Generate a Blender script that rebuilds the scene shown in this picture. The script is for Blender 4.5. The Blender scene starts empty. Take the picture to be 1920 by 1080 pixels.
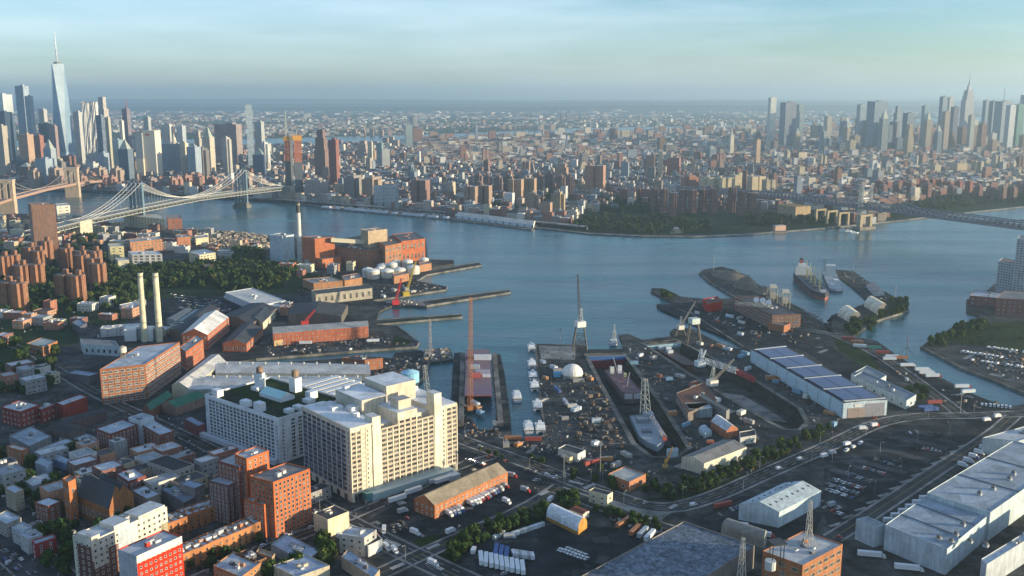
import bpy, math, random
import numpy as np
from mathutils import Vector
from mathutils.geometry import tessellate_polygon
random.seed(7)
R = random.Random(7)
scene = bpy.context.scene
# ------------------------------------------------------------------ camera
CAM_H = 277.0; PITCH = math.radians(11.1); FPX = 1817.0
cam_d = bpy.data.cameras.new('camera'); cam = bpy.data.objects.new('camera', cam_d)
scene.collection.objects.link(cam); scene.camera = cam
cam.location = (0, 0, CAM_H); cam.rotation_euler = (math.radians(90) - PITCH, 0, 0)
cam_d.sensor_width = 36; cam_d.lens = 36 * FPX / 1920; cam_d.clip_start = 5; cam_d.clip_end = 90000
# ------------------------------------------------------------------ light
SUN_AZ = math.radians(100); SUN_EL = math.radians(7.0)
world = bpy.data.worlds.new('World'); scene.world = world; world.use_nodes = True
wn = world.node_tree; wn.nodes.clear()
w_out = wn.nodes.new('ShaderNodeOutputWorld'); w_bg = wn.nodes.new('ShaderNodeBackground')
sky = wn.nodes.new('ShaderNodeTexSky'); sky.sky_type = 'NISHITA'; sky.sun_disc = False
sky.sun_elevation = SUN_EL; sky.sun_rotation = SUN_AZ
sky.air_density = 1.0; sky.dust_density = 0.4; sky.ozone_density = 3.5; sky.altitude = 200
w_bg.inputs['Strength'].default_value = 0.125
tc = wn.nodes.new('ShaderNodeTexCoord'); mp = wn.nodes.new('ShaderNodeMapping')
mp.inputs['Scale'].default_value = (0.9, 0.9, 7.0); mp.inputs['Location'].default_value = (0.3, 0.1, 0.2)
nz = wn.nodes.new('ShaderNodeTexNoise'); nz.inputs['Scale'].default_value = 2.2; nz.inputs['Detail'].default_value = 7; nz.inputs['Roughness'].default_value = 0.55
cr = wn.nodes.new('ShaderNodeValToRGB'); cr.color_ramp.elements[0].position = 0.38; cr.color_ramp.elements[1].position = 0.72
cr.color_ramp.elements[1].color = (0.5, 0.5, 0.5, 1)
cm = wn.nodes.new('ShaderNodeMixRGB'); cm.inputs['Color2'].default_value = (4.6, 5.0, 5.3, 1)
L = wn.links
L.new(tc.outputs['Generated'], mp.inputs['Vector']); L.new(mp.outputs['Vector'], nz.inputs['Vector'])
L.new(nz.outputs['Fac'], cr.inputs['Fac']); L.new(cr.outputs['Color'], cm.inputs['Fac'])
L.new(sky.outputs['Color'], cm.inputs['Color1']); ct = wn.nodes.new('ShaderNodeMixRGB'); ct.blend_type = 'MULTIPLY'; ct.inputs['Fac'].default_value = 1; ct.inputs['Color2'].default_value = (0.915, 0.965, 1.03, 1)
L.new(cm.outputs['Color'], ct.inputs['Color1']); L.new(ct.outputs['Color'], w_bg.inputs['Color']); L.new(w_bg.outputs['Background'], w_out.inputs['Surface'])
sun_d = bpy.data.lights.new('sun', 'SUN'); sun_o = bpy.data.objects.new('sun', sun_d); scene.collection.objects.link(sun_o)
sun_d.energy = 5.0; sun_d.angle = math.radians(0.5); sun_d.color = (1.0, 0.83, 0.56)
sv = Vector((math.sin(SUN_AZ) * math.cos(SUN_EL), math.cos(SUN_AZ) * math.cos(SUN_EL), math.sin(SUN_EL)))
sun_o.rotation_euler = sv.to_track_quat('Z', 'Y').to_euler()
vs = scene.view_settings; vs.view_transform = 'Standard'; vs.look = 'None'; vs.gamma = 1; vs.exposure = 1.2
vs.use_curve_mapping = False
cy = scene.cycles; cy.max_bounces = 5; cy.diffuse_bounces = 2; cy.glossy_bounces = 2; cy.volume_bounces = 0; cy.transparent_max_bounces = 4
cy.sample_clamp_indirect = 4.0
# ------------------------------------------------------------------ projection helpers: photo pixel -> point on the ground
def g(px, py, z=2.0):
    x = (px - 960) / FPX; y = -(py - 540) / FPX
    dy = math.cos(PITCH) + y * math.sin(PITCH); dz = -math.sin(PITCH) + y * math.cos(PITCH)
    t = (z - CAM_H) / dz
    return (x * t, dy * t)
def hz(pt, py):
    y = -(py - 540) / FPX
    dy = math.cos(PITCH) + y * math.sin(PITCH); dz = -math.sin(PITCH) + y * math.cos(PITCH)
    return CAM_H + dz / dy * pt[1]
def xat(px, Y, z=2.0):
    return (px - 960) / FPX * (Y * math.cos(PITCH) + (CAM_H - z) * math.sin(PITCH))
def pxof(x, y, z=2.0):
    d = y * math.cos(PITCH) + (CAM_H - z) * math.sin(PITCH)
    u = y * math.sin(PITCH) - (CAM_H - z) * math.cos(PITCH)
    return 960 + x / d * FPX, 540 - u / d * FPX
# ------------------------------------------------------------------ materials
MAT = {}
def nodes_mat(name):
    m = bpy.data.materials.new(name); m.use_nodes = True; MAT[name] = m
    nt = m.node_tree; return m, nt, nt.nodes['Principled BSDF']
def N(nt, t, **k):
    n = nt.nodes.new(t)
    for a, b in k.items():
        if a in n.inputs.keys() if hasattr(n.inputs, 'keys') else False: n.inputs[a].default_value = b
        else: setattr(n, a, b)
    return n
def noise(nt, scale, detail=4, rough=0.6, coord='Object', stretch=None):
    t = nt.nodes.new('ShaderNodeTexCoord'); n = nt.nodes.new('ShaderNodeTexNoise')
    n.inputs['Scale'].default_value = scale; n.inputs['Detail'].default_value = detail; n.inputs['Roughness'].default_value = rough
    if stretch:
        m = nt.nodes.new('ShaderNodeMapping'); m.inputs['Scale'].default_value = stretch
        nt.links.new(t.outputs[coord], m.inputs['Vector']); nt.links.new(m.outputs['Vector'], n.inputs['Vector'])
    else: nt.links.new(t.outputs[coord], n.inputs['Vector'])
    return n.outputs['Fac']
def ramp(nt, fac, p0, c0, p1, c1):
    r = nt.nodes.new('ShaderNodeValToRGB'); e = r.color_ramp.elements
    e[0].position = p0; e[0].color = (*c0, 1); e[1].position = p1; e[1].color = (*c1, 1)
    nt.links.new(fac, r.inputs['Fac']); return r.outputs['Color']
def mul(nt, a, b, fac=1.0, mode='MULTIPLY'):
    m = nt.nodes.new('ShaderNodeMixRGB'); m.blend_type = mode
    if isinstance(fac, (int, float)): m.inputs['Fac'].default_value = fac
    else: nt.links.new(fac, m.inputs['Fac'])
    for s, v in (('Color1', a), ('Color2', b)):
        if isinstance(v, tuple): m.inputs[s].default_value = (*v, 1)
        else: nt.links.new(v, m.inputs[s])
    return m.outputs['Color']
def attr(nt):
    a = nt.nodes.new('ShaderNodeAttribute'); a.attribute_name = 'Col'; return a.outputs['Color']
def g3(v): return (v, v, v)
def paint(name, rough, metal=0.0, lo=0.72, hi=1.18, sc=0.12, spec=0.3, streak=True):
    m, nt, p = nodes_mat(name)
    c = mul(nt, attr(nt), ramp(nt, noise(nt, sc, 6, 0.7), 0.3, g3(lo), 0.7, g3(hi)))
    if streak: c = mul(nt, c, ramp(nt, noise(nt, 1.0, 3, 0.6, 'Object', (0.9, 0.9, 0.06)), 0.35, g3(0.8), 0.62, g3(1.08)))
    nt.links.new(c, p.inputs['Base Color']); p.inputs['Roughness'].default_value = rough; p.inputs['Metallic'].default_value = metal
    p.inputs['Specular IOR Level'].default_value = spec
    return m
paint('wall', 0.85, spec=0.15)
paint('paint', 0.55, streak=False, sc=0.4, lo=0.85, hi=1.1)
paint('steel', 0.5, 0.2, streak=False)
def roofmat(name, rough, spec, lo, hi, sc=0.07):
    m, nt, p = nodes_mat(name)
    c = mul(nt, attr(nt), ramp(nt, noise(nt, sc, 8, 0.75), 0.32, g3(lo), 0.68, g3(hi)))
    c = mul(nt, c, ramp(nt, noise(nt, 0.6, 4, 0.7), 0.35, g3(0.8), 0.6, g3(1.08)))
    v = nt.nodes.new('ShaderNodeTexVoronoi'); v.inputs['Scale'].default_value = 0.09; t = nt.nodes.new('ShaderNodeTexCoord')
    nt.links.new(t.outputs['Object'], v.inputs['Vector'])
    bw = nt.nodes.new('ShaderNodeRGBToBW'); nt.links.new(v.outputs['Color'], bw.inputs['Color'])
    c = mul(nt, c, ramp(nt, bw.outputs['Val'], 0.2, g3(0.82), 0.8, g3(1.12)))
    nt.links.new(c, p.inputs['Base Color']); p.inputs['Roughness'].default_value = rough; p.inputs['Specular IOR Level'].default_value = spec
roofmat('roofing', 0.75, 0.3, 0.68, 1.2)
roofmat('stained', 0.7, 0.15, 0.2, 1.7, 0.3)
def window_glass():
    m, nt, p = nodes_mat('glass')
    oi = nt.nodes.new('ShaderNodeObjectInfo')
    w = nt.nodes.new('ShaderNodeTexWhiteNoise'); w.noise_dimensions = '3D'; t = nt.nodes.new('ShaderNodeNewGeometry')
    mp = nt.nodes.new('ShaderNodeVectorMath'); mp.operation = 'SNAP'; mp.inputs[1].default_value = (1.7, 1.7, 3.0)
    nt.links.new(t.outputs['Position'], mp.inputs[0]); nt.links.new(mp.outputs[0], w.inputs['Vector'])
    c = ramp(nt, w.outputs['Value'], 0.4, (0.016, 0.022, 0.032), 1.0, (0.24, 0.23, 0.2))
    nt.links.new(c, p.inputs['Base Color']); p.inputs['Roughness'].default_value = 0.12; p.inputs['Specular IOR Level'].default_value = 0.6
window_glass()
def facade(name, wx, wz, fw, fh, dark=(0.035, 0.045, 0.06), strength=0.85, rough=0.8, spec=0.2):
    """brick or panel wall with a grid of window openings, UV in metres"""
    m, nt, p = nodes_mat(name)
    uv = nt.nodes.new('ShaderNodeUVMap'); sp = nt.nodes.new('ShaderNodeSeparateXYZ'); nt.links.new(uv.outputs['UV'], sp.inputs[0])
    def cell(o, per, frac):
        d = nt.nodes.new('ShaderNodeMath'); d.operation = 'DIVIDE'; d.inputs[1].default_value = per; nt.links.new(o, d.inputs[0])
        f = nt.nodes.new('ShaderNodeMath'); f.operation = 'FRACT'; nt.links.new(d.outputs[0], f.inputs[0])
        a = nt.nodes.new('ShaderNodeMath'); a.operation = 'LESS_THAN'; a.inputs[1].default_value = frac; nt.links.new(f.outputs[0], a.inputs[0])
        fl = nt.nodes.new('ShaderNodeMath'); fl.operation = 'FLOOR'; nt.links.new(d.outputs[0], fl.inputs[0])
        return a.outputs[0], fl.outputs[0]
    a, fa = cell(sp.outputs[0], wx, fw); b, fb = cell(sp.outputs[1], wz, fh)
    k = nt.nodes.new('ShaderNodeMath'); k.operation = 'MULTIPLY'; nt.links.new(a, k.inputs[0]); nt.links.new(b, k.inputs[1])
    cx = nt.nodes.new('ShaderNodeCombineXYZ'); nt.links.new(fa, cx.inputs[0]); nt.links.new(fb, cx.inputs[1])
    wn_ = nt.nodes.new('ShaderNodeTexWhiteNoise'); nt.links.new(cx.outputs[0], wn_.inputs['Vector'])
    wc = ramp(nt, wn_.outputs['Value'], 0.5, dark, 1.0, tuple(min(1, d * 3.5 + 0.05) for d in dark))
    s = nt.nodes.new('ShaderNodeMath'); s.operation = 'MULTIPLY'; s.inputs[1].default_value = strength; nt.links.new(k.outputs[0], s.inputs[0])
    base = mul(nt, attr(nt), ramp(nt, noise(nt, 0.03, 5, 0.7), 0.3, g3(0.82), 0.7, g3(1.12)))
    c = mul(nt, base, wc, s.outputs[0], 'MIX')
    nt.links.new(c, p.inputs['Base Color']); p.inputs['Roughness'].default_value = rough; p.inputs['Specular IOR Level'].default_value = spec
facade('facade', 3.6, 3.3, 0.5, 0.5)
facade('facade_wide', 6.5, 3.6, 0.78, 0.5)
facade('facade_tower', 3.0, 4.0, 0.62, 0.72, (0.06, 0.1, 0.15), 0.85, 0.45, 0.35)
def curtain():
    m, nt, p = nodes_mat('curtain_glass')
    c = mul(nt, attr(nt), ramp(nt, noise(nt, 0.02, 4, 0.6), 0.3, g3(0.8), 0.7, g3(1.15)))
    nt.links.new(c, p.inputs['Base Color']); p.inputs['Roughness'].default_value = 0.3; p.inputs['Metallic'].default_value = 0.3
curtain()
def ground(name, lo, hi, sc=0.02, rough=0.9, sc2=0.4, lo2=0.8, hi2=1.15, spec=0.06, det=8):
    m, nt, p = nodes_mat(name)
    c = ramp(nt, noise(nt, sc, det, 0.7), 0.32, lo, 0.68, hi)
    c = mul(nt, c, ramp(nt, noise(nt, sc2, 6, 0.7), 0.3, g3(lo2), 0.7, g3(hi2)))
    if name in ('yard', 'asphalt', 'road', 'concrete', 'pier'): c = mul(nt, c, ramp(nt, noise(nt, 0.055, 5, 0.65), 0.38, g3(.62), 0.64, g3(1.45)))
    nt.links.new(c, p.inputs['Base Color']); p.inputs['Roughness'].default_value = rough; p.inputs['Specular IOR Level'].default_value = spec
    return nt, p
ground('asphalt', (0.016, 0.020, 0.025), (0.034, 0.038, 0.044), 0.03, lo2=.7, hi2=1.3)
ground('road', (0.045, 0.046, 0.05), (0.07, 0.07, 0.071), 0.03)
ground('yard', (0.022, 0.025, 0.027), (0.082, 0.084, 0.082), 0.018, sc2=0.15, lo2=0.55, hi2=1.4)
ground('concrete', (0.16, 0.16, 0.155), (0.27, 0.265, 0.25), 0.05)
ground('pier', (0.10, 0.095, 0.085), (0.2, 0.19, 0.17), 0.06)
ground('grass', (0.010, 0.022, 0.008), (0.035, 0.055, 0.018), 0.04)
ground('city_ground', (0.025, 0.027, 0.03), (0.05, 0.05, 0.05), 0.01)
ground('far_land', (0.02, 0.035, 0.022), (0.075, 0.085, 0.06), 0.0016, sc2=0.012, lo2=0.6, hi2=1.5)
ground('sandpile', (0.12, 0.105, 0.09), (0.2, 0.17, 0.13), 0.05)
ground('dockwall', (0.035, 0.035, 0.03), (0.10, 0.095, 0.08), 0.08, sc2=0.5)
def watermat():
    m, nt, p = nodes_mat('water')
    t = nt.nodes.new('ShaderNodeTexCoord')
    def nn(sc, st, det=5):
        mp = nt.nodes.new('ShaderNodeMapping'); mp.inputs['Scale'].default_value = st; mp.inputs['Rotation'].default_value = (0, 0, 0.12)
        n = nt.nodes.new('ShaderNodeTexNoise'); n.inputs['Scale'].default_value = sc; n.inputs['Detail'].default_value = det; n.inputs['Roughness'].default_value = 0.6
        nt.links.new(t.outputs['Object'], mp.inputs['Vector']); nt.links.new(mp.outputs['Vector'], n.inputs['Vector']); return n.outputs['Fac']
    big = nn(0.0022, (0.6, 1.6, 1), 5); med = nn(0.02, (0.5, 1.4, 1), 6); fine = nn(0.16, (0.7, 1.2, 1), 4)
    c = ramp(nt, big, 0.33, (0.006, 0.058, 0.088), 0.66, (0.026, 0.135, 0.155))
    st = nn(0.006, (0.25, 2.2, 1), 4); c = mul(nt, c, ramp(nt, st, 0.35, (0.7, 0.75, 0.8), 0.65, (1.3, 1.25, 1.2)))
    nt.links.new(c, p.inputs['Base Color'])
    r = nt.nodes.new('ShaderNodeMapRange'); r.inputs['To Min'].default_value = 0.08; r.inputs['To Max'].default_value = 0.34
    r.inputs['From Min'].default_value = 0.3; r.inputs['From Max'].default_value = 0.7
    nt.links.new(st, r.inputs['Value']); nt.links.new(r.outputs[0], p.inputs['Roughness'])
    b = nt.nodes.new('ShaderNodeBump'); b.inputs['Strength'].default_value = 0.5; b.inputs['Distance'].default_value = 0.9
    b2 = nt.nodes.new('ShaderNodeBump'); b2.inputs['Strength'].default_value = 0.35; b2.inputs['Distance'].default_value = 4.0
    nt.links.new(fine, b.inputs['Height']); nt.links.new(med, b2.inputs['Height']); nt.links.new(b2.outputs['Normal'], b.inputs['Normal'])
    nt.links.new(b.outputs['Normal'], p.inputs['Normal']); p.inputs['IOR'].default_value = 1.33; p.inputs['Specular IOR Level'].default_value = 0.5
watermat()
def foliagemat():
    m, nt, p = nodes_mat('foliage')
    oi = nt.nodes.new('ShaderNodeObjectInfo')
    c = mul(nt, attr(nt), ramp(nt, noise(nt, 0.5, 4, 0.7), 0.3, g3(0.6), 0.7, g3(1.5)))
    c = mul(nt, c, ramp(nt, oi.outputs['Random'], 0.0, (0.6, 0.72, 0.75), 1.0, (1.0, 0.95, 0.6)))
    nt.links.new(c, p.inputs['Base Color']); p.inputs['Roughness'].default_value = 0.8; p.inputs['Specular IOR Level'].default_value = 0.1
foliagemat()
# ------------------------------------------------------------------ mesh collector
def ang_of(a, b): return math.atan2(b[1] - a[1], b[0] - a[0])
class B:
    def __init__(s, mats=('wall',)):
        s.v = []; s.f = []; s.c = []; s.m = []; s.u = []; s.mats = list(mats)
    def mi(s, m):
        if m is None: return 0
        if m not in s.mats: s.mats.append(m)
        return s.mats.index(m)
    def face(s, pts, col, m=None, uv=None):
        n = len(s.v); s.v.extend(pts); s.f.append(tuple(range(n, n + len(pts)))); s.c.append(col); s.m.append(s.mi(m))
        s.u.append(uv or [(0.0, 0.0)] * len(pts))
    def prism(s, fp, z0, z1, col, top=None, m=None, mt=None, bottom=False, taper=None):
        """fp counter-clockwise; taper: footprint of the top"""
        tp = taper or fp; k = len(fp); d = 0.0
        for i in range(k):
            a, b = fp[i], fp[(i + 1) % k]; c, e = tp[(i + 1) % k], tp[i]
            l = math.dist(a, b)
            s.face([(a[0], a[1], z0), (b[0], b[1], z0), (c[0], c[1], z1), (e[0], e[1], z1)], col, m, [(d, z0), (d + l, z0), (d + l, z1), (d, z1)]); d += l
        s.face([(p[0], p[1], z1) for p in tp], top or col, mt or m)
        if bottom: s.face([(p[0], p[1], z0) for p in reversed(fp)], col, m)
    def box(s, x, y, z0, sx, sy, sz, a=0.0, col=(.5, .5, .5), m=None, top=None, mt=None, bottom=False):
        s.prism(rect(x, y, sx, sy, a), z0, z0 + sz, col, top, m, mt, bottom)
    def tube(s, p, q, r, n=6, col=(.3, .3, .3), m=None, r2=None, cap=True):
        p, q = Vector(p), Vector(q); d = (q - p)
        if d.length < 1e-6: return
        d.normalize(); u = d.orthogonal().normalized(); w = d.cross(u); r2 = r if r2 is None else r2
        a = [p + (u * math.cos(2 * math.pi * i / n) + w * math.sin(2 * math.pi * i / n)) * r for i in range(n)]
        b = [q + (u * math.cos(2 * math.pi * i / n) + w * math.sin(2 * math.pi * i / n)) * r2 for i in range(n)]
        for i in range(n):
            j = (i + 1) % n; s.face([tuple(a[i]), tuple(a[j]), tuple(b[j]), tuple(b[i])], col, m)
        if cap:
            s.face([tuple(x) for x in b], col, m); s.face([tuple(x) for x in reversed(a)], col, m)
    def line(s, pts, r, n=4, col=(.3, .3, .3), m=None):
        for a, b in zip(pts, pts[1:]): s.tube(a, b, r, n, col, m, cap=False)
    def cyl(s, x, y, z0, r, h, n=16, col=(.5, .5, .5), m=None, r2=None, top=None):
        r2 = r if r2 is None else r2
        s.prism([(x + r * math.cos(2 * math.pi * i / n), y + r * math.sin(2 * math.pi * i / n)) for i in range(n)], z0, z0 + h, col, top, m,
                taper=[(x + r2 * math.cos(2 * math.pi * i / n), y + r2 * math.sin(2 * math.pi * i / n)) for i in range(n)])
    def dome(s, x, y, z0, r, h, n=16, k=4, col=(.6, .6, .6), m=None):
        rr = [(r * math.cos(i * math.pi / 2 / k), z0 + h * math.sin(i * math.pi / 2 / k)) for i in range(k + 1)]
        for (ra, za), (rb, zb) in zip(rr, rr[1:]):
            for i in range(n):
                a0, a1 = 2 * math.pi * i / n, 2 * math.pi * (i + 1) / n
                pts = [(x + ra * math.cos(a0), y + ra * math.sin(a0), za), (x + ra * math.cos(a1), y + ra * math.sin(a1), za)]
                pts += [(x + rb * math.cos(a1), y + rb * math.sin(a1), zb), (x + rb * math.cos(a0), y + rb * math.sin(a0), zb)] if rb > 1e-3 else [(x, y, zb)]
                s.face(pts, col, m)
    def gable(s, fp, z, zr, rc, wc, over=0.4, m='roofing', hip=0.0, axis=0):
        """pitched roof over fp (a,b,c,d); ridge runs parallel to edge a-b when axis == 0"""
        a, b, c, d = fp if axis == 0 else (fp[1], fp[2], fp[3], fp[0])
        def mix(p, q, t): return (p[0] + (q[0] - p[0]) * t, p[1] + (q[1] - p[1]) * t)
        e0, e1 = mix(a, d, .5), mix(b, c, .5)
        r0, r1 = mix(e0, e1, hip), mix(e1, e0, hip)
        R0, R1 = (*r0, zr), (*r1, zr)
        s.face([(*a, z), (*b, z), R1, R0], rc, m); s.face([(*c, z), (*d, z), R0, R1], rc, m)
        s.face([(*b, z), (*c, z), R1], rc if hip else wc, m if hip else None); s.face([(*d, z), (*a, z), R0], rc if hip else wc, m if hip else None)
    def arch(s, fp, z, h, rc, wc, n=10, m='paint', axis=0, ends=True):
        a, b, c, d = fp if axis == 0 else (fp[1], fp[2], fp[3], fp[0])
        def mix(p, q, t): return (p[0] + (q[0] - p[0]) * t, p[1] + (q[1] - p[1]) * t)
        A = []; Bq = []
        for i in range(n + 1):
            th = math.pi * i / n; t = (1 - math.cos(th)) / 2; zz = z + h * math.sin(th)
            A.append((*mix(a, d, t), zz)); Bq.append((*mix(b, c, t), zz))
        for i in range(n): s.face([A[i], Bq[i], Bq[i + 1], A[i + 1]], rc, m)
        if ends: s.face(list(reversed(A)), wc, m); s.face(Bq, wc, m)
    def lattice(s, p, q, w, n, col, t=0.25, m='steel', w2=None):
        p, q = Vector(p), Vector(q); d = q - p; L_ = d.length; d.normalize(); u = d.orthogonal().normalized(); v = d.cross(u); w2 = w if w2 is None else w2
        def c(i, k):
            f = i / n; ww = w + (w2 - w) * f; o = p + d * (L_ * f)
            return o + u * ww * (0.5 if k in (0, 3) else -0.5) + v * ww * (0.5 if k < 2 else -0.5)
        for k in range(4):
            s.tube(c(0, k), c(n, k), t, 4, col, m)
            for i in range(n):
                a, b = c(i, k), c(i + 1, (k + 1) % 4)
                if i % 2: a, b = c(i, (k + 1) % 4), c(i + 1, k)
                s.tube(a, b, t * 0.6, 3, col, m, cap=False)
    def mesh(s, name, off=(0, 0, 0)):
        me = bpy.data.meshes.new(name)
        ox, oy, oz = off
        vs_ = [(a - ox, b - oy, c - oz) for a, b, c in s.v] if off != (0, 0, 0) else s.v
        me.from_pydata(vs_, [], s.f)
        for mm in s.mats: me.materials.append(MAT[mm])
        nl = np.array([len(f) for f in s.f])
        me.polygons.foreach_set('material_index', np.array(s.m, dtype=np.int32))
        col = np.ones((len(s.f), 4), np.float32); col[:, :3] = np.array(s.c, np.float32).reshape(-1, 3)
        ca = me.color_attributes.new('Col', 'FLOAT_COLOR', 'CORNER'); ca.data.foreach_set('color', np.repeat(col, nl, axis=0).ravel())
        if any(x in ('facade', 'facade_wide', 'facade_tower') for x in s.mats):
            ul = me.uv_layers.new(name='UVMap'); ul.data.foreach_set('uv', np.array([c for u in s.u for c in u], np.float32).ravel())
        return me
COL = scene.collection
def link(o, parent=None):
    COL.objects.link(o)
    if parent is not None: o.parent = parent
    return o
def rect(x, y, sx, sy, a=0.0):
    c, s_ = math.cos(a), math.sin(a)
    return [(x + dx * c - dy * s_, y + dx * s_ + dy * c) for dx, dy in ((-sx / 2, -sy / 2), (sx / 2, -sy / 2), (sx / 2, sy / 2), (-sx / 2, sy / 2))]
def ccw(fp):
    A = sum(fp[i][0] * fp[(i + 1) % len(fp)][1] - fp[(i + 1) % len(fp)][0] * fp[i][1] for i in range(len(fp)))
    return list(fp) if A > 0 else list(reversed(fp))
PEND = []        # things whose label is completed by the nearest landmark
LM = []          # (x, y, phrase)
def tag(o, label, cat, group=None):
    o['label'] = label; o['category'] = cat
    if group: o['group'] = group
    return o
def pend(o, desc, cat, x, y, group=None, fmt='{d}, {n} {l}'):
    o['category'] = cat
    if group: o['group'] = group
    PEND.append((o, desc, x, y, fmt)); return o
def thing(name, x, y, z=2.0, a=0.0):
    o = bpy.data.objects.new(name, None); o.empty_display_size = 1; o.location = (x, y, z); o.rotation_euler = (0, 0, a); return link(o)
def one(name, b, x=0, y=0, z=0.0, parent=None, local=False):
    """link collector b (world coordinates) as one mesh object standing at x, y, z"""
    o = bpy.data.objects.new(name, b.mesh(name, (0, 0, 0) if local else (x, y, z))); o.location = (0, 0, 0) if (parent is not None) else (x, y, z)
    return link(o, parent)
def structure(name, b):
    o = one(name, b); o['kind'] = 'structure'; return o
def part(name, b, root, kind=None, under=None):
    """b in world coordinates, root an unrotated Empty"""
    o = bpy.data.objects.new(name, b.mesh(name, tuple(root.location))); link(o, under or root)
    if kind: o['kind'] = kind
    return o
# ------------------------------------------------------------------ windows
WM = {}
def window_mesh(w, h, frame=(.5, .5, .48), mull=1, glass='glass', deep=0.22):
    key = (round(w, 1), round(h, 1), frame, mull)
    if key in WM: return WM[key]
    b = B(('glass', 'paint')); w, h = key[0], key[1]; t = 0.14
    b.face([(-w / 2, -0.03, 0), (w / 2, -0.03, 0), (w / 2, -0.03, h), (-w / 2, -0.03, h)], (.03, .03, .04), 'glass')
    def bar(x0, x1, z0, z1, d):
        P = [(x0, -d, z0), (x1, -d, z0), (x1, -d, z1), (x0, -d, z1)]; Q = [(x, 0, z) for x, _, z in P]
        b.face(P, frame, 'paint')
        for i in range(4): b.face([Q[i], Q[(i + 1) % 4], P[(i + 1) % 4], P[i]], frame, 'paint')
    bar(-w / 2 - t, w / 2 + t, h, h + t, deep); bar(-w / 2 - t, w / 2 + t, -t * 1.4, 0, deep)
    bar(-w / 2 - t, -w / 2, 0, h, deep * .8); bar(w / 2, w / 2 + t, 0, h, deep * .8)
    for i in range(1, mull + 1):
        x = -w / 2 + w * i / (mull + 1); bar(x - .05, x + .05, 0, h, 0.07)
    me = b.mesh('window'); WM[key] = me; return me
def put_windows(root, spots, me, cap=300, name='window'):
    """spots: (x, y, z, angle) in world; root unrotated; up to cap as parts, the rest joined"""
    rx, ry, rz = root.location
    for (x, y, z, a) in spots[:cap]:
        o = bpy.data.objects.new(name, me); o.location = (x - rx, y - ry, z - rz); o.rotation_euler = (0, 0, a); link(o, root)
def grid_spots(a, b, z0, z1, floors, bays, m0=1.2, m1=None, lift=0.0):
    """window centres (sill height) on the wall a->b"""
    m1 = m0 if m1 is None else m1
    L_ = math.dist(a, b); an = ang_of(a, b); ux, uy = math.cos(an), math.sin(an); out = []
    fh = (z1 - z0) / floors; bw = (L_ - m0 - m1) / bays
    for i in range(floors):
        for j in range(bays):
            u = m0 + bw * (j + .5); out.append((a[0] + ux * u + uy * 0.01, a[1] + uy * u - ux * 0.01, z0 + fh * i + lift, an))
    return out, fh, bw
def faces_cam(a, b):
    an = ang_of(a, b); nx, ny = math.sin(an), -math.cos(an); mx, my = (a[0] + b[0]) / 2, (a[1] + b[1]) / 2
    return nx * -mx + ny * -my > 0
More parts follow.
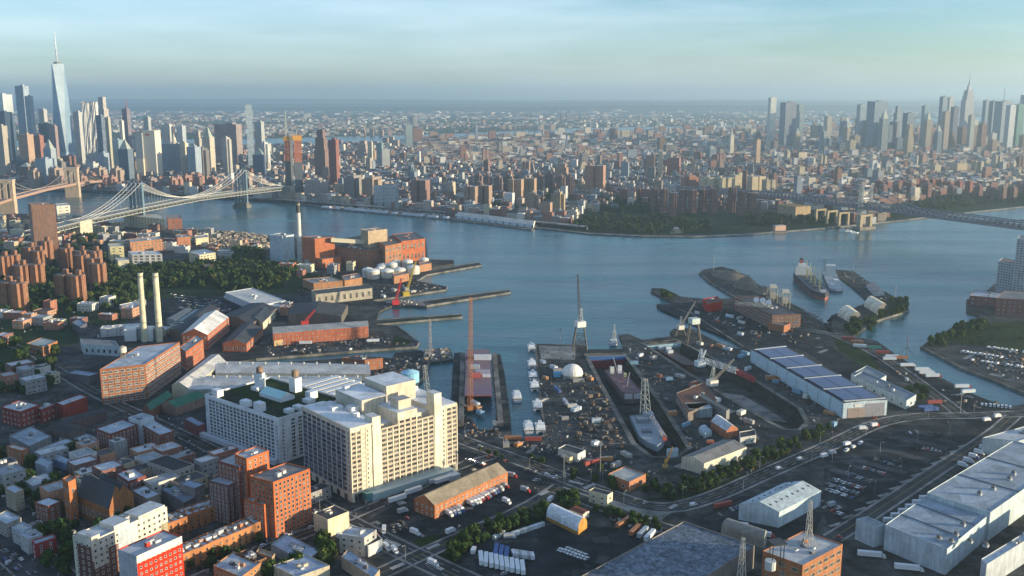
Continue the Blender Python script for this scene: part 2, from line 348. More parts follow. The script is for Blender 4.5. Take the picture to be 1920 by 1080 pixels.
def building(name, label, cat, fp, h, wall, roof=(.30, .32, .35), floors=None, bay=3.2, ww=1.4, wh=1.5, z0=2.0, par=0.7, frame=(.55, .53, .5), mull=0,
             clutter=0, group=None, desc=None, base=0.0, topm=0.8, wm='wall', rm='roofing', gable=None, shed=None, pcol=None, units=True, win=True, minz=None, rr=None):
    fp = ccw(fp); cx = sum(p[0] for p in fp) / len(fp); cyy = sum(p[1] for p in fp) / len(fp)
    root = thing(name, cx, cyy, z0); rr = rr or random.Random(int(abs(cx * 13 + cyy * 7)))
    b = B((wm,)); zt = z0 + h
    if gable is None:
        ins = [(p[0] + (cx - p[0]) * min(.3, .35 / max(1, math.dist(p, (cx, cyy)))), p[1] + (cyy - p[1]) * min(.3, .35 / max(1, math.dist(p, (cx, cyy))))) for p in fp]
        k = len(fp)
        for i in range(k):
            p, q = fp[i], fp[(i + 1) % k]; pi, qi = ins[i], ins[(i + 1) % k]
            b.face([(*p, z0), (*q, z0), (*q, zt + par), (*p, zt + par)], wall, wm)
            pc = pcol or tuple(min(.8, c * 1.15 + .03) for c in wall)
            b.face([(*p, zt + par), (*q, zt + par), (*qi, zt + par), (*pi, zt + par)], pc, 'paint')
            b.face([(*pi, zt + par), (*qi, zt + par), (*qi, zt), (*pi, zt)], wall, wm)
        part('wall', b, root)
        r = B((rm,)); r.face([(*p, zt) for p in ins], roof, rm); ro = part('roof', r, root)
    else:
        k = len(fp)
        for i in range(k):
            p, q = fp[i], fp[(i + 1) % k]; b.face([(*p, z0), (*q, z0), (*q, zt), (*p, zt)], wall, wm)
        l01, l12 = math.dist(fp[0], fp[1]), math.dist(fp[1], fp[2]); ax = 0 if l01 >= l12 else 1
        if shed == 'arch': r = B(('roofing',)); r.arch(fp, zt, gable, roof, wall, 10, 'roofing', ax)
        else:
            r = B(('roofing', wm)); r.gable(fp, zt, zt + gable, roof, wall, m='roofing', axis=ax)
            for i, fc in enumerate(r.f):
                if len(fc) == 3: r.m[i] = r.mi(wm)
        part('wall', b, root); part('roof', r, root)
    if win and floors:
        k = len(fp); spots = []; zlo = z0 + base
        fh = (h - base - topm) / floors; wh_ = min(wh, fh * 0.72)
        for i in range(k):
            p, q = fp[i], fp[(i + 1) % k]
            if not faces_cam(p, q): continue
            L_ = math.dist(p, q); nb = int((L_ - 1.2) / bay)
            if nb < 1: continue
            sp, _, bw = grid_spots(p, q, zlo, z0 + h - topm, floors, nb, 0.6, lift=fh * 0.28); spots += sp
        me = window_mesh(ww, wh_, frame, mull)
        if len(spots) > 300:
            spots.sort(key=lambda s_: -s_[2]); put_windows(root, spots[:299], me)
            jb = B(('glass', 'paint'))
            for (x, y, z, an) in spots[299:]:
                c_, s_ = math.cos(an), math.sin(an)
                P = [(x + dx * c_ + dd * s_, y + dx * s_ - dd * c_, z + dz) for dx, dz, dd in ((-ww / 2, 0, .05), (ww / 2, 0, .05), (ww / 2, wh_, .05), (-ww / 2, wh_, .05))]
                jb.face(P, (.03, .03, .04), 'glass')
            part('window_rows', jb, root, 'stuff')
        else: put_windows(root, spots, me)
    if clutter and gable is None:
        a0 = ang_of(fp[0], fp[1])
        for i in range(clutter):
            # a random point well inside the roof
            w = [rr.random() + .25 for _ in fp]; sw = sum(w); x = sum(p[0] * q for p, q in zip(fp, w)) / sw; y = sum(p[1] * q for p, q in zip(fp, w)) / sw
            sx, sy, sz = rr.uniform(1.6, 4.0), rr.uniform(1.6, 3.5), rr.uniform(0.9, 2.6)
            c_ = rr.choice([wall, (.62, .62, .6), (.45, .46, .47), (.12, .12, .12)])
            u = B(('paint',)); u.box(x, y, zt, sx, sy, sz, a0, c_, 'paint', top=(.4, .42, .44), mt='roofing')
            if rr.random() < .5: u.box(x, y, zt + sz, sx * .5, sy * .5, .35, a0, (.2, .2, .2), 'paint')
            part('rooftop_unit', u, root, under=ro)
    if desc: pend(root, desc, cat, cx, cyy, group)
    else: tag(root, label, cat, group)
    return root
def FRL(F, Rr, Lf, h=0.0, z0=2.0):
    """footprint from three roof-level pixels: near corner, right corner, left corner"""
    a, b, c = g(*F, z0 + h), g(*Rr, z0 + h), g(*Lf, z0 + h)
    return [a, b, (b[0] + c[0] - a[0], b[1] + c[1] - a[1]), c]
def RA(Fpx, ang, lr, ll, h=0.0, z0=2.0):
    """footprint from one roof-level pixel (near corner), direction of the right-hand wall in degrees and the two lengths"""
    a = g(*Fpx, z0 + h); t = math.radians(ang); ux, uy = math.cos(t), math.sin(t)
    return [a, (a[0] + ux * lr, a[1] + uy * lr), (a[0] + ux * lr - uy * ll, a[1] + uy * lr + ux * ll), (a[0] - uy * ll, a[1] + ux * ll)]
BRICK = (.22, .075, .04); ORANGE = (.42, .12, .035); BROWN = (.20, .105, .07); TAN = (.40, .30, .19); CREAM = (.62, .53, .36); WHITE = (.72, .72, .69); CONC = (.36, .35, .32)
GREY = (.25, .26, .27); SILVER = (.45, .48, .51); DARK = (.055, .057, .062); DKRED = (.22, .045, .035)
# ================================================================== SETTING
def flat(name, loops, z, mat, col=(.5, .5, .5), skirt=None, skirt_mat='dockwall', skirt_z=-3.0):
    """polygon with holes at height z, optional vertical skirt; loops in world xy"""
    b = B((mat,)); vs_ = [Vector((x, y, 0)) for lp in loops for x, y in lp]
    tris = tessellate_polygon([[Vector((x, y, 0)) for x, y in lp] for lp in loops])
    for t in tris:
        p = [(vs_[i].x, vs_[i].y, z) for i in t]
        if (p[1][0] - p[0][0]) * (p[2][1] - p[0][1]) - (p[1][1] - p[0][1]) * (p[2][0] - p[0][0]) < 0: p.reverse()
        b.face(p, col, mat)
    if skirt:
        for k, lp in enumerate(loops):
            for i in range(len(lp)):
                a, c = lp[i], lp[(i + 1) % len(lp)]; b.face([(*a, skirt_z), (*c, skirt_z), (*c, z), (*a, z)], col, skirt_mat)
    return structure(name, b)
def P(*px, z=2.0): return [g(x, y, z) for x, y in px]
# water
# Brooklyn shore
DOCK1 = P((1098, 664), (1126, 720), (1155, 772), (1188, 832), (1222, 857), (1268, 858), (1293, 840), (1240, 757), (1170, 662))
DOCK2 = P((1205, 644), (1300, 706), (1360, 742), (1440, 790), (1472, 806), (1500, 806), (1514, 792), (1500, 766), (1420, 716), (1330, 668), (1268, 637))
WATER_OUT = [(-26000, -1500), (26000, -1500), (26000, 36000), (-26000, 36000)]
flat('water', [WATER_OUT, DOCK1, DOCK2], 0.0, 'water')
shore = [(-2200, 1950), (-1700, 1990)] + P((-60, 404), (20, 400), (110, 404), (150, 412), (230, 420), (330, 430), (400, 432), (450, 436), (500, 441), (560, 447), (640, 447), (690, 440), (760, 444), (798, 449), (803, 487),
    (850, 488), (852, 494), (812, 501), (806, 507), (897, 492), (903, 497), (800, 515), (780, 527), (838, 538), (836, 543), (700, 563), (712, 566), (783, 566), (955, 543), (957, 548), (793, 574), (735, 573), (712, 583), (706, 600),
    (865, 589), (867, 594), (706, 608), (745, 611), (785, 642), (781, 650), (728, 653), (670, 658), (480, 673), (440, 678), (470, 684), (640, 672), (688, 668), (735, 671), (741, 661), (765, 657), (790, 657), (806, 668), (800, 700), (765, 740), (780, 780),
    (846, 752), (848, 700), (852, 662), (866, 660), (866, 768), (900, 806), (925, 806), (934, 760), (932, 700), (928, 664), (938, 664), (946, 700), (957, 780), (960, 822),
    (1004, 822), (1024, 815), (1016, 770), (1008, 700), (1004, 645), (1096, 648), (1100, 655), (1168, 654), (1166, 640), (1160, 628), (1178, 626), (1204, 637), (1262, 630), (1256, 622), (1270, 612), (1300, 618), (1352, 644),
    (1388, 655), (1394, 650), (1350, 622), (1300, 590), (1264, 577), (1232, 575), (1231, 571), (1262, 569), (1220, 546), (1222, 540), (1246, 541), (1276, 556), (1320, 560), (1384, 559), (1330, 528), (1311, 511), (1318, 506), (1352, 500), (1378, 507),
    (1440, 546), (1500, 578), (1547, 607), (1560, 592), (1632, 567), (1600, 540), (1565, 512), (1560, 505), (1600, 508), (1628, 528), (1655, 545), (1700, 568), (1704, 582), (1640, 602), (1600, 630), (1645, 640), (1700, 678), (1780, 716), (1850, 752),
    (1896, 762), (1930, 756), (1925, 738), (1870, 715), (1800, 688), (1727, 650), (1740, 640), (1790, 612), (1848, 603), (1836, 592), (1812, 585), (1812, 562), (1850, 545), (1880, 520), (1900, 500), (2100, 470)) + [(2600, 1900), (2600, -1400), (-2600, -1400)]
flat('brooklyn_ground', [shore, DOCK1, DOCK2], 2.0, 'yard', skirt=True, skirt_z=-12.0)
for nm, D in (('drydock_floor', DOCK1), ('drydock_floor', DOCK2)):
    flat(nm, [D], -10.0, 'yard')
# dock rims
def strip(pts, w, closed=False):
    """offset quads on both sides of a polyline (world xy)"""
    n = len(pts); out = []
    nr = []
    for i in range(n):
        a = pts[i - 1] if (i > 0 or closed) else pts[i]; c = pts[(i + 1) % n] if (i < n - 1 or closed) else pts[i]
        t = Vector((c[0] - a[0], c[1] - a[1])).normalized(); nr.append(Vector((-t.y, t.x)))
    return [((pts[i][0] + nr[i].x * w[0], pts[i][1] + nr[i].y * w[0]), (pts[i][0] + nr[i].x * w[1], pts[i][1] + nr[i].y * w[1])) for i in range(n)]
def ribbon(b, pts, w0, w1, z, col, m=None, closed=False, thick=0.0):
    s = strip(pts, (w0, w1), closed); k = len(s) if closed else len(s) - 1
    for i in range(k):
        (a, c), (d, e) = s[i], s[(i + 1) % len(s)]
        b.face([(*c, z), (*e, z), (*d, z), (*a, z)] if w1 < w0 else [(*a, z), (*d, z), (*e, z), (*c, z)], col, m)
        if thick:
            for p, q in ((a, d), (c, e)): b.face([(*p, z - thick), (*q, z - thick), (*q, z), (*p, z)], col, m)
def dens(pts, step=25):
    out = []
    for a, c in zip(pts, pts[1:]):
        k = max(1, int(math.dist(a, c) / step))
        out += [(a[0] + (c[0] - a[0]) * i / k, a[1] + (c[1] - a[1]) * i / k) for i in range(k)]
    return out + [pts[-1]]
def smooth(pts, it=2):
    for _ in range(it):
        o = [pts[0]]
        for a, c in zip(pts, pts[1:]): o += [(a[0] * .75 + c[0] * .25, a[1] * .75 + c[1] * .25), (a[0] * .25 + c[0] * .75, a[1] * .25 + c[1] * .75)]
        pts = o + [pts[-1]]
    return pts
b = B(('pier',)); 
for D in (DOCK1, DOCK2): ribbon(b, D, -2.2, 2.2, 2.35, (.2, .2, .2), 'pier', True, 0.35)
structure('drydock_coping', b)
# stepped drydock walls
b = B(('dockwall',))
for D in (DOCK1, DOCK2):
    for k, (o, z) in enumerate(((2.0, -2.5), (4.5, -6.5))): ribbon(b, ccw(D), o, 0, z, (.2, .2, .2), 'dockwall', True, 4.0)
structure('drydock_wall_steps', b)
# quay edges: pale caps along piers
b = B(('pier',))
for pl in (P((480, 673), (670, 658), (781, 650), (785, 642), (745, 611)), P((783, 566), (955, 543)), P((793, 574), (957, 548)), P((706, 600), (865, 589)), P((706, 608), (867, 594)), P((780, 527), (838, 538), (836, 543), (700, 563)),
           P((806, 507), (897, 492)), P((903, 497), (800, 515), (780, 527)), P((803, 487), (850, 488)), P((1004, 822), (1024, 815), (1016, 770), (1008, 700), (1004, 645), (1098, 648)), P((765, 740), (800, 700), (806, 668)),
           P((1311, 511), (1330, 528), (1380, 558)), P((1352, 500), (1378, 507), (1440, 546), (1500, 578)), P((1232, 571), (1262, 569)), P((1264, 577), (1300, 590), (1350, 622), (1394, 650)), P((1560, 592), (1632, 567)),
           P((1704, 582), (1640, 602)), P((1727, 650), (1800, 688), (1870, 715), (1925, 738))):
    ribbon(b, pl, -1.0, 1.0, 2.5, (.2, .2, .2), 'pier', thick=2.8)
structure('quay_edge', b)
# Manhattan
man = P((-400, 345), (0, 353), (100, 358), (250, 363), (400, 371), (540, 379), (600, 388), (700, 398), (850, 410), (1000, 427), (1040, 431), (1100, 438), (1200, 443), (1300, 444), (1400, 440), (1480, 434), (1560, 427), (1620, 421), (1700, 413), (1760, 405), (1920, 388), (2300, 352)) + \
      P((2400, 212), (1920, 224), (1500, 237), (1300, 246), (1140, 251), (1000, 257), (880, 261), (700, 271), (580, 275), (480, 277), (200, 285), (-100, 296), (-500, 310))
flat('manhattan_ground', [man], 2.0, 'city_ground', skirt=True)
b = B(('concrete',)); mp_ = P((-400, 345), (0, 353), (100, 358), (250, 363), (400, 371), (540, 379), (600, 388), (700, 398), (850, 410), (1000, 427), (1040, 431), (1100, 438), (1200, 443), (1300, 444), (1400, 440), (1480, 434), (1560, 427), (1620, 421), (1700, 413), (1760, 405), (1920, 388), (2300, 352))
ribbon(b, mp_, 0, 9, 2.7, (.3, .3, .3), 'concrete', thick=2.5); structure('esplanade', b)
nj = P((-900, 268), (480, 259), (600, 257), (760, 252), (880, 249), (1000, 243), (1100, 239), (1300, 236), (1500, 229), (1920, 217), (2400, 208)) + [(25000, 34000), (-25000, 34000)]
flat('far_shore_ground', [nj], 2.0, 'far_land', skirt=True)
# low hills on the horizon
b = B(('far_land',)); rr = random.Random(3)
def ridge(Y, zmax, amp, seedv, depth):
    r_ = random.Random(seedv); ph = [r_.uniform(0, 6.28) for _ in range(6)]; xs = [-23000 + i * 460 for i in range(101)]
    def hh(x): return max(5, zmax + amp * (math.sin(x / 5200 + ph[0]) + .6 * math.sin(x / 2100 + ph[1]) + .3 * math.sin(x / 800 + ph[2]) + .15 * math.sin(x / 300 + ph[3])))
    for x0, x1 in zip(xs, xs[1:]):
        b.face([(x0, Y, 2), (x1, Y, 2), (x1, Y + depth, hh(x1)), (x0, Y + depth, hh(x0))], (.1, .1, .1))
        b.face([(x0, Y + depth, hh(x0)), (x1, Y + depth, hh(x1)), (x1, Y + depth * 2, 2), (x0, Y + depth * 2, 2)], (.1, .1, .1))
ridge(19500, 95, 22, 1, 700); ridge(24500, 150, 22, 2, 900); ridge(30500, 225, 20, 5, 1200)
structure('hills', b)
# haze
hb = B(('wall',)); hb.prism([(-26500, -1600), (26500, -1600), (26500, 36500), (-26500, 36500)], -14, 600, (.5, .5, .5), bottom=True)
me = hb.mesh('haze'); me.materials.clear(); hm = bpy.data.materials.new('haze'); hm.use_nodes = True; nt = hm.node_tree; nt.nodes.clear()
o_ = nt.nodes.new('ShaderNodeOutputMaterial'); pv = nt.nodes.new('ShaderNodeVolumePrincipled')
pv.inputs['Color'].default_value = (0.66, 0.88, 1.0, 1); pv.inputs['Density'].default_value = 0.00007; pv.inputs['Anisotropy'].default_value = 0.52
nt.links.new(pv.outputs[0], o_.inputs['Volume']); me.materials.append(hm)
ho = bpy.data.objects.new('haze', me); link(ho); ho['kind'] = 'stuff'; ho['label'] = 'pale blue haze over the city and river'
# ------------------------------------------------------------------ roads
rb = B(('road',)); kb = B(('concrete',)); mk = B(('paint',)); ZR = 2.03
def road(pts, w, side=1.8, marks='y', curb=True, sm=1):
    global ZR
    pl = dens(smooth(pts, sm), 30); ZR += .004
    ribbon(rb, pl, -w / 2, w / 2, ZR, (.1, .1, .1), 'road')
    if curb:
        ribbon(kb, pl, w / 2, w / 2 + side, 2.16 + ZR - 2.03, (.3, .3, .3), 'concrete', thick=.14); ribbon(kb, pl, -w / 2 - side, -w / 2, 2.16 + ZR - 2.03, (.3, .3, .3), 'concrete', thick=.14)
    if marks:
        s = dens(pl, 6)
        c = (.30, .24, .07) if marks == 'y' else (.6, .6, .58)
        if marks == 'y':
            ribbon(mk, pl, -.24, -.08, 2.22, c, 'paint'); ribbon(mk, pl, .08, .24, 2.22, c, 'paint')
        for off in ((-w / 4, w / 4) if w > 11 else ()):
            st = strip(s, (off - .12, off + .12))
            for i in range(0, len(st) - 1, 2): mk.face([(*st[i][0], 2.22), (*st[i + 1][0], 2.22), (*st[i + 1][1], 2.22), (*st[i][1], 2.22)], (.6, .6, .58), 'paint')
AVENUE = P((560, 730), (700, 765), (858, 822), (960, 858), (1060, 897), (1150, 930), (1240, 958), (1330, 936), (1440, 886), (1560, 834), (1640, 793), (1720, 779), (1800, 780), (1960, 774))
road(AVENUE, 13, sm=2)
road(P((1045, 918), (1130, 950), (1240, 990), (1330, 1010)), 11)
road(P((1052, 912), (985, 955), (880, 1000), (780, 1044), (640, 1110)), 11)
road(P((470, 880), (560, 925), (640, 975), (780, 1044), (900, 1100), (1000, 1150)), 16)
road(P((640, 975), (520, 1020), (370, 1085), (250, 1140)), 9)
road(P((-60, 985), (20, 1020), (100, 1090), (160, 1150)), 26, side=1.2, marks='w')
road(P((100, 690), (180, 740), (330, 808), (470, 880)), 10)
road(P((-40, 840), (80, 845), (200, 830), (330, 808)), 9)
road(P((150, 960), (330, 880), (470, 880)), 8)
road(P((1640, 640), (1500, 616), (1420, 600)), 8, marks='')
road(P((1560, 625), (1640, 660), (1700, 700), (1760, 745), (1800, 776)), 11)
road(P((1560, 1010), (1640, 960), (1760, 880), (1860, 815), (1900, 780)), 10)
road(P((0, 690), (100, 690), (60, 660), (0, 640)), 8)
road(P((640, 975), (760, 925), (860, 872), (930, 855)), 8, marks='')
structure('road', rb); structure('pavement', kb)
def crosswalk(px, py, ang, w, n=8, ln=3.2):
    x, y = g(px, py); t = math.radians(ang)
    for i in range(n):
        u = (i - n / 2 + .5) * w / n; mk.prism(rect(x + u * math.cos(t), y + u * math.sin(t), w / n * .5, ln, t), 2.2, 2.235, (.62, .62, .6), m='paint')
for a in ((1020, 925, 50, 10), (1068, 932, 50, 10), (1080, 905, -35, 12), (1030, 892, -35, 12), (1105, 912, 45, 12), (735, 1018, -40, 14), (815, 1062, -40, 14), (745, 1062, 45, 10), (812, 1025, 45, 10), (1262, 950, 50, 9), (625, 960, 40, 9), (655, 985, -38, 13)): crosswalk(*a)
structure('road_markings', mk)
# lots, yards, lawns
zl = [2.008]
def patch(name, px, mat, z=None):
    zl[0] += 0.0004; return flat(name, [P(*px)], z or zl[0], mat)
for px in (((1548, 850), (1660, 795), (1800, 800), (1850, 825), (1680, 930), (1560, 1000), (1540, 960)), ((880, 1010), (1020, 975), (1110, 985), (1230, 1000), (1090, 1085), (1000, 1180), (900, 1110)), ((690, 975), (780, 925), (960, 900), (1010, 925), (880, 985), (790, 1025)),
           ((860, 840), (1000, 885), (1030, 912), (960, 895), (860, 880)), ((940, 832), (1060, 870), (1140, 905), (1180, 905), (1130, 862), (1020, 835)), ((420, 560), (290, 545), (250, 575), (330, 600), (420, 590), (530, 580)),
           ((1232, 577), (1300, 565), (1420, 600), (1500, 620), (1500, 655), (1400, 650)), ((1545, 607), (1640, 568), (1560, 592), (1560, 635), (1590, 645)), ((1640, 645), (1780, 722), (1900, 768), (1800, 775), (1560, 640)), ((1290, 985), (1390, 930), (1560, 940), (1520, 1010), (1400, 1010)),
           ((600, 390), (700, 399), (850, 411), (850, 404), (700, 391), (610, 383)), ((1480, 640), (1560, 650), (1690, 740), (1640, 745)), ((1800, 785), (1960, 775), (1960, 830), (1850, 815))):
    patch('parking_lot', px, 'asphalt')
for px in (((1090, 940), (1130, 915), (1240, 950), (1258, 962), (1240, 975), (1180, 972)), ((1010, 648), (1080, 650), (1078, 675), (1015, 672))): patch('concrete_apron', px, 'concrete')
for px in (((1560, 625), (1600, 632), (1650, 690), (1630, 698), (1570, 655)), ((1760, 640), (1850, 605), (1960, 600), (1960, 660), (1850, 650)), ((0, 600), (130, 590), (150, 640), (0, 690)), ((706, 604), (866, 591), (865, 593), (708, 607)), ((740, 628), (776, 640), (760, 648), (735, 646)),
           ((820, 1040), (870, 1000), (1020, 965), (1020, 975), (880, 1012), (850, 1060)), ((1180, 940), (1300, 925), (1440, 870), (1500, 845), (1430, 890), (1320, 932)), ((120, 560), (280, 590), (200, 615), (100, 590)), ((1270, 552), (1245, 541), (1230, 541), (1262, 560)), ((1640, 560), (1700, 572), (1700, 582), (1610, 612), (1640, 580)),
           ((0, 480), (250, 520), (520, 510), (700, 520), (560, 550), (300, 560), (0, 590)), ((770, 1015), (812, 1000), (830, 1012), (800, 1030))):
    patch('grass', px, 'grass')['kind'] = 'stuff'
for px in (((1060, 432), (1200, 440), (1400, 437), (1560, 424), (1560, 400), (1400, 400), (1200, 395), (1060, 400)), ((1640, 417), (1760, 403), (1920, 386), (1920, 360), (1760, 378), (1660, 390))): patch('park_lawn', px, 'grass')
# ================================================================== MANHATTAN AND BEYOND
GA = math.radians(15)                      # avenues run towards (+cos, +sin) of this
AVX, AVY = math.cos(GA), math.sin(GA); STX, STY = -math.sin(GA), math.cos(GA)
PAL = [(.24, .12, .085)] * 3 + [(.27, .14, .10), (.2, .12, .09), (.34, .22, .155), (.40, .33, .26), (.50, .42, .30), (.58, .52, .42), (.30, .24, .19), (.34, .33, .32), (.5, .5, .48), (.66, .64, .6), (.22, .2, .19), (.2, .24, .28)]
RPAL = [(.42, .46, .5), (.22, .24, .27), (.12, .13, .15), (.05, .05, .06), (.5, .53, .56), (.16, .16, .17), (.14, .09, .08), (.07, .07, .08)]
RESERVED = []        # (x, y, r) of individually built towers
def free(x, y, m=0):
    for a, c, r in RESERVED:
        if abs(x - a) < r + m and abs(y - c) < r + m: return False
    return True
def tower_fp(X, Y, w, d, ang=None): return rect(X, Y + d / 2, w, d, GA if ang is None else ang)
def tower(px, Y, wpx, top, col, name='office_tower', desc='tower', cat='tower', style='slab', d=None, ang=None, roofc=None, fm='facade', label=None, crown=None, group=None, twin=None):
    """a far tower: photo column, distance, apparent width in pixels, photo row of its top"""
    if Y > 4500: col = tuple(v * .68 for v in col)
    X = xat(px, Y, 60); s = (Y * math.cos(PITCH) + 50) / FPX; w = wpx * s
    a = (math.radians(-17 + (px % 5) * 1.5) if (Y < 3450 or px < 720) and px < 1480 and not (1285 < px < 1455 and Y > 2600) else GA) if ang is None else math.radians(ang)
    d = d or w * .8; W = w / (abs(math.cos(a)) + .55 * abs(math.sin(a)) + .0); 
    top_z = hz((X, Y), top); RESERVED.append((X, Y + d / 2, max(W, d) * .62))
    root = thing(name, X, Y + d / 2); b = B((fm,)); roofc = roofc or (.3, .31, .32)
    rl = random.Random(int(px * 7 + top))
    H_ = top_z - 2
    def blk(sx, sy, z0, z1, ox=0, oy=0, c=None, m=None):
        x = X + ox * math.cos(a) - oy * math.sin(a); y = Y + d / 2 + ox * math.sin(a) + oy * math.cos(a)
        b.prism(rect(x, y, sx, sy, a), z0, z1, c or col, roofc, m or fm, 'roofing')
    if style == 'slab': blk(W, d, 2, top_z); blk(W * .3, d * .35, top_z, top_z + 5, W * .1)
    elif style == 'step':
        blk(W, d, 2, 2 + H_ * .62); blk(W * .8, d * .8, 2 + H_ * .62, 2 + H_ * .84); blk(W * .55, d * .55, 2 + H_ * .84, top_z)
    elif style == 'cross':
        blk(W, d * .42, 2, top_z); blk(W * .42, d, 2, top_z + .3); blk(W * .16, d * .2, top_z, top_z + 6)
    elif style == 'pyr':
        blk(W, d, 2, 2 + H_ * .8); x, y = X, Y + d / 2
        b.prism(rect(x, y, W * .8, d * .8, a), 2 + H_ * .8, top_z, crown or (.3, .33, .28), m='paint', taper=rect(x, y, W * .08, d * .08, a))
    elif style == 'twin':
        for o in (-.29, .29): blk(W * .42, d, 2, top_z, ox=o * W, oy=rl.uniform(-.2, .2) * d)
        blk(W * .3, d * .5, 2, top_z - 1)
        blk(W * .12, d * .3, top_z, top_z + 6, ox=-.29 * W)
    elif style == 'notch':
        blk(W, d * .6, 2, top_z - 6); blk(W * .5, d, 2, top_z); blk(W * .2, d * .3, top_z, top_z + 5)
    part('facade', b, root)
    if label: tag(root, label, cat, group); LM_FAR.append((X, Y, label))
    else: pend(root, desc, cat, X, Y, group, '{d}, {n} {l}')
    return root, X, Y, W, d, top_z, a
LM_FAR = []
def far_lm(x, y, ph): LM.append((x, y, ph))
# --- glass tower with the needle (tapering to a rotated square)
X, Y = xat(118, 4010, 0), 4010.0; root = thing('spire_skyscraper', X, Y + 30); b = B(('curtain_glass',)); RESERVED.append((X, Y + 30, 60))
r0 = 30; base = rect(X, Y + 30, 60, 60, math.radians(-14)); b.prism(base, 2, 57, (.42, .52, .6), m='curtain_glass')
rt = 21; top8 = rect(X, Y + 30, 42, 42, math.radians(31)); zt = 412
gl = [(.42, .55, .66), (.62, .7, .74), (.40, .52, .62), (.70, .75, .77)]
for i in range(4):
    j = (i + 1) % 4; p, q = base[i], base[j]; t0, t1 = top8[i], top8[(i + 3) % 4]
    b.face([(*p, 57), (*q, 57), (*t0, zt)], (.24, .34, .44), 'curtain_glass'); b.face([(*p, 57), (*t0, zt), (*t1, zt)], (.46, .54, .58), 'curtain_glass')  # dark and light facets: shade and sun put into the glass colours
b.face([(*p, zt) for p in top8], (.3, .3, .3), 'paint'); part('glass_shaft', b, root)
b = B(('paint',)); b.cyl(X, Y + 30, zt, 15, 5, 20, (.16, .18, .2)); b.cyl(X, Y + 30, zt + 5, 12, 4, 20, (.10, .11, .12)); part('communications_ring', b, root)
b = B(('steel',)); b.tube((X, Y + 30, zt + 5), (X, Y + 30, 470), 2.6, 6, (.3, .33, .36)); b.tube((X, Y + 30, 470), (X, Y + 30, 541), 1.6, 6, (.55, .58, .6), r2=.8)
for z in (440, 462, 485, 505, 525): b.cyl(X, Y + 30, z, 4.2, 2.5, 8, (.4, .42, .44))
part('spire', b, root); tag(root, 'tallest skyscraper, faceted pale glass shaft with a white needle spire', 'skyscraper'); far_lm(X, Y, 'from the needle-topped glass skyscraper')
# --- old stone skyscraper with stepped top and mast
X, Y = xat(1812, 6200, 0), 6200.0; root = thing('stepped_skyscraper', X, Y + 30); a = GA; RESERVED.append((X, Y + 30, 75))
b = B(('facade_tower', 'roofing')); st = (.27, .25, .245)
for w, d, z0, z1 in ((120, 57, 2, 25), (92, 50, 25, 95), (76, 44, 95, 262), (62, 40, 262, 292), (50, 36, 292, 318), (40, 30, 318, 326)): b.prism(rect(X, Y + 30, w * .86, d, a), z0, z1, st, (.4, .4, .4), 'facade_tower', 'roofing')
part('tower_shaft', b, root); b = B(('paint',)); b.prism(rect(X, Y + 30, 17, 17, a), 326, 352, (.36, .38, .4)); b.cyl(X, Y + 30, 352, 7, 22, 12, (.34, .36, .38), r2=4.5); b.cyl(X, Y + 30, 374, 4.5, 10, 10, (.3, .32, .34), r2=1.5); part('crown', b, root)
b = B(('steel',)); b.tube((X, Y + 30, 384), (X, Y + 30, 443), 1.8, 6, (.25, .27, .3), r2=.6); part('mast', b, root)
tag(root, 'tall grey stone skyscraper with stepped shoulders and a thin mast', 'skyscraper'); far_lm(X, Y, 'from the stepped stone skyscraper with the mast')
# --- rippled steel tower
def wavy(px, Y, wpx, top, label):
    X = xat(px, Y, 60); s = (Y * .98 + 50) / FPX; w = wpx * s; zt = hz((X, Y), top); root = thing('rippled_tower', X, Y + w / 2); b = B(('facade_tower',)); RESERVED.append((X, Y + w / 2, w * .7))
    rr_ = random.Random(4); k = 12
    cols = [[rr_.uniform(-1.6, 1.6) for _ in range(14)] for _ in range(k + 1)]
    for f, (ax_, ay_, bx_, by_) in enumerate(((-.5, -.5, .5, -.5), (.5, -.5, .5, .5), (-.5, .5, -.5, -.5))):
        for i in range(k):
            for j in range(13):
                def pt(ii, jj):
                    t = ii / k; lx, ly = (ax_ + (bx_ - ax_) * t) * w, (ay_ + (by_ - ay_) * t) * w * .7; o = cols[ii][jj] * (1.4 if 0 < ii < k else 0)
                    nx, ny = (0, -1) if f == 0 else ((1, 0) if f == 1 else (-1, 0)); lx += nx * o; ly += ny * o
                    return (X + lx * math.cos(.2) - ly * math.sin(.2), Y + w / 2 + lx * math.sin(.2) + ly * math.cos(.2), 2 + (zt - 2 - (8 if ii % 4 == 1 and jj == 13 else 0)) * jj / 13)
                b.face([pt(i, j), pt(i + 1, j), pt(i + 1, j + 1), pt(i, j + 1)], (.55, .51, .45), 'facade_tower', [(i * w / k, j * 20), ((i + 1) * w / k, j * 20), ((i + 1) * w / k, j * 20 + 20), (i * w / k, j * 20 + 20)])
    b.prism(rect(X, Y + w / 2, w * .9, w * .6, .2), zt - 4, zt - 1, (.4, .4, .4), m='paint'); part('facade', b, root); tag(root, label, 'skyscraper')
wavy(171, 3500, 25, 191, 'rippled silver apartment skyscraper with flat top left of the stone pinnacle tower')
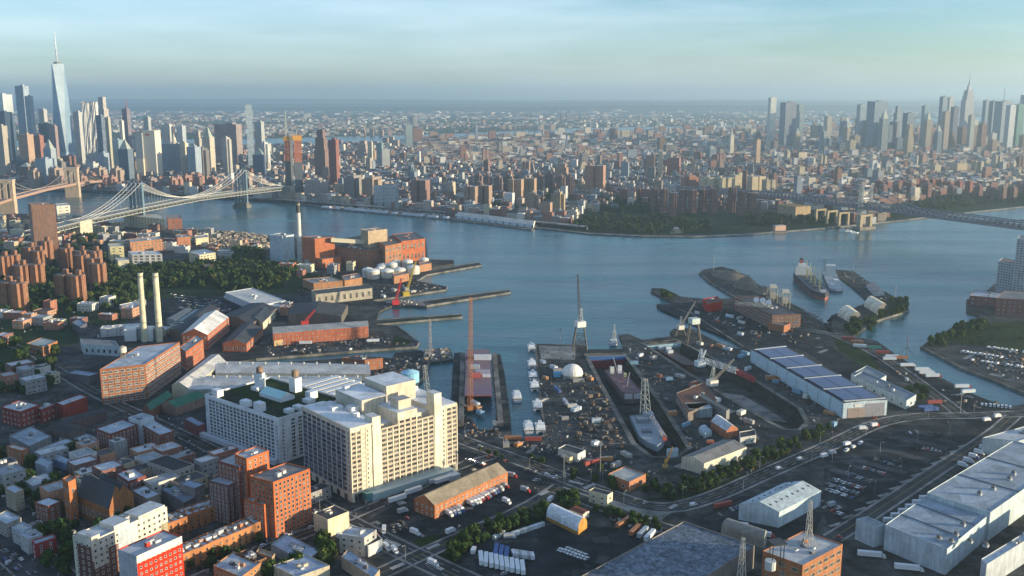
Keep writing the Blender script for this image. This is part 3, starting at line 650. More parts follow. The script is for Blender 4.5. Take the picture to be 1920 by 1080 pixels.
T = [  # px, distance, width px, top row, colour, style, facade, label
 (196, 3850, 20, 182, (.5, .41, .33), 'step', 'facade_tower', 'slender tan stone skyscraper with notched crown behind the rippled silver tower'),
 (192, 3400, 13, 216, (.10, .11, .14), 'slab', 'facade_tower', 'dark glass block in front of the slender tan stone skyscraper'),
 (6, 4300, 30, 177, (.50, .53, .52), 'slab', 'curtain_glass', 'wide pale glass skyscraper at the edge of the skyline'),
 (8, 3900, 24, 210, (.05, .08, .12), 'slab', 'curtain_glass', 'dark blue glass tower in front of the wide pale one'),
 (4, 3300, 18, 236, (.40, .35, .28), 'slab', 'facade', 'beige slab tower at the very edge below the dark blue tower'),
 (48, 4150, 19, 161, (.33, .38, .42), 'slab', 'facade_tower', 'tall glass skyscraper under construction with a ragged brown crown'),
 (61, 4050, 12, 180, (.36, .42, .46), 'slab', 'facade_tower', 'lower glass shoulder tower beside the unfinished skyscraper'),
 (84, 4300, 12, 205, (.52, .47, .40), 'slab', 'facade_tower', 'cream banded tower between the unfinished and needle skyscrapers'),
 (86, 3900, 20, 232, (.04, .06, .09), 'slab', 'curtain_glass', 'squat dark glass block in front of the cream banded tower'),
 (103, 3700, 14, 236, (.30, .22, .22), 'slab', 'facade', 'mauve stone block just left of the needle skyscraper'),
 (48, 3500, 22, 252, (.45, .30, .20), 'slab', 'facade', 'sunlit orange brown block below the unfinished skyscraper'),
 (74, 3300, 14, 254, (.30, .13, .09), 'slab', 'facade', 'red brick tower with orange top below the dark glass block'),
 (92, 3200, 18, 262, (.30, .36, .40), 'pyr', 'facade', 'grey stepped tower with pale pointed top near the red brick tower'),
 (150, 3700, 14, 210, (.45, .45, .43), 'slab', 'facade', 'pale grey slab immediately left of the rippled silver tower'),
 (206, 3600, 8, 220, (.42, .40, .30), 'slab', 'facade', 'narrow olive slab right of the tan stone skyscraper'),
 (218, 3700, 18, 262, (.30, .38, .42), 'slab', 'curtain_glass', 'low blue glass block with a white top under the reddish tower'),
 (231, 3900, 7, 226, (.62, .60, .55), 'slab', 'facade', 'thin white tower beside the reddish unfinished tower'),
 (240, 4000, 12, 204, (.20, .12, .11), 'slab', 'facade_tower', 'reddish tower under construction with a red crane on top'),
 (234, 3100, 22, 262, (.12, .16, .20), 'pyr', 'facade', 'dark tapering ziggurat tower left of the windowless cream slab'),
 (278, 4200, 11, 219, (.45, .44, .38), 'slab', 'facade_tower', 'slim beige tower rising behind the windowless cream slab'),
 (315, 4300, 20, 234, (.50, .50, .47), 'slab', 'facade', 'white framed block cluster right of the windowless slab'),
 (340, 4300, 14, 236, (.42, .46, .48), 'slab', 'curtain_glass', 'pale blue glass block with white top in the cluster'),
 (325, 3450, 48, 270, (.26, .30, .33), 'slab', 'facade', 'broad grey municipal building with a tiered cupola'),
 (345, 3400, 13, 268, (.58, .5, .36), 'slab', 'facade', 'sunlit cream wing of the broad grey municipal building'),
 (372, 3500, 14, 246, (.42, .37, .32), 'step', 'facade', 'stepped tan tower left of the pyramid-roofed courthouse'),
 (390, 3450, 19, 238, (.50, .44, .34), 'pyr', 'facade', 'cream courthouse tower with a pyramid roof'),
 (427, 3900, 50, 233, (.34, .26, .23), 'slab', 'facade_wide', 'broad brown windowed tower with a dark crown'),
 (424, 3400, 18, 258, (.44, .41, .36), 'notch', 'facade', 'concrete tower with slots in front of the broad brown tower'),
 (487, 4100, 15, 228, (.46, .44, .38), 'slab', 'facade_tower', 'rounded beige glass tower right of the jagged glass tower'),
 (411, 3950, 10, 236, (.09, .1, .12), 'slab', 'facade', 'dark slab against the left side of the broad brown tower'),
 (602, 3250, 24, 243, (.20, .125, .10), 'step', 'facade', 'brown sloped-shoulder apartment tower near the river inlet view'),
 (626, 2950, 17, 262, (.24, .09, .07), 'slab', 'facade', 'narrow dark red slab tower right of the orange-topped tower'),
 (590, 2640, 37, 338, (.34, .30, .27), 'slab', 'facade', 'grey beige apartment slab beside the orange-topped tower'),
 (660, 2650, 36, 330, (.28, .25, .22), 'notch', 'facade', 'grey brown apartment slab left of the striped white block'),
 (695, 2600, 38, 333, (.36, .26, .18), 'notch', 'facade', 'tan ended apartment slab just left of the striped white block'),
 (722, 2500, 48, 349, (.50, .54, .55), 'slab', 'facade_wide', 'white and blue striped apartment block by the river drive'),
 (787, 2470, 33, 338, (.25, .14, .11), 'twin', 'facade', 'dark brick twin slab right of the striped white block'),
 (882, 2420, 26, 350, (.33, .22, .15), 'twin', 'facade', 'tan brick tower behind the white pier shed, left one of the pair'),
 (910, 2480, 25, 348, (.33, .22, .15), 'twin', 'facade', 'tan brick tower behind the white pier shed, right one of the pair'),
 (967, 2560, 27, 337, (.38, .25, .15), 'twin', 'facade', 'tan brick tower with golden side above the white pier shed'),
 (992, 2620, 26, 335, (.38, .25, .15), 'twin', 'facade', 'tan brick twin tower beside the golden-sided one'),
 (998, 2290, 27, 362, (.35, .25, .17), 'notch', 'facade', 'tan tower standing at the right end of the white pier shed'),
 (1047, 2270, 28, 360, (.38, .28, .17), 'notch', 'facade', 'yellowish tower alone at the left edge of the riverside park'),
 (1117, 2780, 38, 311, (.38, .21, .14), 'twin', 'facade', 'large rosy brick double tower above the leafy blocks'),
 (1055, 3000, 27, 307, (.36, .22, .15), 'step', 'facade', 'rosy brick tower with stepped top left of the double tower'),
 (1221, 3300, 17, 291, (.36, .22, .15), 'slab', 'facade', 'brown slab left of the thin cream slab'),
 (1239, 3300, 9, 285, (.55, .46, .33), 'slab', 'facade', 'thin cream slab tower in the middle of the low city'),
 (1265, 3300, 26, 296, (.30, .14, .11), 'slab', 'facade', 'red brick slab right of the thin cream slab'),
 (1296, 2800, 32, 329, (.38, .17, .11), 'notch', 'facade', 'red brick apartment slab left of the cream apartment row'),
 (1330, 2750, 30, 333, (.60, .50, .32), 'notch', 'facade', 'first cream block from the left in the cream apartment row'),
 (1362, 2740, 34, 334, (.60, .50, .32), 'twin', 'facade', 'second cream block from the left in the cream apartment row'),
 (1388, 2850, 30, 328, (.60, .50, .32), 'slab', 'facade', 'third cream block from the left in the cream apartment row'),
 (1420, 2750, 34, 331, (.60, .50, .32), 'twin', 'facade', 'fourth cream block from the left in the cream apartment row'),
 (1446, 2680, 22, 338, (.46, .38, .26), 'twin', 'facade', 'rightmost cream block in the cream apartment row'),
 (1446, 5300, 13, 183, (.66, .66, .62), 'slab', 'curtain_glass', 'bright white glass tower with a sharp angled top'),
 (1478, 5500, 25, 192, (.26, .24, .27), 'slab', 'facade_tower', 'bulky unfinished tower with white panels right of the bright glass tower'),
 (1499, 5700, 12, 196, (.30, .36, .40), 'slab', 'curtain_glass', 'hazy grey tower behind the bulky unfinished one'),
 (1495, 4700, 10, 240, (.45, .36, .28), 'pyr', 'facade', 'small stone clock tower with pointed top below the unfinished tower'),
 (1372, 4500, 8, 243, (.60, .55, .42), 'pyr', 'facade', 'small cream spire tower left of the bright glass tower'),
 (1421, 3900, 9, 262, (.5, .36, .24), 'slab', 'facade', 'thin cream slab tower below the bright glass tower'),
 (1645, 5200, 30, 190, (.18, .25, .30), 'slab', 'facade_tower', 'broad dark glass tower with flared flat top'),
 (1657, 4800, 15, 205, (.28, .33, .34), 'pyr', 'facade', 'tower with tapering pale crown in front of the flared glass tower'),
 (1614, 5600, 14, 196, (.3, .36, .42), 'slab', 'curtain_glass', 'blue grey glass slab left of the flared glass tower'),
 (1683, 5400, 16, 199, (.26, .3, .32), 'step', 'facade_tower', 'dark stepped tower with golden edge right of the flared tower'),
 (1704, 5100, 18, 212, (.10, .13, .18), 'slab', 'facade_tower', 'black glass block midway between the two big midtown towers'),
 (1706, 4600, 14, 233, (.48, .38, .26), 'step', 'facade', 'sunlit gold brick block below the black glass block'),
 (1733, 5500, 11, 198, (.2, .3, .36), 'slab', 'curtain_glass', 'dark teal slab right of the black glass block'),
 (1739, 4900, 12, 208, (.42, .36, .28), 'pyr', 'facade', 'tower with gilded pyramid top left of the dark pair'),
 (1766, 5600, 12, 181, (.14, .2, .26), 'slab', 'facade_tower', 'dark half of the slab pair left of the stepped stone skyscraper'),
 (1778, 5620, 11, 183, (.42, .42, .38), 'slab', 'facade_tower', 'pale half of the slab pair left of the stepped stone skyscraper'),
 (1772, 4900, 12, 209, (.45, .37, .3), 'slab', 'facade', 'tan block in front of the dark and pale slab pair'),
 (1788, 5300, 12, 200, (.2, .2, .26), 'slab', 'facade', 'purple grey block just left of the stepped stone skyscraper'),
 (1820, 4900, 10, 216, (.45, .48, .42), 'slab', 'facade', 'pale green slab at the foot of the stepped stone skyscraper'),
 (1847, 6000, 11, 188, (.14, .2, .26), 'slab', 'facade_tower', 'left one of two dark slabs right of the stepped stone skyscraper'),
 (1860, 6000, 9, 189, (.14, .2, .26), 'slab', 'facade_tower', 'right one of two dark slabs right of the stepped stone skyscraper'),
 (1882, 5700, 26, 190, (.16, .19, .24), 'slab', 'facade_tower', 'dark blocky tower carrying a tall antenna'),
 (1893, 5200, 14, 197, (.62, .62, .6), 'slab', 'facade_tower', 'white fronted tower below the antenna tower'),
 (1909, 5400, 16, 196, (.05, .16, .14), 'slab', 'curtain_glass', 'green glass tower right of the white fronted one'),
 (1919, 5800, 14, 178, (.2, .3, .36), 'slab', 'curtain_glass', 'blue crystal-topped tower at the right edge of the skyline'),
 (1804, 3500, 27, 306, (.50, .40, .26), 'slab', 'facade', 'wide tan apartment slab beyond the suspension bridge'),
 (1837, 3500, 16, 303, (.50, .42, .28), 'twin', 'facade', 'golden apartment tower right of the wide tan slab'),
 (1853, 3800, 10, 299, (.42, .36, .26), 'slab', 'facade', 'slim tan tower behind the golden apartment tower'),
 (1872, 3700, 14, 292, (.48, .4, .3), 'twin', 'facade', 'tall pale apartment tower near the right edge above the park'),
 (1908, 3500, 18, 318, (.40, .36, .26), 'slab', 'facade', 'tan slab at the right edge above the park'),
 (766, 5200, 14, 234, (.40, .48, .48), 'slab', 'curtain_glass', 'lone green glass apartment tower by the far river'),
 (712, 3900, 12, 268, (.20, .28, .26), 'slab', 'facade_tower', 'dark green tower left of the pale grey slab'),
 (722, 3700, 16, 280, (.45, .46, .44), 'slab', 'facade', 'pale grey slab in front of the dark green tower'),
 (694, 4000, 9, 266, (.52, .48, .38), 'slab', 'facade', 'thin cream block left of the dark green tower'),
 (680, 4200, 22, 264, (.38, .30, .26), 'step', 'facade', 'stepped stone block by the near bank of the far river'),
]
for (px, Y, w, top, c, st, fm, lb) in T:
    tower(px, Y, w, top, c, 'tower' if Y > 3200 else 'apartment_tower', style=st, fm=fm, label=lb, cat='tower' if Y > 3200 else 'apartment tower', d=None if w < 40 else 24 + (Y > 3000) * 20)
# jagged stacked-glass tower
X = xat(469, 3700, 60); root = thing('jagged_tower', X, 3715); b = B(('facade_tower',)); RESERVED.append((X, 3715, 30)); zt = hz((X, 3700), 196); rl = random.Random(9)
for i in range(14):
    z0 = 2 + (zt - 2) * i / 14; z1 = 2 + (zt - 2) * (i + 1) / 14; j = 1 + max(0, i - 6) * .6
    b.prism(rect(X + rl.uniform(-j, j), 3715 + rl.uniform(-j, j), 25 + rl.uniform(-j, j), 25, GA), z0, z1 - .6, (.40, .46, .48), m='facade_tower')
part('facade', b, root); tag(root, 'slim glass tower of shifted stacked boxes right of the broad brown tower', 'skyscraper')
# windowless cream slab
X = xat(278, 3250, 60); zt = hz((X, 3250), 245); root = thing('windowless_tower', X, 3270); b = B(('paint', 'facade')); RESERVED.append((X, 3270, 50)); a = math.radians(-8)
b.prism(rect(X + 8, 3275, 44, 40, a), 2, zt, (.60, .53, .42), m='paint'); b.prism(rect(X - 26, 3272, 26, 36, a), 2, zt - 8, (.40, .42, .40), m='facade')  # left block greyer than the cream one: its shade is in the colour
b.prism(rect(X - 26, 3270, 26, 36, a), 2, 2 + (zt - 2) * .45, (.58, .50, .38), m='paint'); part('shaft', b, root)
b = B(('glass',)); b.prism(rect(X + 21, 3254.5, 8, 2, a), 60, zt - 14, (.1, .12, .12), m='glass'); b.prism(rect(X + 2, 3254.7, 16, 1, a), zt - 16, zt - 10, (.4, .1, .05), m='paint'); part('window_strip', b, root)
tag(root, 'windowless cream slab skyscraper with a dark strip and small red sign', 'tower'); far_lm(X, 3250, 'from the windowless cream slab')
# cupola on the municipal building, cranes
def small(name, label, cat, fn, x, y):
    root = thing(name, x, y); fn(root); tag(root, label, cat)
X = xat(324, 3440, 60); b = B(('facade', 'paint')); b.cyl(X, 3465, 112, 10, 14, 10, (.45, .4, .33), 'paint'); b.cyl(X, 3465, 126, 7, 14, 10, (.5, .45, .36), 'paint'); b.cyl(X, 3465, 140, 4, 14, 8, (.5, .45, .36), 'paint', r2=.5)
root = thing('cupola_tower', X, 3465); part('cupola', b, root); tag(root, 'tiered round cupola rising behind the broad grey municipal roof', 'cupola')
for px, Y, z0, tp, c, lb in ((237, 4000, 200, 188, (.5, .08, .06), 'red crane leaning over the reddish unfinished tower'), (1880, 5700, 200, 164, (.3, .32, .36), 'tall antenna mast on the dark blocky midtown tower'), (534, 2720, 150, 208, (.55, .55, .5), 'thin white tower crane mast left above the orange-topped tower'), (553, 2710, 170, 243, (.5, .5, .45), 'short hoist crane on the orange netting'), (324, 4200, 130, 224, (.45, .3, .3), 'faint red mast above the white framed cluster')):
    X = xat(px, Y, 100); zt = hz((X, Y + 20), tp); b = B(('steel',)); lean = 12 if 'crane' in lb else 0; b.lattice((X, Y + 20, z0 - 30), (X + (lean if lean else 0) * .3, Y + 20, zt), 3.2, 12, c, .45, w2=1.2); root = thing('crane' if lean else 'antenna', X, Y + 20, 2); part('mast', b, root); tag(root, lb, 'crane' if lean else 'antenna')
# --- orange-topped tower under construction by the bridge
X, Y = xat(549, 2700, 60), 2700.0; zt = hz((X, Y), 254); root = thing('unfinished_tower', X, Y + 18); RESERVED.append((X, Y + 18, 40)); a = math.radians(12); zm = hz((X, Y), 302)
b = B(('facade_tower', 'paint', 'roofing')); b.prism(rect(X - 13, Y + 18, 22, 30, a), 2, zm, (.05, .055, .065), (.2, .2, .2), 'facade', 'roofing'); b.prism(rect(X + 13, Y + 18, 22, 30, a), 2, zm - 4, (.12, .135, .15), (.2, .2, .2), 'facade', 'roofing'); part('lower_facade', b, root)
b = B(('facade_wide',))
for ox in (-13, 13): b.prism(rect(X + ox, Y + 18, 21, 29, a), zm - 4, zt - 14, (.52, .17, .08), m='facade_wide')
for k in range(7): b.prism(rect(X - 13 + (k % 2) * 26, Y + 18, 22.5, 30.5, a), zm + 4 + k * 5.5, zm + 5 + k * 5.5, (.35, .09, .05), m='paint')
part('orange_cladding', b, root)
b = B(('paint',)); b.prism(rect(X - 13, Y + 18, 25, 32, a), zt - 15, zt - 3, (.62, .30, .05), m='paint'); b.prism(rect(X + 13, Y + 18, 25, 32, a), zt - 14, zt, (.62, .30, .05), m='paint'); part('safety_netting', b, root)
b = B(('steel',)); b.lattice((X - 1, Y, 2), (X - 1, Y, zt + 3), 4.5, 40, (.5, .5, .47), .5); part('hoist_mast', b, root)
tag(root, 'tower under construction, dark below, orange cladding and yellow netting on top, beside the bridge end', 'tower'); far_lm(X, Y, 'from the orange-topped unfinished tower')
for X, Y, ph in ((756, 2068, 'from the steel suspension bridge tower'), (xat(1047, 2270), 2270, 'from the lone yellowish tower by the park'), (xat(722, 2500), 2500, 'from the striped white apartment block'), (xat(1117, 2780), 2780, 'from the rosy double tower'), (xat(1390, 2800), 2800, 'from the cream apartment row'),
    (xat(1446, 5300), 5300, 'from the bright white glass tower'), (xat(1645, 5200), 5200, 'from the flared dark glass tower'), (xat(766, 5200), 5200, 'from the lone green glass tower'), (xat(427, 3900), 3900, 'from the broad brown tower'), (xat(1850, 3500), 3500, 'from the golden tower beyond the park'), (xat(1239, 3300), 3300, 'from the thin cream slab'),
    (xat(60, 3100), 3100, 'from the stone bridge tower')): far_lm(X, Y, ph)
# --- brick projects: repeated towers
def proj(lst, Y, h, wpx, col, nm, desc, grp, style='cross'):
    for px in lst:
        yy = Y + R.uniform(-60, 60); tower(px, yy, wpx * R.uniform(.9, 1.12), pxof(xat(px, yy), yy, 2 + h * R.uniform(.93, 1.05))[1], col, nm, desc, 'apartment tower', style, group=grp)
proj([897, 914, 934, 952, 972, 1010, 1030, 1052, 1068], 2830, 60, 17, (.22, .135, .11), 'apartment_tower', 'dark brown brick apartment tower', 'brown towers behind the leafy blocks', 'notch')
proj([1228, 1246, 1263, 1282, 1300, 1320, 1339, 1375, 1393, 1411], 2330, 58, 17, (.25, .135, .10), 'apartment_tower', 'narrow brown brick tower', 'narrow brick towers behind the riverside park', 'cross')
proj([1180, 1200, 1222, 1172, 1190, 1212], 2560, 36, 15, (.30, .13, .09), 'apartment_tower', 'reddish brick block', 'reddish blocks above the leafy streets', 'cross')
proj([1652, 1668, 1690, 1706, 1722, 1738, 1752, 1768, 1785, 1803, 1822], 2900, 34, 17, (.33, .12, .08), 'apartment_block', 'red brick housing block', 'red brick housing blocks beyond the suspension bridge', 'cross')
proj([1660, 1688, 1712, 1744, 1790, 1840, 1862, 1885, 1905, 1925], 2700, 38, 17, (.22, .12, .10), 'apartment_block', 'shaded brick housing block', 'shaded brick housing blocks beyond the suspension bridge', 'notch')
proj([1478, 1500, 1520, 1540, 1560, 1590, 1640], 2700, 30, 16, (.34, .14, .10), 'apartment_block', 'pinkish brick block', 'pinkish blocks behind the suspension bridge', 'cross')
proj([96, 112, 128, 150, 170, 190, 206, 320, 345, 368, 395, 330, 355], 2950, 42, 20, (.34, .18, .13), 'apartment_tower', 'rosy brick apartment block', 'rosy brick blocks between the two bridges', 'notch')
proj([60, 100, 160, 183, 215], 2990, 60, 26, (.36, .27, .21), 'apartment_tower', 'buff apartment slab', 'buff slabs between the two bridges', 'notch')
proj([405, 432, 460, 486, 300, 280], 2900, 34, 22, (.30, .22, .19), 'apartment_block', 'grey brown apartment block', 'grey brown blocks behind the bridge cables', 'notch')
proj([735, 758, 815, 838, 860], 2620, 30, 18, (.28, .17, .13), 'apartment_block', 'brown walk-up block', 'brown blocks behind the river drive', 'notch')
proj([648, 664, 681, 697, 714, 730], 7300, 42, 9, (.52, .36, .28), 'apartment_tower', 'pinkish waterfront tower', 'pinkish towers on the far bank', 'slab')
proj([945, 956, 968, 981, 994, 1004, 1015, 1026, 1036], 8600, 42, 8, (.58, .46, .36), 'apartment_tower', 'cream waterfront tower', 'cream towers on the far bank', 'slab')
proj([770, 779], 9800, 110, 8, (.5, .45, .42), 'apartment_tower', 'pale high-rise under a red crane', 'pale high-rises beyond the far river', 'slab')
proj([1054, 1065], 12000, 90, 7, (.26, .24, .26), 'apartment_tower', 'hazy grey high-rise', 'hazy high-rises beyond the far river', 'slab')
# --- generated skyline towers (each its own thing)
rg = random.Random(21)
def cluster(n, x0, x1, y0, y1, h0, h1, w0, w1, desc, grp, pal, nm='tower', cat='tower', styles=('slab', 'step', 'slab', 'notch', 'slab', 'pyr')):
    k = 0; tries = 0
    while k < n and tries < n * 30:
        tries += 1
        Y = rg.uniform(y0, y1); px = rg.uniform(x0, x1); X = xat(px, Y)
        if not free(X, Y + 20, 16): continue
        hh = h0 + (h1 - h0) * rg.random() ** 1.7; w = rg.uniform(w0, w1); c = rg.choice(pal); fm = 'facade' if max(c) - min(c) > .08 or c[0] > .4 else rg.choice(['facade', 'facade_tower', 'curtain_glass'])
        word = {0: 'brick', 1: 'tan', 2: 'grey', 3: 'pale'}[0 if c[0] > 1.9 * c[2] else (1 if c[0] > 1.3 * c[2] else (2 if c[0] < .4 else 3))]
        tower(px, Y, w * FPX / (Y * .98 + 50), pxof(X, Y, 2 + hh)[1], c, nm, f'{word} {desc}', cat, rg.choice(styles), group=grp, fm=fm, d=rg.uniform(w0, w1)); k += 1
CP = PAL + [(.3, .36, .42), (.16, .2, .26), (.45, .48, .5), (.12, .15, .2)]
cluster(34, 10, 500, 3050, 4300, 50, 120, 24, 44, 'downtown block', 'downtown blocks', CP)
cluster(58, 1520, 1935, 4600, 6600, 50, 165, 22, 44, 'midtown tower', 'midtown towers', CP + [(.2, .26, .32)] * 4)
cluster(34, 1180, 1560, 4300, 6800, 36, 85, 20, 36, 'mid-rise', 'mid-rises west of midtown', CP)
cluster(60, 520, 1400, 2900, 4800, 30, 62, 16, 34, 'mid-rise', 'mid-rises scattered over the low city', PAL, 'mid_rise', 'mid-rise', ('slab', 'notch', 'step', 'twin'))
cluster(40, 1300, 1930, 2900, 4500, 28, 60, 16, 30, 'mid-rise', 'mid-rises scattered over the low city', PAL, 'mid_rise', 'mid-rise', ('slab', 'notch', 'step', 'twin'))
# --- the rest of the low city: blocks of row buildings, one mass
def inpoly(x, y, poly):
    c = False; j = len(poly) - 1
    for i in range(len(poly)):
        xi, yi = poly[i]; xj, yj = poly[j]
        if (yi > y) != (yj > y) and x < (xj - xi) * (y - yi) / (yj - yi) + xi: c = not c
        j = i
    return c
parks = [P((1050, 450), (1220, 460), (1400, 455), (1640, 440), (1560, 392), (1440, 392), (1230, 390), (1090, 398)), P((1640, 434), (1940, 410), (1940, 350), (1800, 362), (1670, 385))]
leafy = P((1060, 396), (1200, 392), (1240, 386), (1200, 366), (1060, 362), (900, 370), (880, 400), (960, 404))
cb = B(('facade', 'roofing')); nb = 0
def city(u0, u1, v0, v1, bu, bv, hm, hv, skip=0.0, big=0.03, w0=9, w1=26, ga=GA, where=None):
    global nb
    AVX, AVY = math.cos(ga), math.sin(ga); STX, STY = -math.sin(ga), math.cos(ga)
    rc = random.Random(int(u0 + v0)); u = u0
    while u < u1:
        v = v0
        while v < v1:
            cx, cyy = u * AVX + v * STX, u * AVY + v * STY
            px, py = pxof(cx, cyy) if cyy > 500 else (-999, 0)
            if -120 < px < 2040 and inpoly(cx, cyy, man):
                for row in (0, 1):
                    du = 6.0; end = bu - 16
                    while du < end:
                        w = rc.uniform(w0, w1) * (1.6 if cyy > 4200 else 1); w = min(w, end - du + 3)
                        x, y = cx + (du + w / 2) * AVX + (row * (bv - 16) * .5 + 12) * STX, cyy + (du + w / 2) * AVY + (row * (bv - 16) * .5 + 12) * STY
                        du += w + (rc.random() < .05) * 8
                        if (where and not where(x, y)) or rc.random() < skip or not inpoly(x, y, man) or not free(x, y, 8): continue
                        if any(inpoly(x, y, p) for p in parks): continue
                        if inpoly(x, y, leafy) and rc.random() < .72: continue
                        h = max(7, rc.gauss(hm, hv)); h *= rc.uniform(1.6, 2.6) if rc.random() < big else 1
                        c = rc.choice(PAL); k = rc.uniform(.8, 1.2); c = tuple(q * k for q in c)
                        dd = (bv - 16) * .5 * rc.uniform(.65, .98)
                        cb.prism(rect(x, y, w - .2, dd, ga), 2, 2 + h, c, rc.choice(RPAL), 'facade', 'roofing'); nb += 1
                        if rc.random() < .35: cb.box(x + rc.uniform(-2, 2), y + rc.uniform(-3, 3), 2 + h, 3.5, 4, 3, ga, c, 'roofing')
            v += bv
        u += bu
LOWE = lambda x, y: (x < .27 * y and y < 3900) or x < -.1 * y
city(-3400, 4600, 1400, 5400, 190, 62, 17, 4.5, where=lambda x, y: not LOWE(x, y))
city(-4600, 3400, 1400, 6400, 170, 60, 18, 5, ga=math.radians(-18), where=LOWE)
city(-1500, 6500, 5400, 8200, 240, 80, 22, 8, 0.1, .06, 16, 40, where=lambda x, y: not LOWE(x, y))
o = one('city_blocks', cb); o['kind'] = 'stuff'; o['label'] = 'thousands of low brick and stone buildings across the river'
# --- far bank: scattered roofs and tree masses
fb = B(('facade', 'roofing')); rc = random.Random(5)
def far_scatter(n, y0, y1, s0, s1, h0, h1, pal):
    for _ in range(n):
        Y = y0 + (y1 - y0) * rc.random() ** 1.2; X = xat(rc.uniform(-150, 2070), Y)
        if not inpoly(X, Y, nj): continue
        px = pxof(X, Y)[0]
        if math.sin(X * .0011 + 1.7) * math.sin(Y * .0017 + X * .0004) > .35 + .4 * rc.random(): continue
        h = rc.uniform(h0, h1) * (2.2 if rc.random() < .04 else 1)
        fb.prism(rect(X, Y, rc.uniform(s0, s1), rc.uniform(s0, s1), rc.choice((GA, .9, .1))), 2, 2 + h, rc.choice(pal), rc.choice([(.3, .32, .34), (.4, .42, .43), (.2, .22, .24), (.12, .12, .12), (.1, .1, .1)]), 'facade', 'roofing')
far_scatter(5200, 6600, 12500, 18, 46, 8, 20, PAL + [(.42, .41, .38)] * 4)
far_scatter(1500, 12500, 20000, 40, 120, 10, 26, PAL + [(.5, .49, .46)] * 6)
o = one('far_bank_buildings', fb); o['kind'] = 'stuff'
# ================================================================== BRIDGES
def cable_pts(p, q, sag, n=24):
    out = []
    for i in range(n + 1):
        t = i / n; z = p[2] + (q[2] - p[2]) * t - 4 * sag * t * (1 - t); out.append((p[0] + (q[0] - p[0]) * t, p[1] + (q[1] - p[1]) * t, z))
    return out
def lerp(a, b, t): return tuple(x + (y - x) * t for x, y in zip(a, b))
# --- blue steel suspension bridge on the left
T1 = Vector((-695, 2490, 0)); T2 = Vector((-818, 2110, 0)); A0 = Vector((-872, 1935, 0)); dd = (T1 - T2).normalized(); sd = Vector((dd.y, -dd.x, 0)); A1 = T1 + dd * 225; A2 = T1 + dd * 330
root = thing('suspension_bridge', T2.x, T2.y, 0); dk = 41.0
b = B(('steel',)); deckc = (.36, .38, .36); segs = [(A0 - dd * 120, 26), (A0, 33), (T2, dk - 2), ((T1 + T2) / 2, dk + 3), (T1, dk - 1), (A1, 34), (A2, 28)]
pl = []
for (p, z), (q, z2) in zip(segs, segs[1:]):
    k = 14
    for i in range(k): pl.append((p.x + (q.x - p.x) * i / k, p.y + (q.y - p.y) * i / k, z + (z2 - z) * i / k))
pl.append((A2.x, A2.y, 28))
for a, c in zip(pl, pl[1:]):
    for w0, w1, h0, h1, cc in ((-17, 17, 0, 1.6, (.20, .21, .21)), (-18, -17, 0, 8.5, None), (17, 18, 0, 8.5, None), (-17.5, 17.5, -6.5, -5.7, (.25, .27, .27))):
        if cc is None:
            continue
        P_ = [(a[0] + sd.x * w, a[1] + sd.y * w, a[2] + h) for w, h in ((w0, h0), (w1, h0), (w1, h1), (w0, h1))]; Q_ = [(c[0] + sd.x * w, c[1] + sd.y * w, c[2] + h) for w, h in ((w0, h0), (w1, h0), (w1, h1), (w0, h1))]
        for i in range(4): b.face([P_[i], P_[(i + 1) % 4], Q_[(i + 1) % 4], Q_[i]], cc)
part('deck', b, root)
b = B(('steel',))
for w in (-17.5, 17.5):
    for i, (a, c) in enumerate(zip(pl, pl[1:])):
        m_ = lerp(a, c, .5); f = lambda p, h: (p[0] + sd.x * w, p[1] + sd.y * w, p[2] + h)
        b.tube(f(a, 3.2), f(c, 3.2), .8, 4, (.40, .39, .34), cap=False); b.tube(f(a, -5.5), f(c, -5.5), .8, 4, (.40, .39, .34), cap=False)
        b.tube(f(a, -5.5), f(m_, 3.2), .55, 4, (.40, .39, .34), cap=False); b.tube(f(m_, 3.2), f(c, -5.5), .55, 4, (.40, .39, .34), cap=False)
part('truss', b, root)
for T_, zb in ((T1, 6), (T2, 6)):
    b = B(('steel',)); bl = (.13, .20, .25)
    for s_ in (-1, -.36, .36, 1):
        x, y = T_.x + sd.x * 15.5 * s_, T_.y + sd.y * 15.5 * s_; b.prism(rect(x, y, 3.4, 6, math.atan2(sd.y, sd.x)), zb, 96, bl); b.dome(x, y, 96, 1.6, 4, 8, 3, bl)
    for z in (22, 46, 58, 70, 82, 92):
        x, y = T_.x, T_.y; b.prism(rect(x, y, 34, 2.5, math.atan2(sd.y, sd.x)), z, z + 2, bl)
    for z in (46, 58, 70, 82):
        for s0, s1 in ((-1, -.36), (.36, 1), (-.36, .36)):
            for q0, q1 in ((s0, s1), (s1, s0)): b.tube((T_.x + sd.x * 15.5 * q0, T_.y + sd.y * 15.5 * q0, z), (T_.x + sd.x * 15.5 * q1, T_.y + sd.y * 15.5 * q1, z + 12), .7, 4, bl)
    part('bridge_tower', b, root)
    b = B(('pier',)); b.prism(rect(T_.x, T_.y, 42, 22, math.atan2(sd.y, sd.x)), -2, 7, (.3, .28, .25)); b.prism(rect(T_.x, T_.y, 36, 16, math.atan2(sd.y, sd.x)), 7, 12, (.3, .28, .25)); part('pier_base', b, root)
for w in (-16, -6, 6, 16):
    b = B(('paint',)); o = sd * w; cc = (.62, .60, .55); t1, t2 = (*(T1 + o).xy, 97), (*(T2 + o).xy, 97)
    c1 = cable_pts(t1, t2, 50); c0 = cable_pts((*(A0 + o).xy, 34), t2, 12, 14); c2 = cable_pts(t1, (*(A1 + o).xy, 36), 12, 14)
    for c_ in (c0, c1, c2): b.line(c_, 0.48, 5, cc)
    part('main_cable', b, root)
b = B(('steel',))
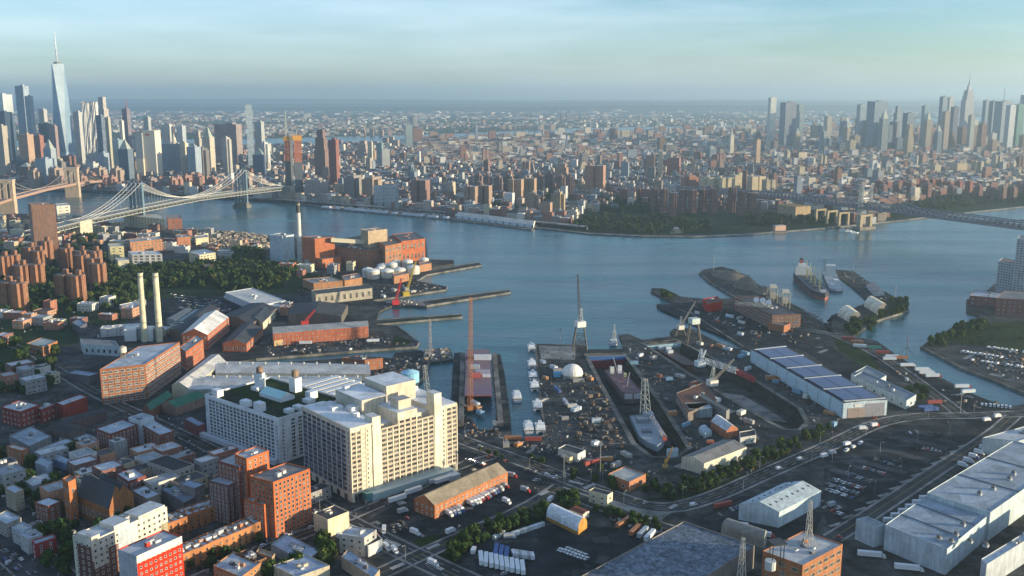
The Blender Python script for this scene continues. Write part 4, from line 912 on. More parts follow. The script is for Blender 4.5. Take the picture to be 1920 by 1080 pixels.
for w in (-16, 16):
    o = sd * w
    for c_ in (cable_pts((*(T1 + o).xy, 97), (*(T2 + o).xy, 97), 50, 40), cable_pts((*(A0 + o).xy, 34), (*(T2 + o).xy, 97), 12, 16), cable_pts((*(T1 + o).xy, 97), (*(A1 + o).xy, 36), 12, 18)):
        for p in c_[1:-1]: b.tube((p[0], p[1], 40), p, .16, 3, (.45, .45, .43), cap=False)
o = part('suspender_cables', b, root, 'stuff')
for (Q, lab) in ((A0, ''), (A1, '')):
    b = B(('wall',)); b.prism(rect(Q.x, Q.y, 40, 34, math.atan2(sd.y, sd.x)), 2, 36, (.50, .44, .34)); b.prism(rect(Q.x, Q.y, 43, 37, math.atan2(sd.y, sd.x)), 30, 32, (.55, .5, .4)); part('anchorage', b, root)
tag(root, 'long suspension bridge with blue steel towers and bright white cables', 'bridge')
# --- stone bridge at the far left
TM, TB = Vector((-1245, 2750, 0)), Vector((-1215, 2330, 0)); dd2 = (TM - TB).normalized(); s2 = Vector((dd2.y, -dd2.x, 0)); a2 = math.atan2(s2.y, s2.x)
root = thing('stone_bridge', TB.x, TB.y, 0)
for T_ in (TM, TB):
    b = B(('wall',)); st = (.46, .36, .26)
    for s_ in (-1, 0, 1): b.prism(rect(T_.x + s2.x * 14.5 * s_, T_.y + s2.y * 14.5 * s_, 7.5 if s_ else 8.5, 15, a2), 0, 78, st)
    b.prism(rect(T_.x, T_.y, 38, 16, a2), -2, 37, st); b.prism(rect(T_.x, T_.y, 38, 15.5, a2), 76, 83, st); b.prism(rect(T_.x, T_.y, 40, 17, a2), 83, 85, (.5, .42, .32))
    for s_ in (-.5, .5):    # pointed arch heads
        for k in (-1, 1): b.prism(rect(T_.x + s2.x * (14.5 * s_ + k * 3.4), T_.y + s2.y * (14.5 * s_ + k * 3.4), 1.6, 14, a2), 68, 77, st)
    part('bridge_tower', b, root)
b = B(('paint',)); pts = [TB - dd2 * 420, TB - dd2 * 200, TB, (TB + TM) / 2, TM, TM + dd2 * 140, TM + dd2 * 300]; zs = [16, 30, 38, 41, 38, 32, 22]
for (p, z), (q, zz) in zip(zip(pts, zs), list(zip(pts, zs))[1:]):
    for w0, w1, h0, h1, cc in ((-13, 13, 0, 1.5, (.26, .19, .15)), (-13.5, -12.6, -3, 3.4, (.34, .22, .16)), (12.6, 13.5, -3, 3.4, (.34, .22, .16))):
        P_ = [(p.x + s2.x * w, p.y + s2.y * w, z + h) for w, h in ((w0, h0), (w1, h0), (w1, h1), (w0, h1))]; Q_ = [(q.x + s2.x * w, q.y + s2.y * w, zz + h) for w, h in ((w0, h0), (w1, h0), (w1, h1), (w0, h1))]
        for i in range(4): b.face([P_[i], P_[(i + 1) % 4], Q_[(i + 1) % 4], Q_[i]], cc)
part('deck', b, root)
for w in (-12, 12):
    b = B(('steel',)); o = s2 * w; t1, t2 = (*(TM + o).xy, 83), (*(TB + o).xy, 83)
    for c_ in (cable_pts(t1, t2, 40), cable_pts((*(TB - dd2 * 280 + o).xy, 28), t2, 10), cable_pts(t1, (*(TM + dd2 * 280 + o).xy, 24), 10)):
        b.line(c_, .5, 4, (.42, .38, .33))
        for p in c_[2:-2:2]: b.tube((p[0], p[1], 38), p, .12, 3, (.4, .36, .32), cap=False)
    for s_ in (-1, 1):
        for k in range(1, 8): b.tube((*(TM + o).xy, 80), (TM.x + o.x - dd2.x * 18 * k * s_, TM.y + o.y - dd2.y * 18 * k * s_, 40), .12, 3, (.4, .36, .32), cap=False)
    part('cable', b, root)
tag(root, 'brown stone bridge with pointed arch towers at the far left', 'bridge')
# --- grey steel bridge on the right
W1 = Vector((756, 2068, 0)); wd = Vector((.447, -.894, 0)).normalized(); ws = Vector((wd.y, -wd.x, 0)); wa = math.atan2(ws.y, ws.x); W2 = W1 + wd * 488
root = thing('truss_bridge', W1.x, W1.y, 0); pl = []; E0 = W1 - wd * 620; E1 = W2 + wd * 250
b = B(('steel', 'road')); n = 110
for i in range(n + 1):
    t = i / n; p = E0 + (E1 - E0) * t; s_ = (p - W1).dot(wd); z = 45 + 3 * (1 - min(1, abs(s_ - 244) / 700) ** 2) - (max(0, -s_ - 250) / 370) * 12; pl.append((p.x, p.y, z))
for a, c in zip(pl, pl[1:]):
    f = lambda p, w, h: (p[0] + ws.x * w, p[1] + ws.y * w, p[2] + h)
    for w0, w1, h0, h1, cc in ((-18, 18, -1, 0.5, (.16, .17, .19)), (-10, -9.4, 0, 2.5, (.2, .22, .25)), (9.4, 10, 0, 2.5, (.2, .22, .25)), (-18.4, -17.8, -2, 1.6, (.24, .2, .22)), (17.8, 18.4, -2, 1.6, (.24, .2, .22))):
        q = [(w0, h0), (w1, h0), (w1, h1), (w0, h1)]
        for i in range(4): b.face([f(a, *q[i]), f(a, *q[(i + 1) % 4]), f(c, *q[(i + 1) % 4]), f(c, *q[i])], cc)
part('deck', b, root)
b = B(('steel',)); cc = (.14, .16, .2)
for w in (-11, 11):
    for i, (a, c) in enumerate(zip(pl, pl[1:])):
        m_ = lerp(a, c, .5)
        for h in (-3, 10): b.tube(f(a, w, h), f(c, w, h), 1.3, 4, cc, cap=False)
        b.tube(f(a, w, -2), f(m_, w, 9), .9, 3, cc, cap=False); b.tube(f(m_, w, 9), f(c, w, -2), .9, 3, cc, cap=False); b.tube(f(a, w, -2), f(a, w, 9), .7, 3, cc, cap=False)
part('truss', b, root)
for T_ in (W1, W2):
    b = B(('steel',)); c_ = (.55, .53, .48)
    for w in (-13, 13):
        b.lattice((T_.x + ws.x * w * 1.12, T_.y + ws.y * w * 1.12, 14), (T_.x + ws.x * w, T_.y + ws.y * w, 94), 7, 8, c_, .9, w2=5.5)
    for z in (66, 92): b.prism(rect(T_.x, T_.y, 30, 3, wa), z, z + 1.6, c_)
    for z in (50, 68):
        for k in (-1, 1): b.tube((T_.x + ws.x * 13 * k, T_.y + ws.y * 13 * k, z), (T_.x - ws.x * 13 * k, T_.y - ws.y * 13 * k, z + 18), .55, 4, c_)
    part('bridge_tower', b, root)
    b = B(('wall',)); y_ = (.38, .32, .22)
    for w in (-14, 14): b.prism(rect(T_.x + ws.x * w, T_.y + ws.y * w, 6.5, 12, wa), 5, 30, y_)
    b.prism(rect(T_.x, T_.y, 35, 11, wa), 28, 32, y_); b.prism(rect(T_.x, T_.y, 46, 22, wa), -2, 6, (.22, .2, .18)); part('pier_base', b, root)
for k, (dx_) in enumerate((-60, -95, -130)):
    Q = W1 - wd * (-dx_) ; b = B(('wall',)); y_ = (.36, .30, .20)
    for w in (-13, 13): b.prism(rect(Q.x + ws.x * w, Q.y + ws.y * w, 5, 6, wa), 2, 30, y_)
    b.prism(rect(Q.x, Q.y, 31, 5, wa), 27, 31, y_); part('approach_arch', b, root)
Q = W1 - wd * 215; b = B(('wall',)); b.prism(rect(Q.x, Q.y, 46, 60, wa), 2, 31, (.38, .29, .18)); part('anchorage', b, root)
for w in (-12, 12):
    b = B(('steel',)); o = ws * w; t1 = (*(W1 + o).xy, 95); t2 = (*(W2 + o).xy, 95)
    b.line(cable_pts(t1, t2, 46, 30), .8, 5, (.3, .31, .33)); b.line([t1, (*(W1 - wd * 190 + o).xy, 46)], .8, 5, (.3, .31, .33))
    for p in cable_pts(t1, t2, 46, 30)[1:-1]: b.tube((p[0], p[1], 44), p, .14, 3, (.3, .31, .33), cap=False)
    part('main_cable', b, root)
tag(root, 'grey steel truss bridge with lattice towers and tan arched piers', 'bridge')
# --- elevated river drive along Manhattan and its piers
b = B(('concrete', 'steel')); dr = P((-100, 351), (100, 353), (250, 358), (400, 366), (540, 374), (620, 380), (720, 388), (860, 399), (1000, 414), (1100, 424), z=9)
ribbon(b, dr, -11, 11, 9, (.3, .3, .3), 'concrete', thick=1.6)
for p in dens(dr, 22):
    b.box(p[0], p[1], 2, 2.4, 14, 5.6, .2, (.3, .3, .3), 'concrete')
root = thing('elevated_highway', *dr[3]); part('viaduct', b, root); tag(root, 'elevated concrete river drive running along the far shore', 'highway')
# parked vehicles pier: rows of white cabins
pp = P((600, 390), (615, 385), (850, 404), (848, 412)); b = B(('pier',)); b.prism(ccw(pp), -2, 2.6, (.2, .2, .2)); root = thing('long_pier', *g(720, 398)); part('pier_deck', b, root)
w_ = B(('paint',)); rj = random.Random(8)
for i in range(26):
    t = i / 26; a_ = lerp(g(604, 390), g(842, 411), t); c_ = lerp(g(604, 390), g(842, 411), t + .034)
    if rj.random() < .15: continue
    an = ang_of(a_, c_); w_.box((a_[0] + c_[0]) / 2 , (a_[1] + c_[1]) / 2 + 4, 2.6, math.dist(a_, c_), 8, 4.5, an, (.55, .6, .66), top=(.4, .43, .46))
part('shed_row', w_, root, 'stuff')
w_ = B(('paint',))
for i in range(420):
    x, y = g(rj.uniform(612, 842), 0 * 1 + 395); px = rj.uniform(615, 840); py = 388 + (px - 615) * .068 + rj.uniform(-2, 4); x, y = g(px, py); w_.box(x, y, 2.6, rj.uniform(3, 6), rj.uniform(2, 4), rj.uniform(1.2, 3), rj.random(), rj.choice([(.5, .3, .2), (.6, .6, .6), (.2, .2, .2), (.5, .45, .35), (.1, .12, .16)]))
part('stored_goods', w_, root, 'stuff'); tag(root, 'long low pier with a row of pale blue sheds and parked trucks', 'pier')
fp = ccw(P((853, 409), (1000, 428), (1004, 421), (868, 404))); root = thing('pier_shed', *g(925, 418)); b = B(('paint',)); zt = 10
b.prism(fp, 2, zt, (.60, .62, .6)); b.gable(P((853, 409), (1000, 428), (1004, 421), (868, 404)), zt, zt + 4, (.5, .48, .43), (.62, .55, .42)); part('shed', b, root)
b = B(('paint',))
a_, c_ = g(853, 409), g(1000, 428)
for i in range(34):
    p = lerp(a_, c_, (i + .5) / 34); b.box(p[0], p[1] - .25, 3, 4.5, .5, 5, ang_of(a_, c_), (.13, .16, .2) if i % 3 == 0 else (.5, .58, .66))
part('door_row', b, root); b = B(('pier',)); b.prism(ccw(P((845, 412), (996, 431), (1010, 422), (860, 404))), -2, 2.4, (.2, .2, .2)); part('pier_deck', b, root)
tag(root, 'long white gabled pier shed with tan end on the far shore', 'pier shed')
root = thing('bandstand', *g(1268, 437)); b = B(('paint',)); b.arch(rect(*g(1268, 437), 20, 12, 0), 2, 11, (.6, .62, .6), (.1, .12, .13), 10, axis=1); part('shell', b, root); tag(root, 'small white arched bandshell in the riverside park', 'bandstand')
root = thing('fireboat_house', *g(1461, 431)); b = B(('paint',)); b.prism(rect(*g(1461, 432), 24, 12, .2), 2, 13, (.6, .38, .28), top=(.5, .5, .5)); b.prism(rect(*g(1461, 435), 30, 18, .2), -1, 2.6, (.2, .15, .12)); b.tube((*g(1465, 432), 13), (*g(1465, 432), 30), .5, 4, (.5, .2, .15)); part('pavilion', b, root); tag(root, 'small orange and white pavilion on the far esplanade', 'pavilion')
for px, py in ((1590, 434), (1602, 437)):
    x, y = g(px, py, 0); b = B(('paint',)); b.prism([(x - 7, y - 1.6), (x + 5, y - 1.8), (x + 9, y), (x + 5, y + 1.8), (x - 7, y + 1.6)], 0, 2, (.75, .75, .75)); b.box(x - 1, y, 2, 5, 2.4, 1.8, 0, (.7, .7, .7)); root = thing('boat', x, y, 0); part('hull', b, root); pend(root, 'tiny white motor boat near the bridge pier', 'boat', x, y)
# ================================================================== NEAR SIDE: LANDMARK BUILDINGS
def frame2(A, Bp):
    """unit vectors along A->B and to its left"""
    l = math.dist(A, Bp); ux, uy = (Bp[0] - A[0]) / l, (Bp[1] - A[1]) / l; return l, ux, uy
class Loc:
    """local axes: u along the right-hand wall, v along the left-hand wall (both leaving the near corner)"""
    def __init__(s, F, Rr, Lf):
        s.F = F; s.lu, s.ux, s.uy = frame2(F, Rr); s.vx, s.vy = -s.uy, s.ux; s.lv = math.dist(F, Lf); s.a = math.atan2(s.uy, s.ux)
    def p(s, u, v): return (s.F[0] + s.ux * u + s.vx * v, s.F[1] + s.uy * u + s.vy * v)
    def r(s, u0, u1, v0, v1): return [s.p(u0, v0), s.p(u1, v0), s.p(u1, v1), s.p(u0, v1)]
# ---- the big cream tower block (with stepped roofline)
F_, R_, L_ = g(661, 943), g(856, 882), g(577, 886)
q = Loc(F_, R_, L_); H = 54; q.lv = 68; q.lu = 92
root = thing('cream_block', *q.p(46, 34)); wc = (.64, .58, .45)
b = B(('wall', 'roofing')); sil = (.62, .65, .68)
b.prism(q.r(0, 92, 0, 66), 2, 46, wc, sil, mt='roofing')
for u0, u1, v0, v1, z in ((0, 24, 0, 66, 55), (24, 39, 8, 66, 50), (39, 56, 0, 66, 58.5), (56, 71, 7, 66, 52), (71, 92, 0, 66, 55)): b.prism(q.r(u0 + .01, u1 - .01, v0 + .01, v1), 46, z, wc, sil, mt='roofing')
part('wall', b, root)
b = B(('wall',)); sh = (.70, .63, .48)
for u0, u1, z in ((17.5, 24.2, 60), (70.8, 77.2, 66)): b.prism(q.r(u0, u1, -.7, 9), 2, z, sh, (.6, .6, .6)); part('stair_shaft', b, root); b = B(('wall',))
b.prism(q.r(50, 76, 30, 60), 55, 69, (.58, .5, .38), sil, mt='roofing'); part('penthouse', b, root); b = B(('wall',))
b.prism(q.r(26, 48, 26, 62), 52, 64, (.52, .47, .38), sil, mt='roofing'); part('penthouse', b, root); b = B(('wall',))
b.prism(q.r(44, 55, 6, 16), 58, 65, (.55, .48, .36), (.3, .3, .3), mt='roofing'); part('penthouse', b, root)
for u, v, su, sv_, h_ in ((10, 40, 9, 5, 3.5), (14, 18, 5, 5, 4), (20, 30, 6, 8, 4), (8, 56, 7, 4, 3), (60, 50, 8, 5, 4), (84, 20, 5, 4, 3), (85, 45, 4, 6, 3), (30, 55, 4, 4, 12)):
    b = B(('paint',)); b.prism(q.r(u, u + su, v, v + sv_), 55 if u < 45 else 55, 55 + h_, (.66, .66, .64), (.6, .62, .64)); part('rooftop_unit', b, root)
b = B(('paint',))   # pilasters and parapets
for u in list(np.linspace(0.3, 12.5, 4)) + list(np.linspace(24.6, 70.4, 10)) + [82, 87, 91.7]: b.prism(q.r(u - .35, u + .35, -.32, 0), 8, 54 if (u < 24 or u > 71 or 39 < u < 56) else 49, (.68, .6, .42))
for v in np.linspace(5.5, 65.5, 10): b.prism(q.r(-.32, 0, v - .35, v + .35), 8, 54.8, (.45, .48, .48))  # left-hand pilasters cooler and greyer: wall's shade put into their colour
b.prism(q.r(-.4, 17.4, -.4, 66), 55, 56, (.66, .6, .48)); b.prism(q.r(.6, 17, .6, 65), 55.9, 56.05, sil)
part('pilasters', b, root)
b = B(('glass', 'paint')); wsl = []
me_b = window_mesh(4.0, 1.75, (.35, .3, .24), 2); me_s = window_mesh(.9, 1.3, (.4, .36, .3), 0); me_l = window_mesh(5.2, 2.2, (.16, .18, .22), 3)  # left-wall frames darker and bluer, shade included in the colour
spots = []
FH = 3.42; z0 = 9.5
for i in range(13):
    z = z0 + FH * i
    for k in range(9):
        u = 24.6 + (70.4 - 24.6) * (k + .5) / 9
        if z < 45 or (39 < u < 56) or (z < 48.5): spots.append((*q.p(u, -.02), z, q.a))
    for u in (2.6, 6.7, 84.6, 89.4): spots.append((*q.p(u, -.02), z, q.a))
put_windows(root, spots[:170], me_b); sm_ = [(*q.p(u, -.02), z0 + FH * i, q.a) for i in range(13) for u in (13.5, 79.5)]
put_windows(root, sm_, me_s)
sl = [(*q.p(-.02, v), z0 + FH * i - .2, q.a - math.pi / 2) for i in range(13) for v in (12.2 + 6.67 * k - 3.4 for k in range(9)) if v < 66]
put_windows(root, sl[:100], me_l)
b = B(('glass', 'paint'))
for (x, y, z, an) in sl[100:] + [(*q.p(-.02, 2.8), z0 + FH * i, q.a - math.pi / 2) for i in range(13)]:
    w = 2.6 if (x, y, z, an) in sl else .5; c_, s_ = math.cos(an), math.sin(an)
    b.face([(x + dx * c_ + .05 * s_, y + dx * s_ - .05 * c_, z + dz) for dx, dz in ((-w, 0), (w, 0), (w, 2.2), (-w, 2.2))], (.03, .04, .05), 'glass')
part('window_rows', b, root, 'stuff')
b = B(('paint', 'wall')); tn = (.33, .24, .16)       # spandrel bands
for i in range(13):
    z = z0 + FH * i - 1.55
    for u0, u1 in ((.8, 12.2), (25, 70), (82.5, 91)): b.prism(q.r(u0, u1, -.08, 0), z, z + 1.2, (.42, .36, .29), m='paint')
    b.prism(q.r(-.08, 0, 9, 65), z, z + 1.0, (.20, .22, .26), m='paint')  # left-wall bands dark blue-grey: shade painted into the spandrel colour
part('spandrels', b, root)
b = B(('paint', 'glass'))
for u0, u1 in ((2, 8), (84, 90)): b.prism(q.r(u0, u1, -.15, 0), 2.2, 7.6, (.05, .05, .06), m='glass')
for k in range(6): b.prism(q.r(-.15, 0, 6 + k * 10, 10 + k * 10), 2.2, 6.5, (.05, .05, .06), m='glass')
part('entrance', b, root)
b = B(('paint', 'curtain_glass')); b.prism(q.r(12, 84, -7, -.35), 2, 7, (.30, .38, .38), (.42, .5, .5), m='paint'); b.prism(q.r(8, 13, -6, -.35), 2, 8, (.12, .3, .3), m='curtain_glass'); b.prism(q.r(74, 84, -14, -7), 2, 5.5, (.4, .44, .46), (.5, .55, .58), m='paint'); part('loading_annex', b, root)
tag(root, 'massive cream concrete block with stepped roofline, two blank shafts and window bands', 'building'); LM.append((*q.p(46, 0), 'from the massive cream block'))
# ---- white building with a roof farm
F_, L_ = g(526, 870), g(389, 818); q = Loc(F_, (F_[0] + 55, F_[1] + 52), L_); q.a = 0
ll = math.dist(F_, L_); vx, vy = (L_[0] - F_[0]) / ll, (L_[1] - F_[1]) / ll; q.vx, q.vy = vx, vy; q.ux, q.uy = -(-vy), -(vx); q.ux, q.uy = vy, -vx
q.a = math.atan2(q.uy, q.ux); q.lv = ll; q.lu = 66; H = 35
root = thing('white_block', *q.p(30, 50)); b = B(('wall', 'grass')); wh = (.60, .63, .66)
o0, o1 = q.r(0, q.lu, 0, q.lv), q.r(1, q.lu - 1, 1, q.lv - 1)
for i in range(4):
    a_, c_, e_, f_ = o0[i], o0[(i + 1) % 4], o1[(i + 1) % 4], o1[i]
    b.face([(*a_, 2), (*c_, 2), (*c_, 38.5), (*a_, 38.5)], wh); b.face([(*a_, 38.5), (*c_, 38.5), (*e_, 38.5), (*f_, 38.5)], (.7, .7, .7)); b.face([(*f_, 38.5), (*e_, 38.5), (*e_, 37), (*f_, 37)], wh)
part('wall', b, root)
b = B(('grass',)); b.face([(*p, 37) for p in o1], (.05, .1, .03), 'grass'); part('roof_farm', b, root)
b = B(('yard',)); rq = random.Random(2)
for i in range(70):
    u = 4 + (i % 35) * 1.0 + 1; b.prism(q.r(6 + (i % 7) * 1.6, 6.7 + (i % 7) * 1.6, 12 + (i // 7) * 8.5, 20 + (i // 7) * 8.5), 37.05, 37.3, (.3, .2, .1))
o_ = part('planting_beds', b, root, 'stuff')
b = B(('paint', 'roofing')); rc = (.38, .62, .62)
def lr(u0, u1, v0, v1): return q.r(u0, u1, v0, v1)
b.prism(lr(28, 42, 34, 62), 37, 40, wh, m='paint'); b.gable(lr(28, 42, 34, 62), 40, 44, rc, (.6, .62, .63), m='paint', axis=1); part('greenhouse', b, root)
for u0, u1, v0, v1, h_ in ((3, 9, 84, 92, 6), (2, 8, 44, 52, 5), (2, 8, 26, 34, 7), (40, 46, 78, 85, 13), (52, 59, 46, 54, 12), (48, 56, 22, 28, 6), (34, 40, 74, 82, 3), (40, 47, 14, 22, 3), (24, 30, 6, 14, 3), (14, 20, 6, 12, 3)):
    b = B(('paint',)); b.prism(lr(u0, u1, v0, v1), 37, 37 + h_, (.62, .64, .66), (.6, .64, .68)); part('rooftop_hut', b, root)
for u, v in ((43, 81), (55.5, 50)):
    b = B(('wall',)); x, y = q.p(u, v); b.cyl(x, y, 50, 3, 4.5, 12, (.30, .2, .14)); b.cyl(x, y, 54.5, 3.2, 1.6, 12, (.3, .22, .16), r2=.2); part('water_tank', b, root)
me_w = window_mesh(3.3, 2.1, (.62, .65, .68), 1); me_s = window_mesh(1.2, 1.4, (.5, .5, .5), 0); spots = []
for i in range(11):
    z = 4.2 + 2.9 * i
    for k in range(18): spots.append((*q.p(-.02, 5.5 + (ll - 10.5) * (k + .5) / 18), z, q.a - math.pi / 2))
    for k in range(8): spots.append((*q.p(10 + 54 * (k + .5) / 8, -.02), z, q.a))
put_windows(root, spots, me_w); put_windows(root, [(*q.p(4, -.02), 4.6 + 2.9 * i, q.a) for i in range(10)] + [(*q.p(-.02, 2.4), 4.6 + 2.9 * i, q.a - math.pi / 2) for i in range(10)], me_s)
b = B(('paint',))
for k in range(19): v = 5.5 + (ll - 10.5) * k / 18; b.prism(q.r(-.4, 0, v - .35, v + .35), 3, 36.5, (.66, .69, .72))
b.prism(q.r(-.5, 0, 0, ll), 36.3, 37.2, (.7, .72, .74)); b.prism(q.r(-5, -.5, 2, ll + 8), 2, 5.5, (.5, .54, .58)); part('pilasters', b, root)
tag(root, 'white eleven-storey block with rows of windows and a green farm on its roof', 'building'); LM.append((*q.p(0, 50), 'from the white block with the roof farm'))
QF = q
# low white building behind with rows of long roof monitors
fp = q.r(68, 122, 8, 78); root = building('monitor_roof_building', 'white building with rows of long narrow roof monitors behind the massive cream block', 'building', fp, 26, (.55, .54, .5), (.2, .22, .22), 6, 4, 2, 1.6)
for k in range(7):
    b = B(('paint',)); fp2 = q.r(70, 119, 12 + k * 9.2, 18 + k * 9.2); b.prism(fp2, 28, 32.5, (.60, .56, .48), (.62, .66, .70), mt='paint'); part('roof_monitor', b, root)
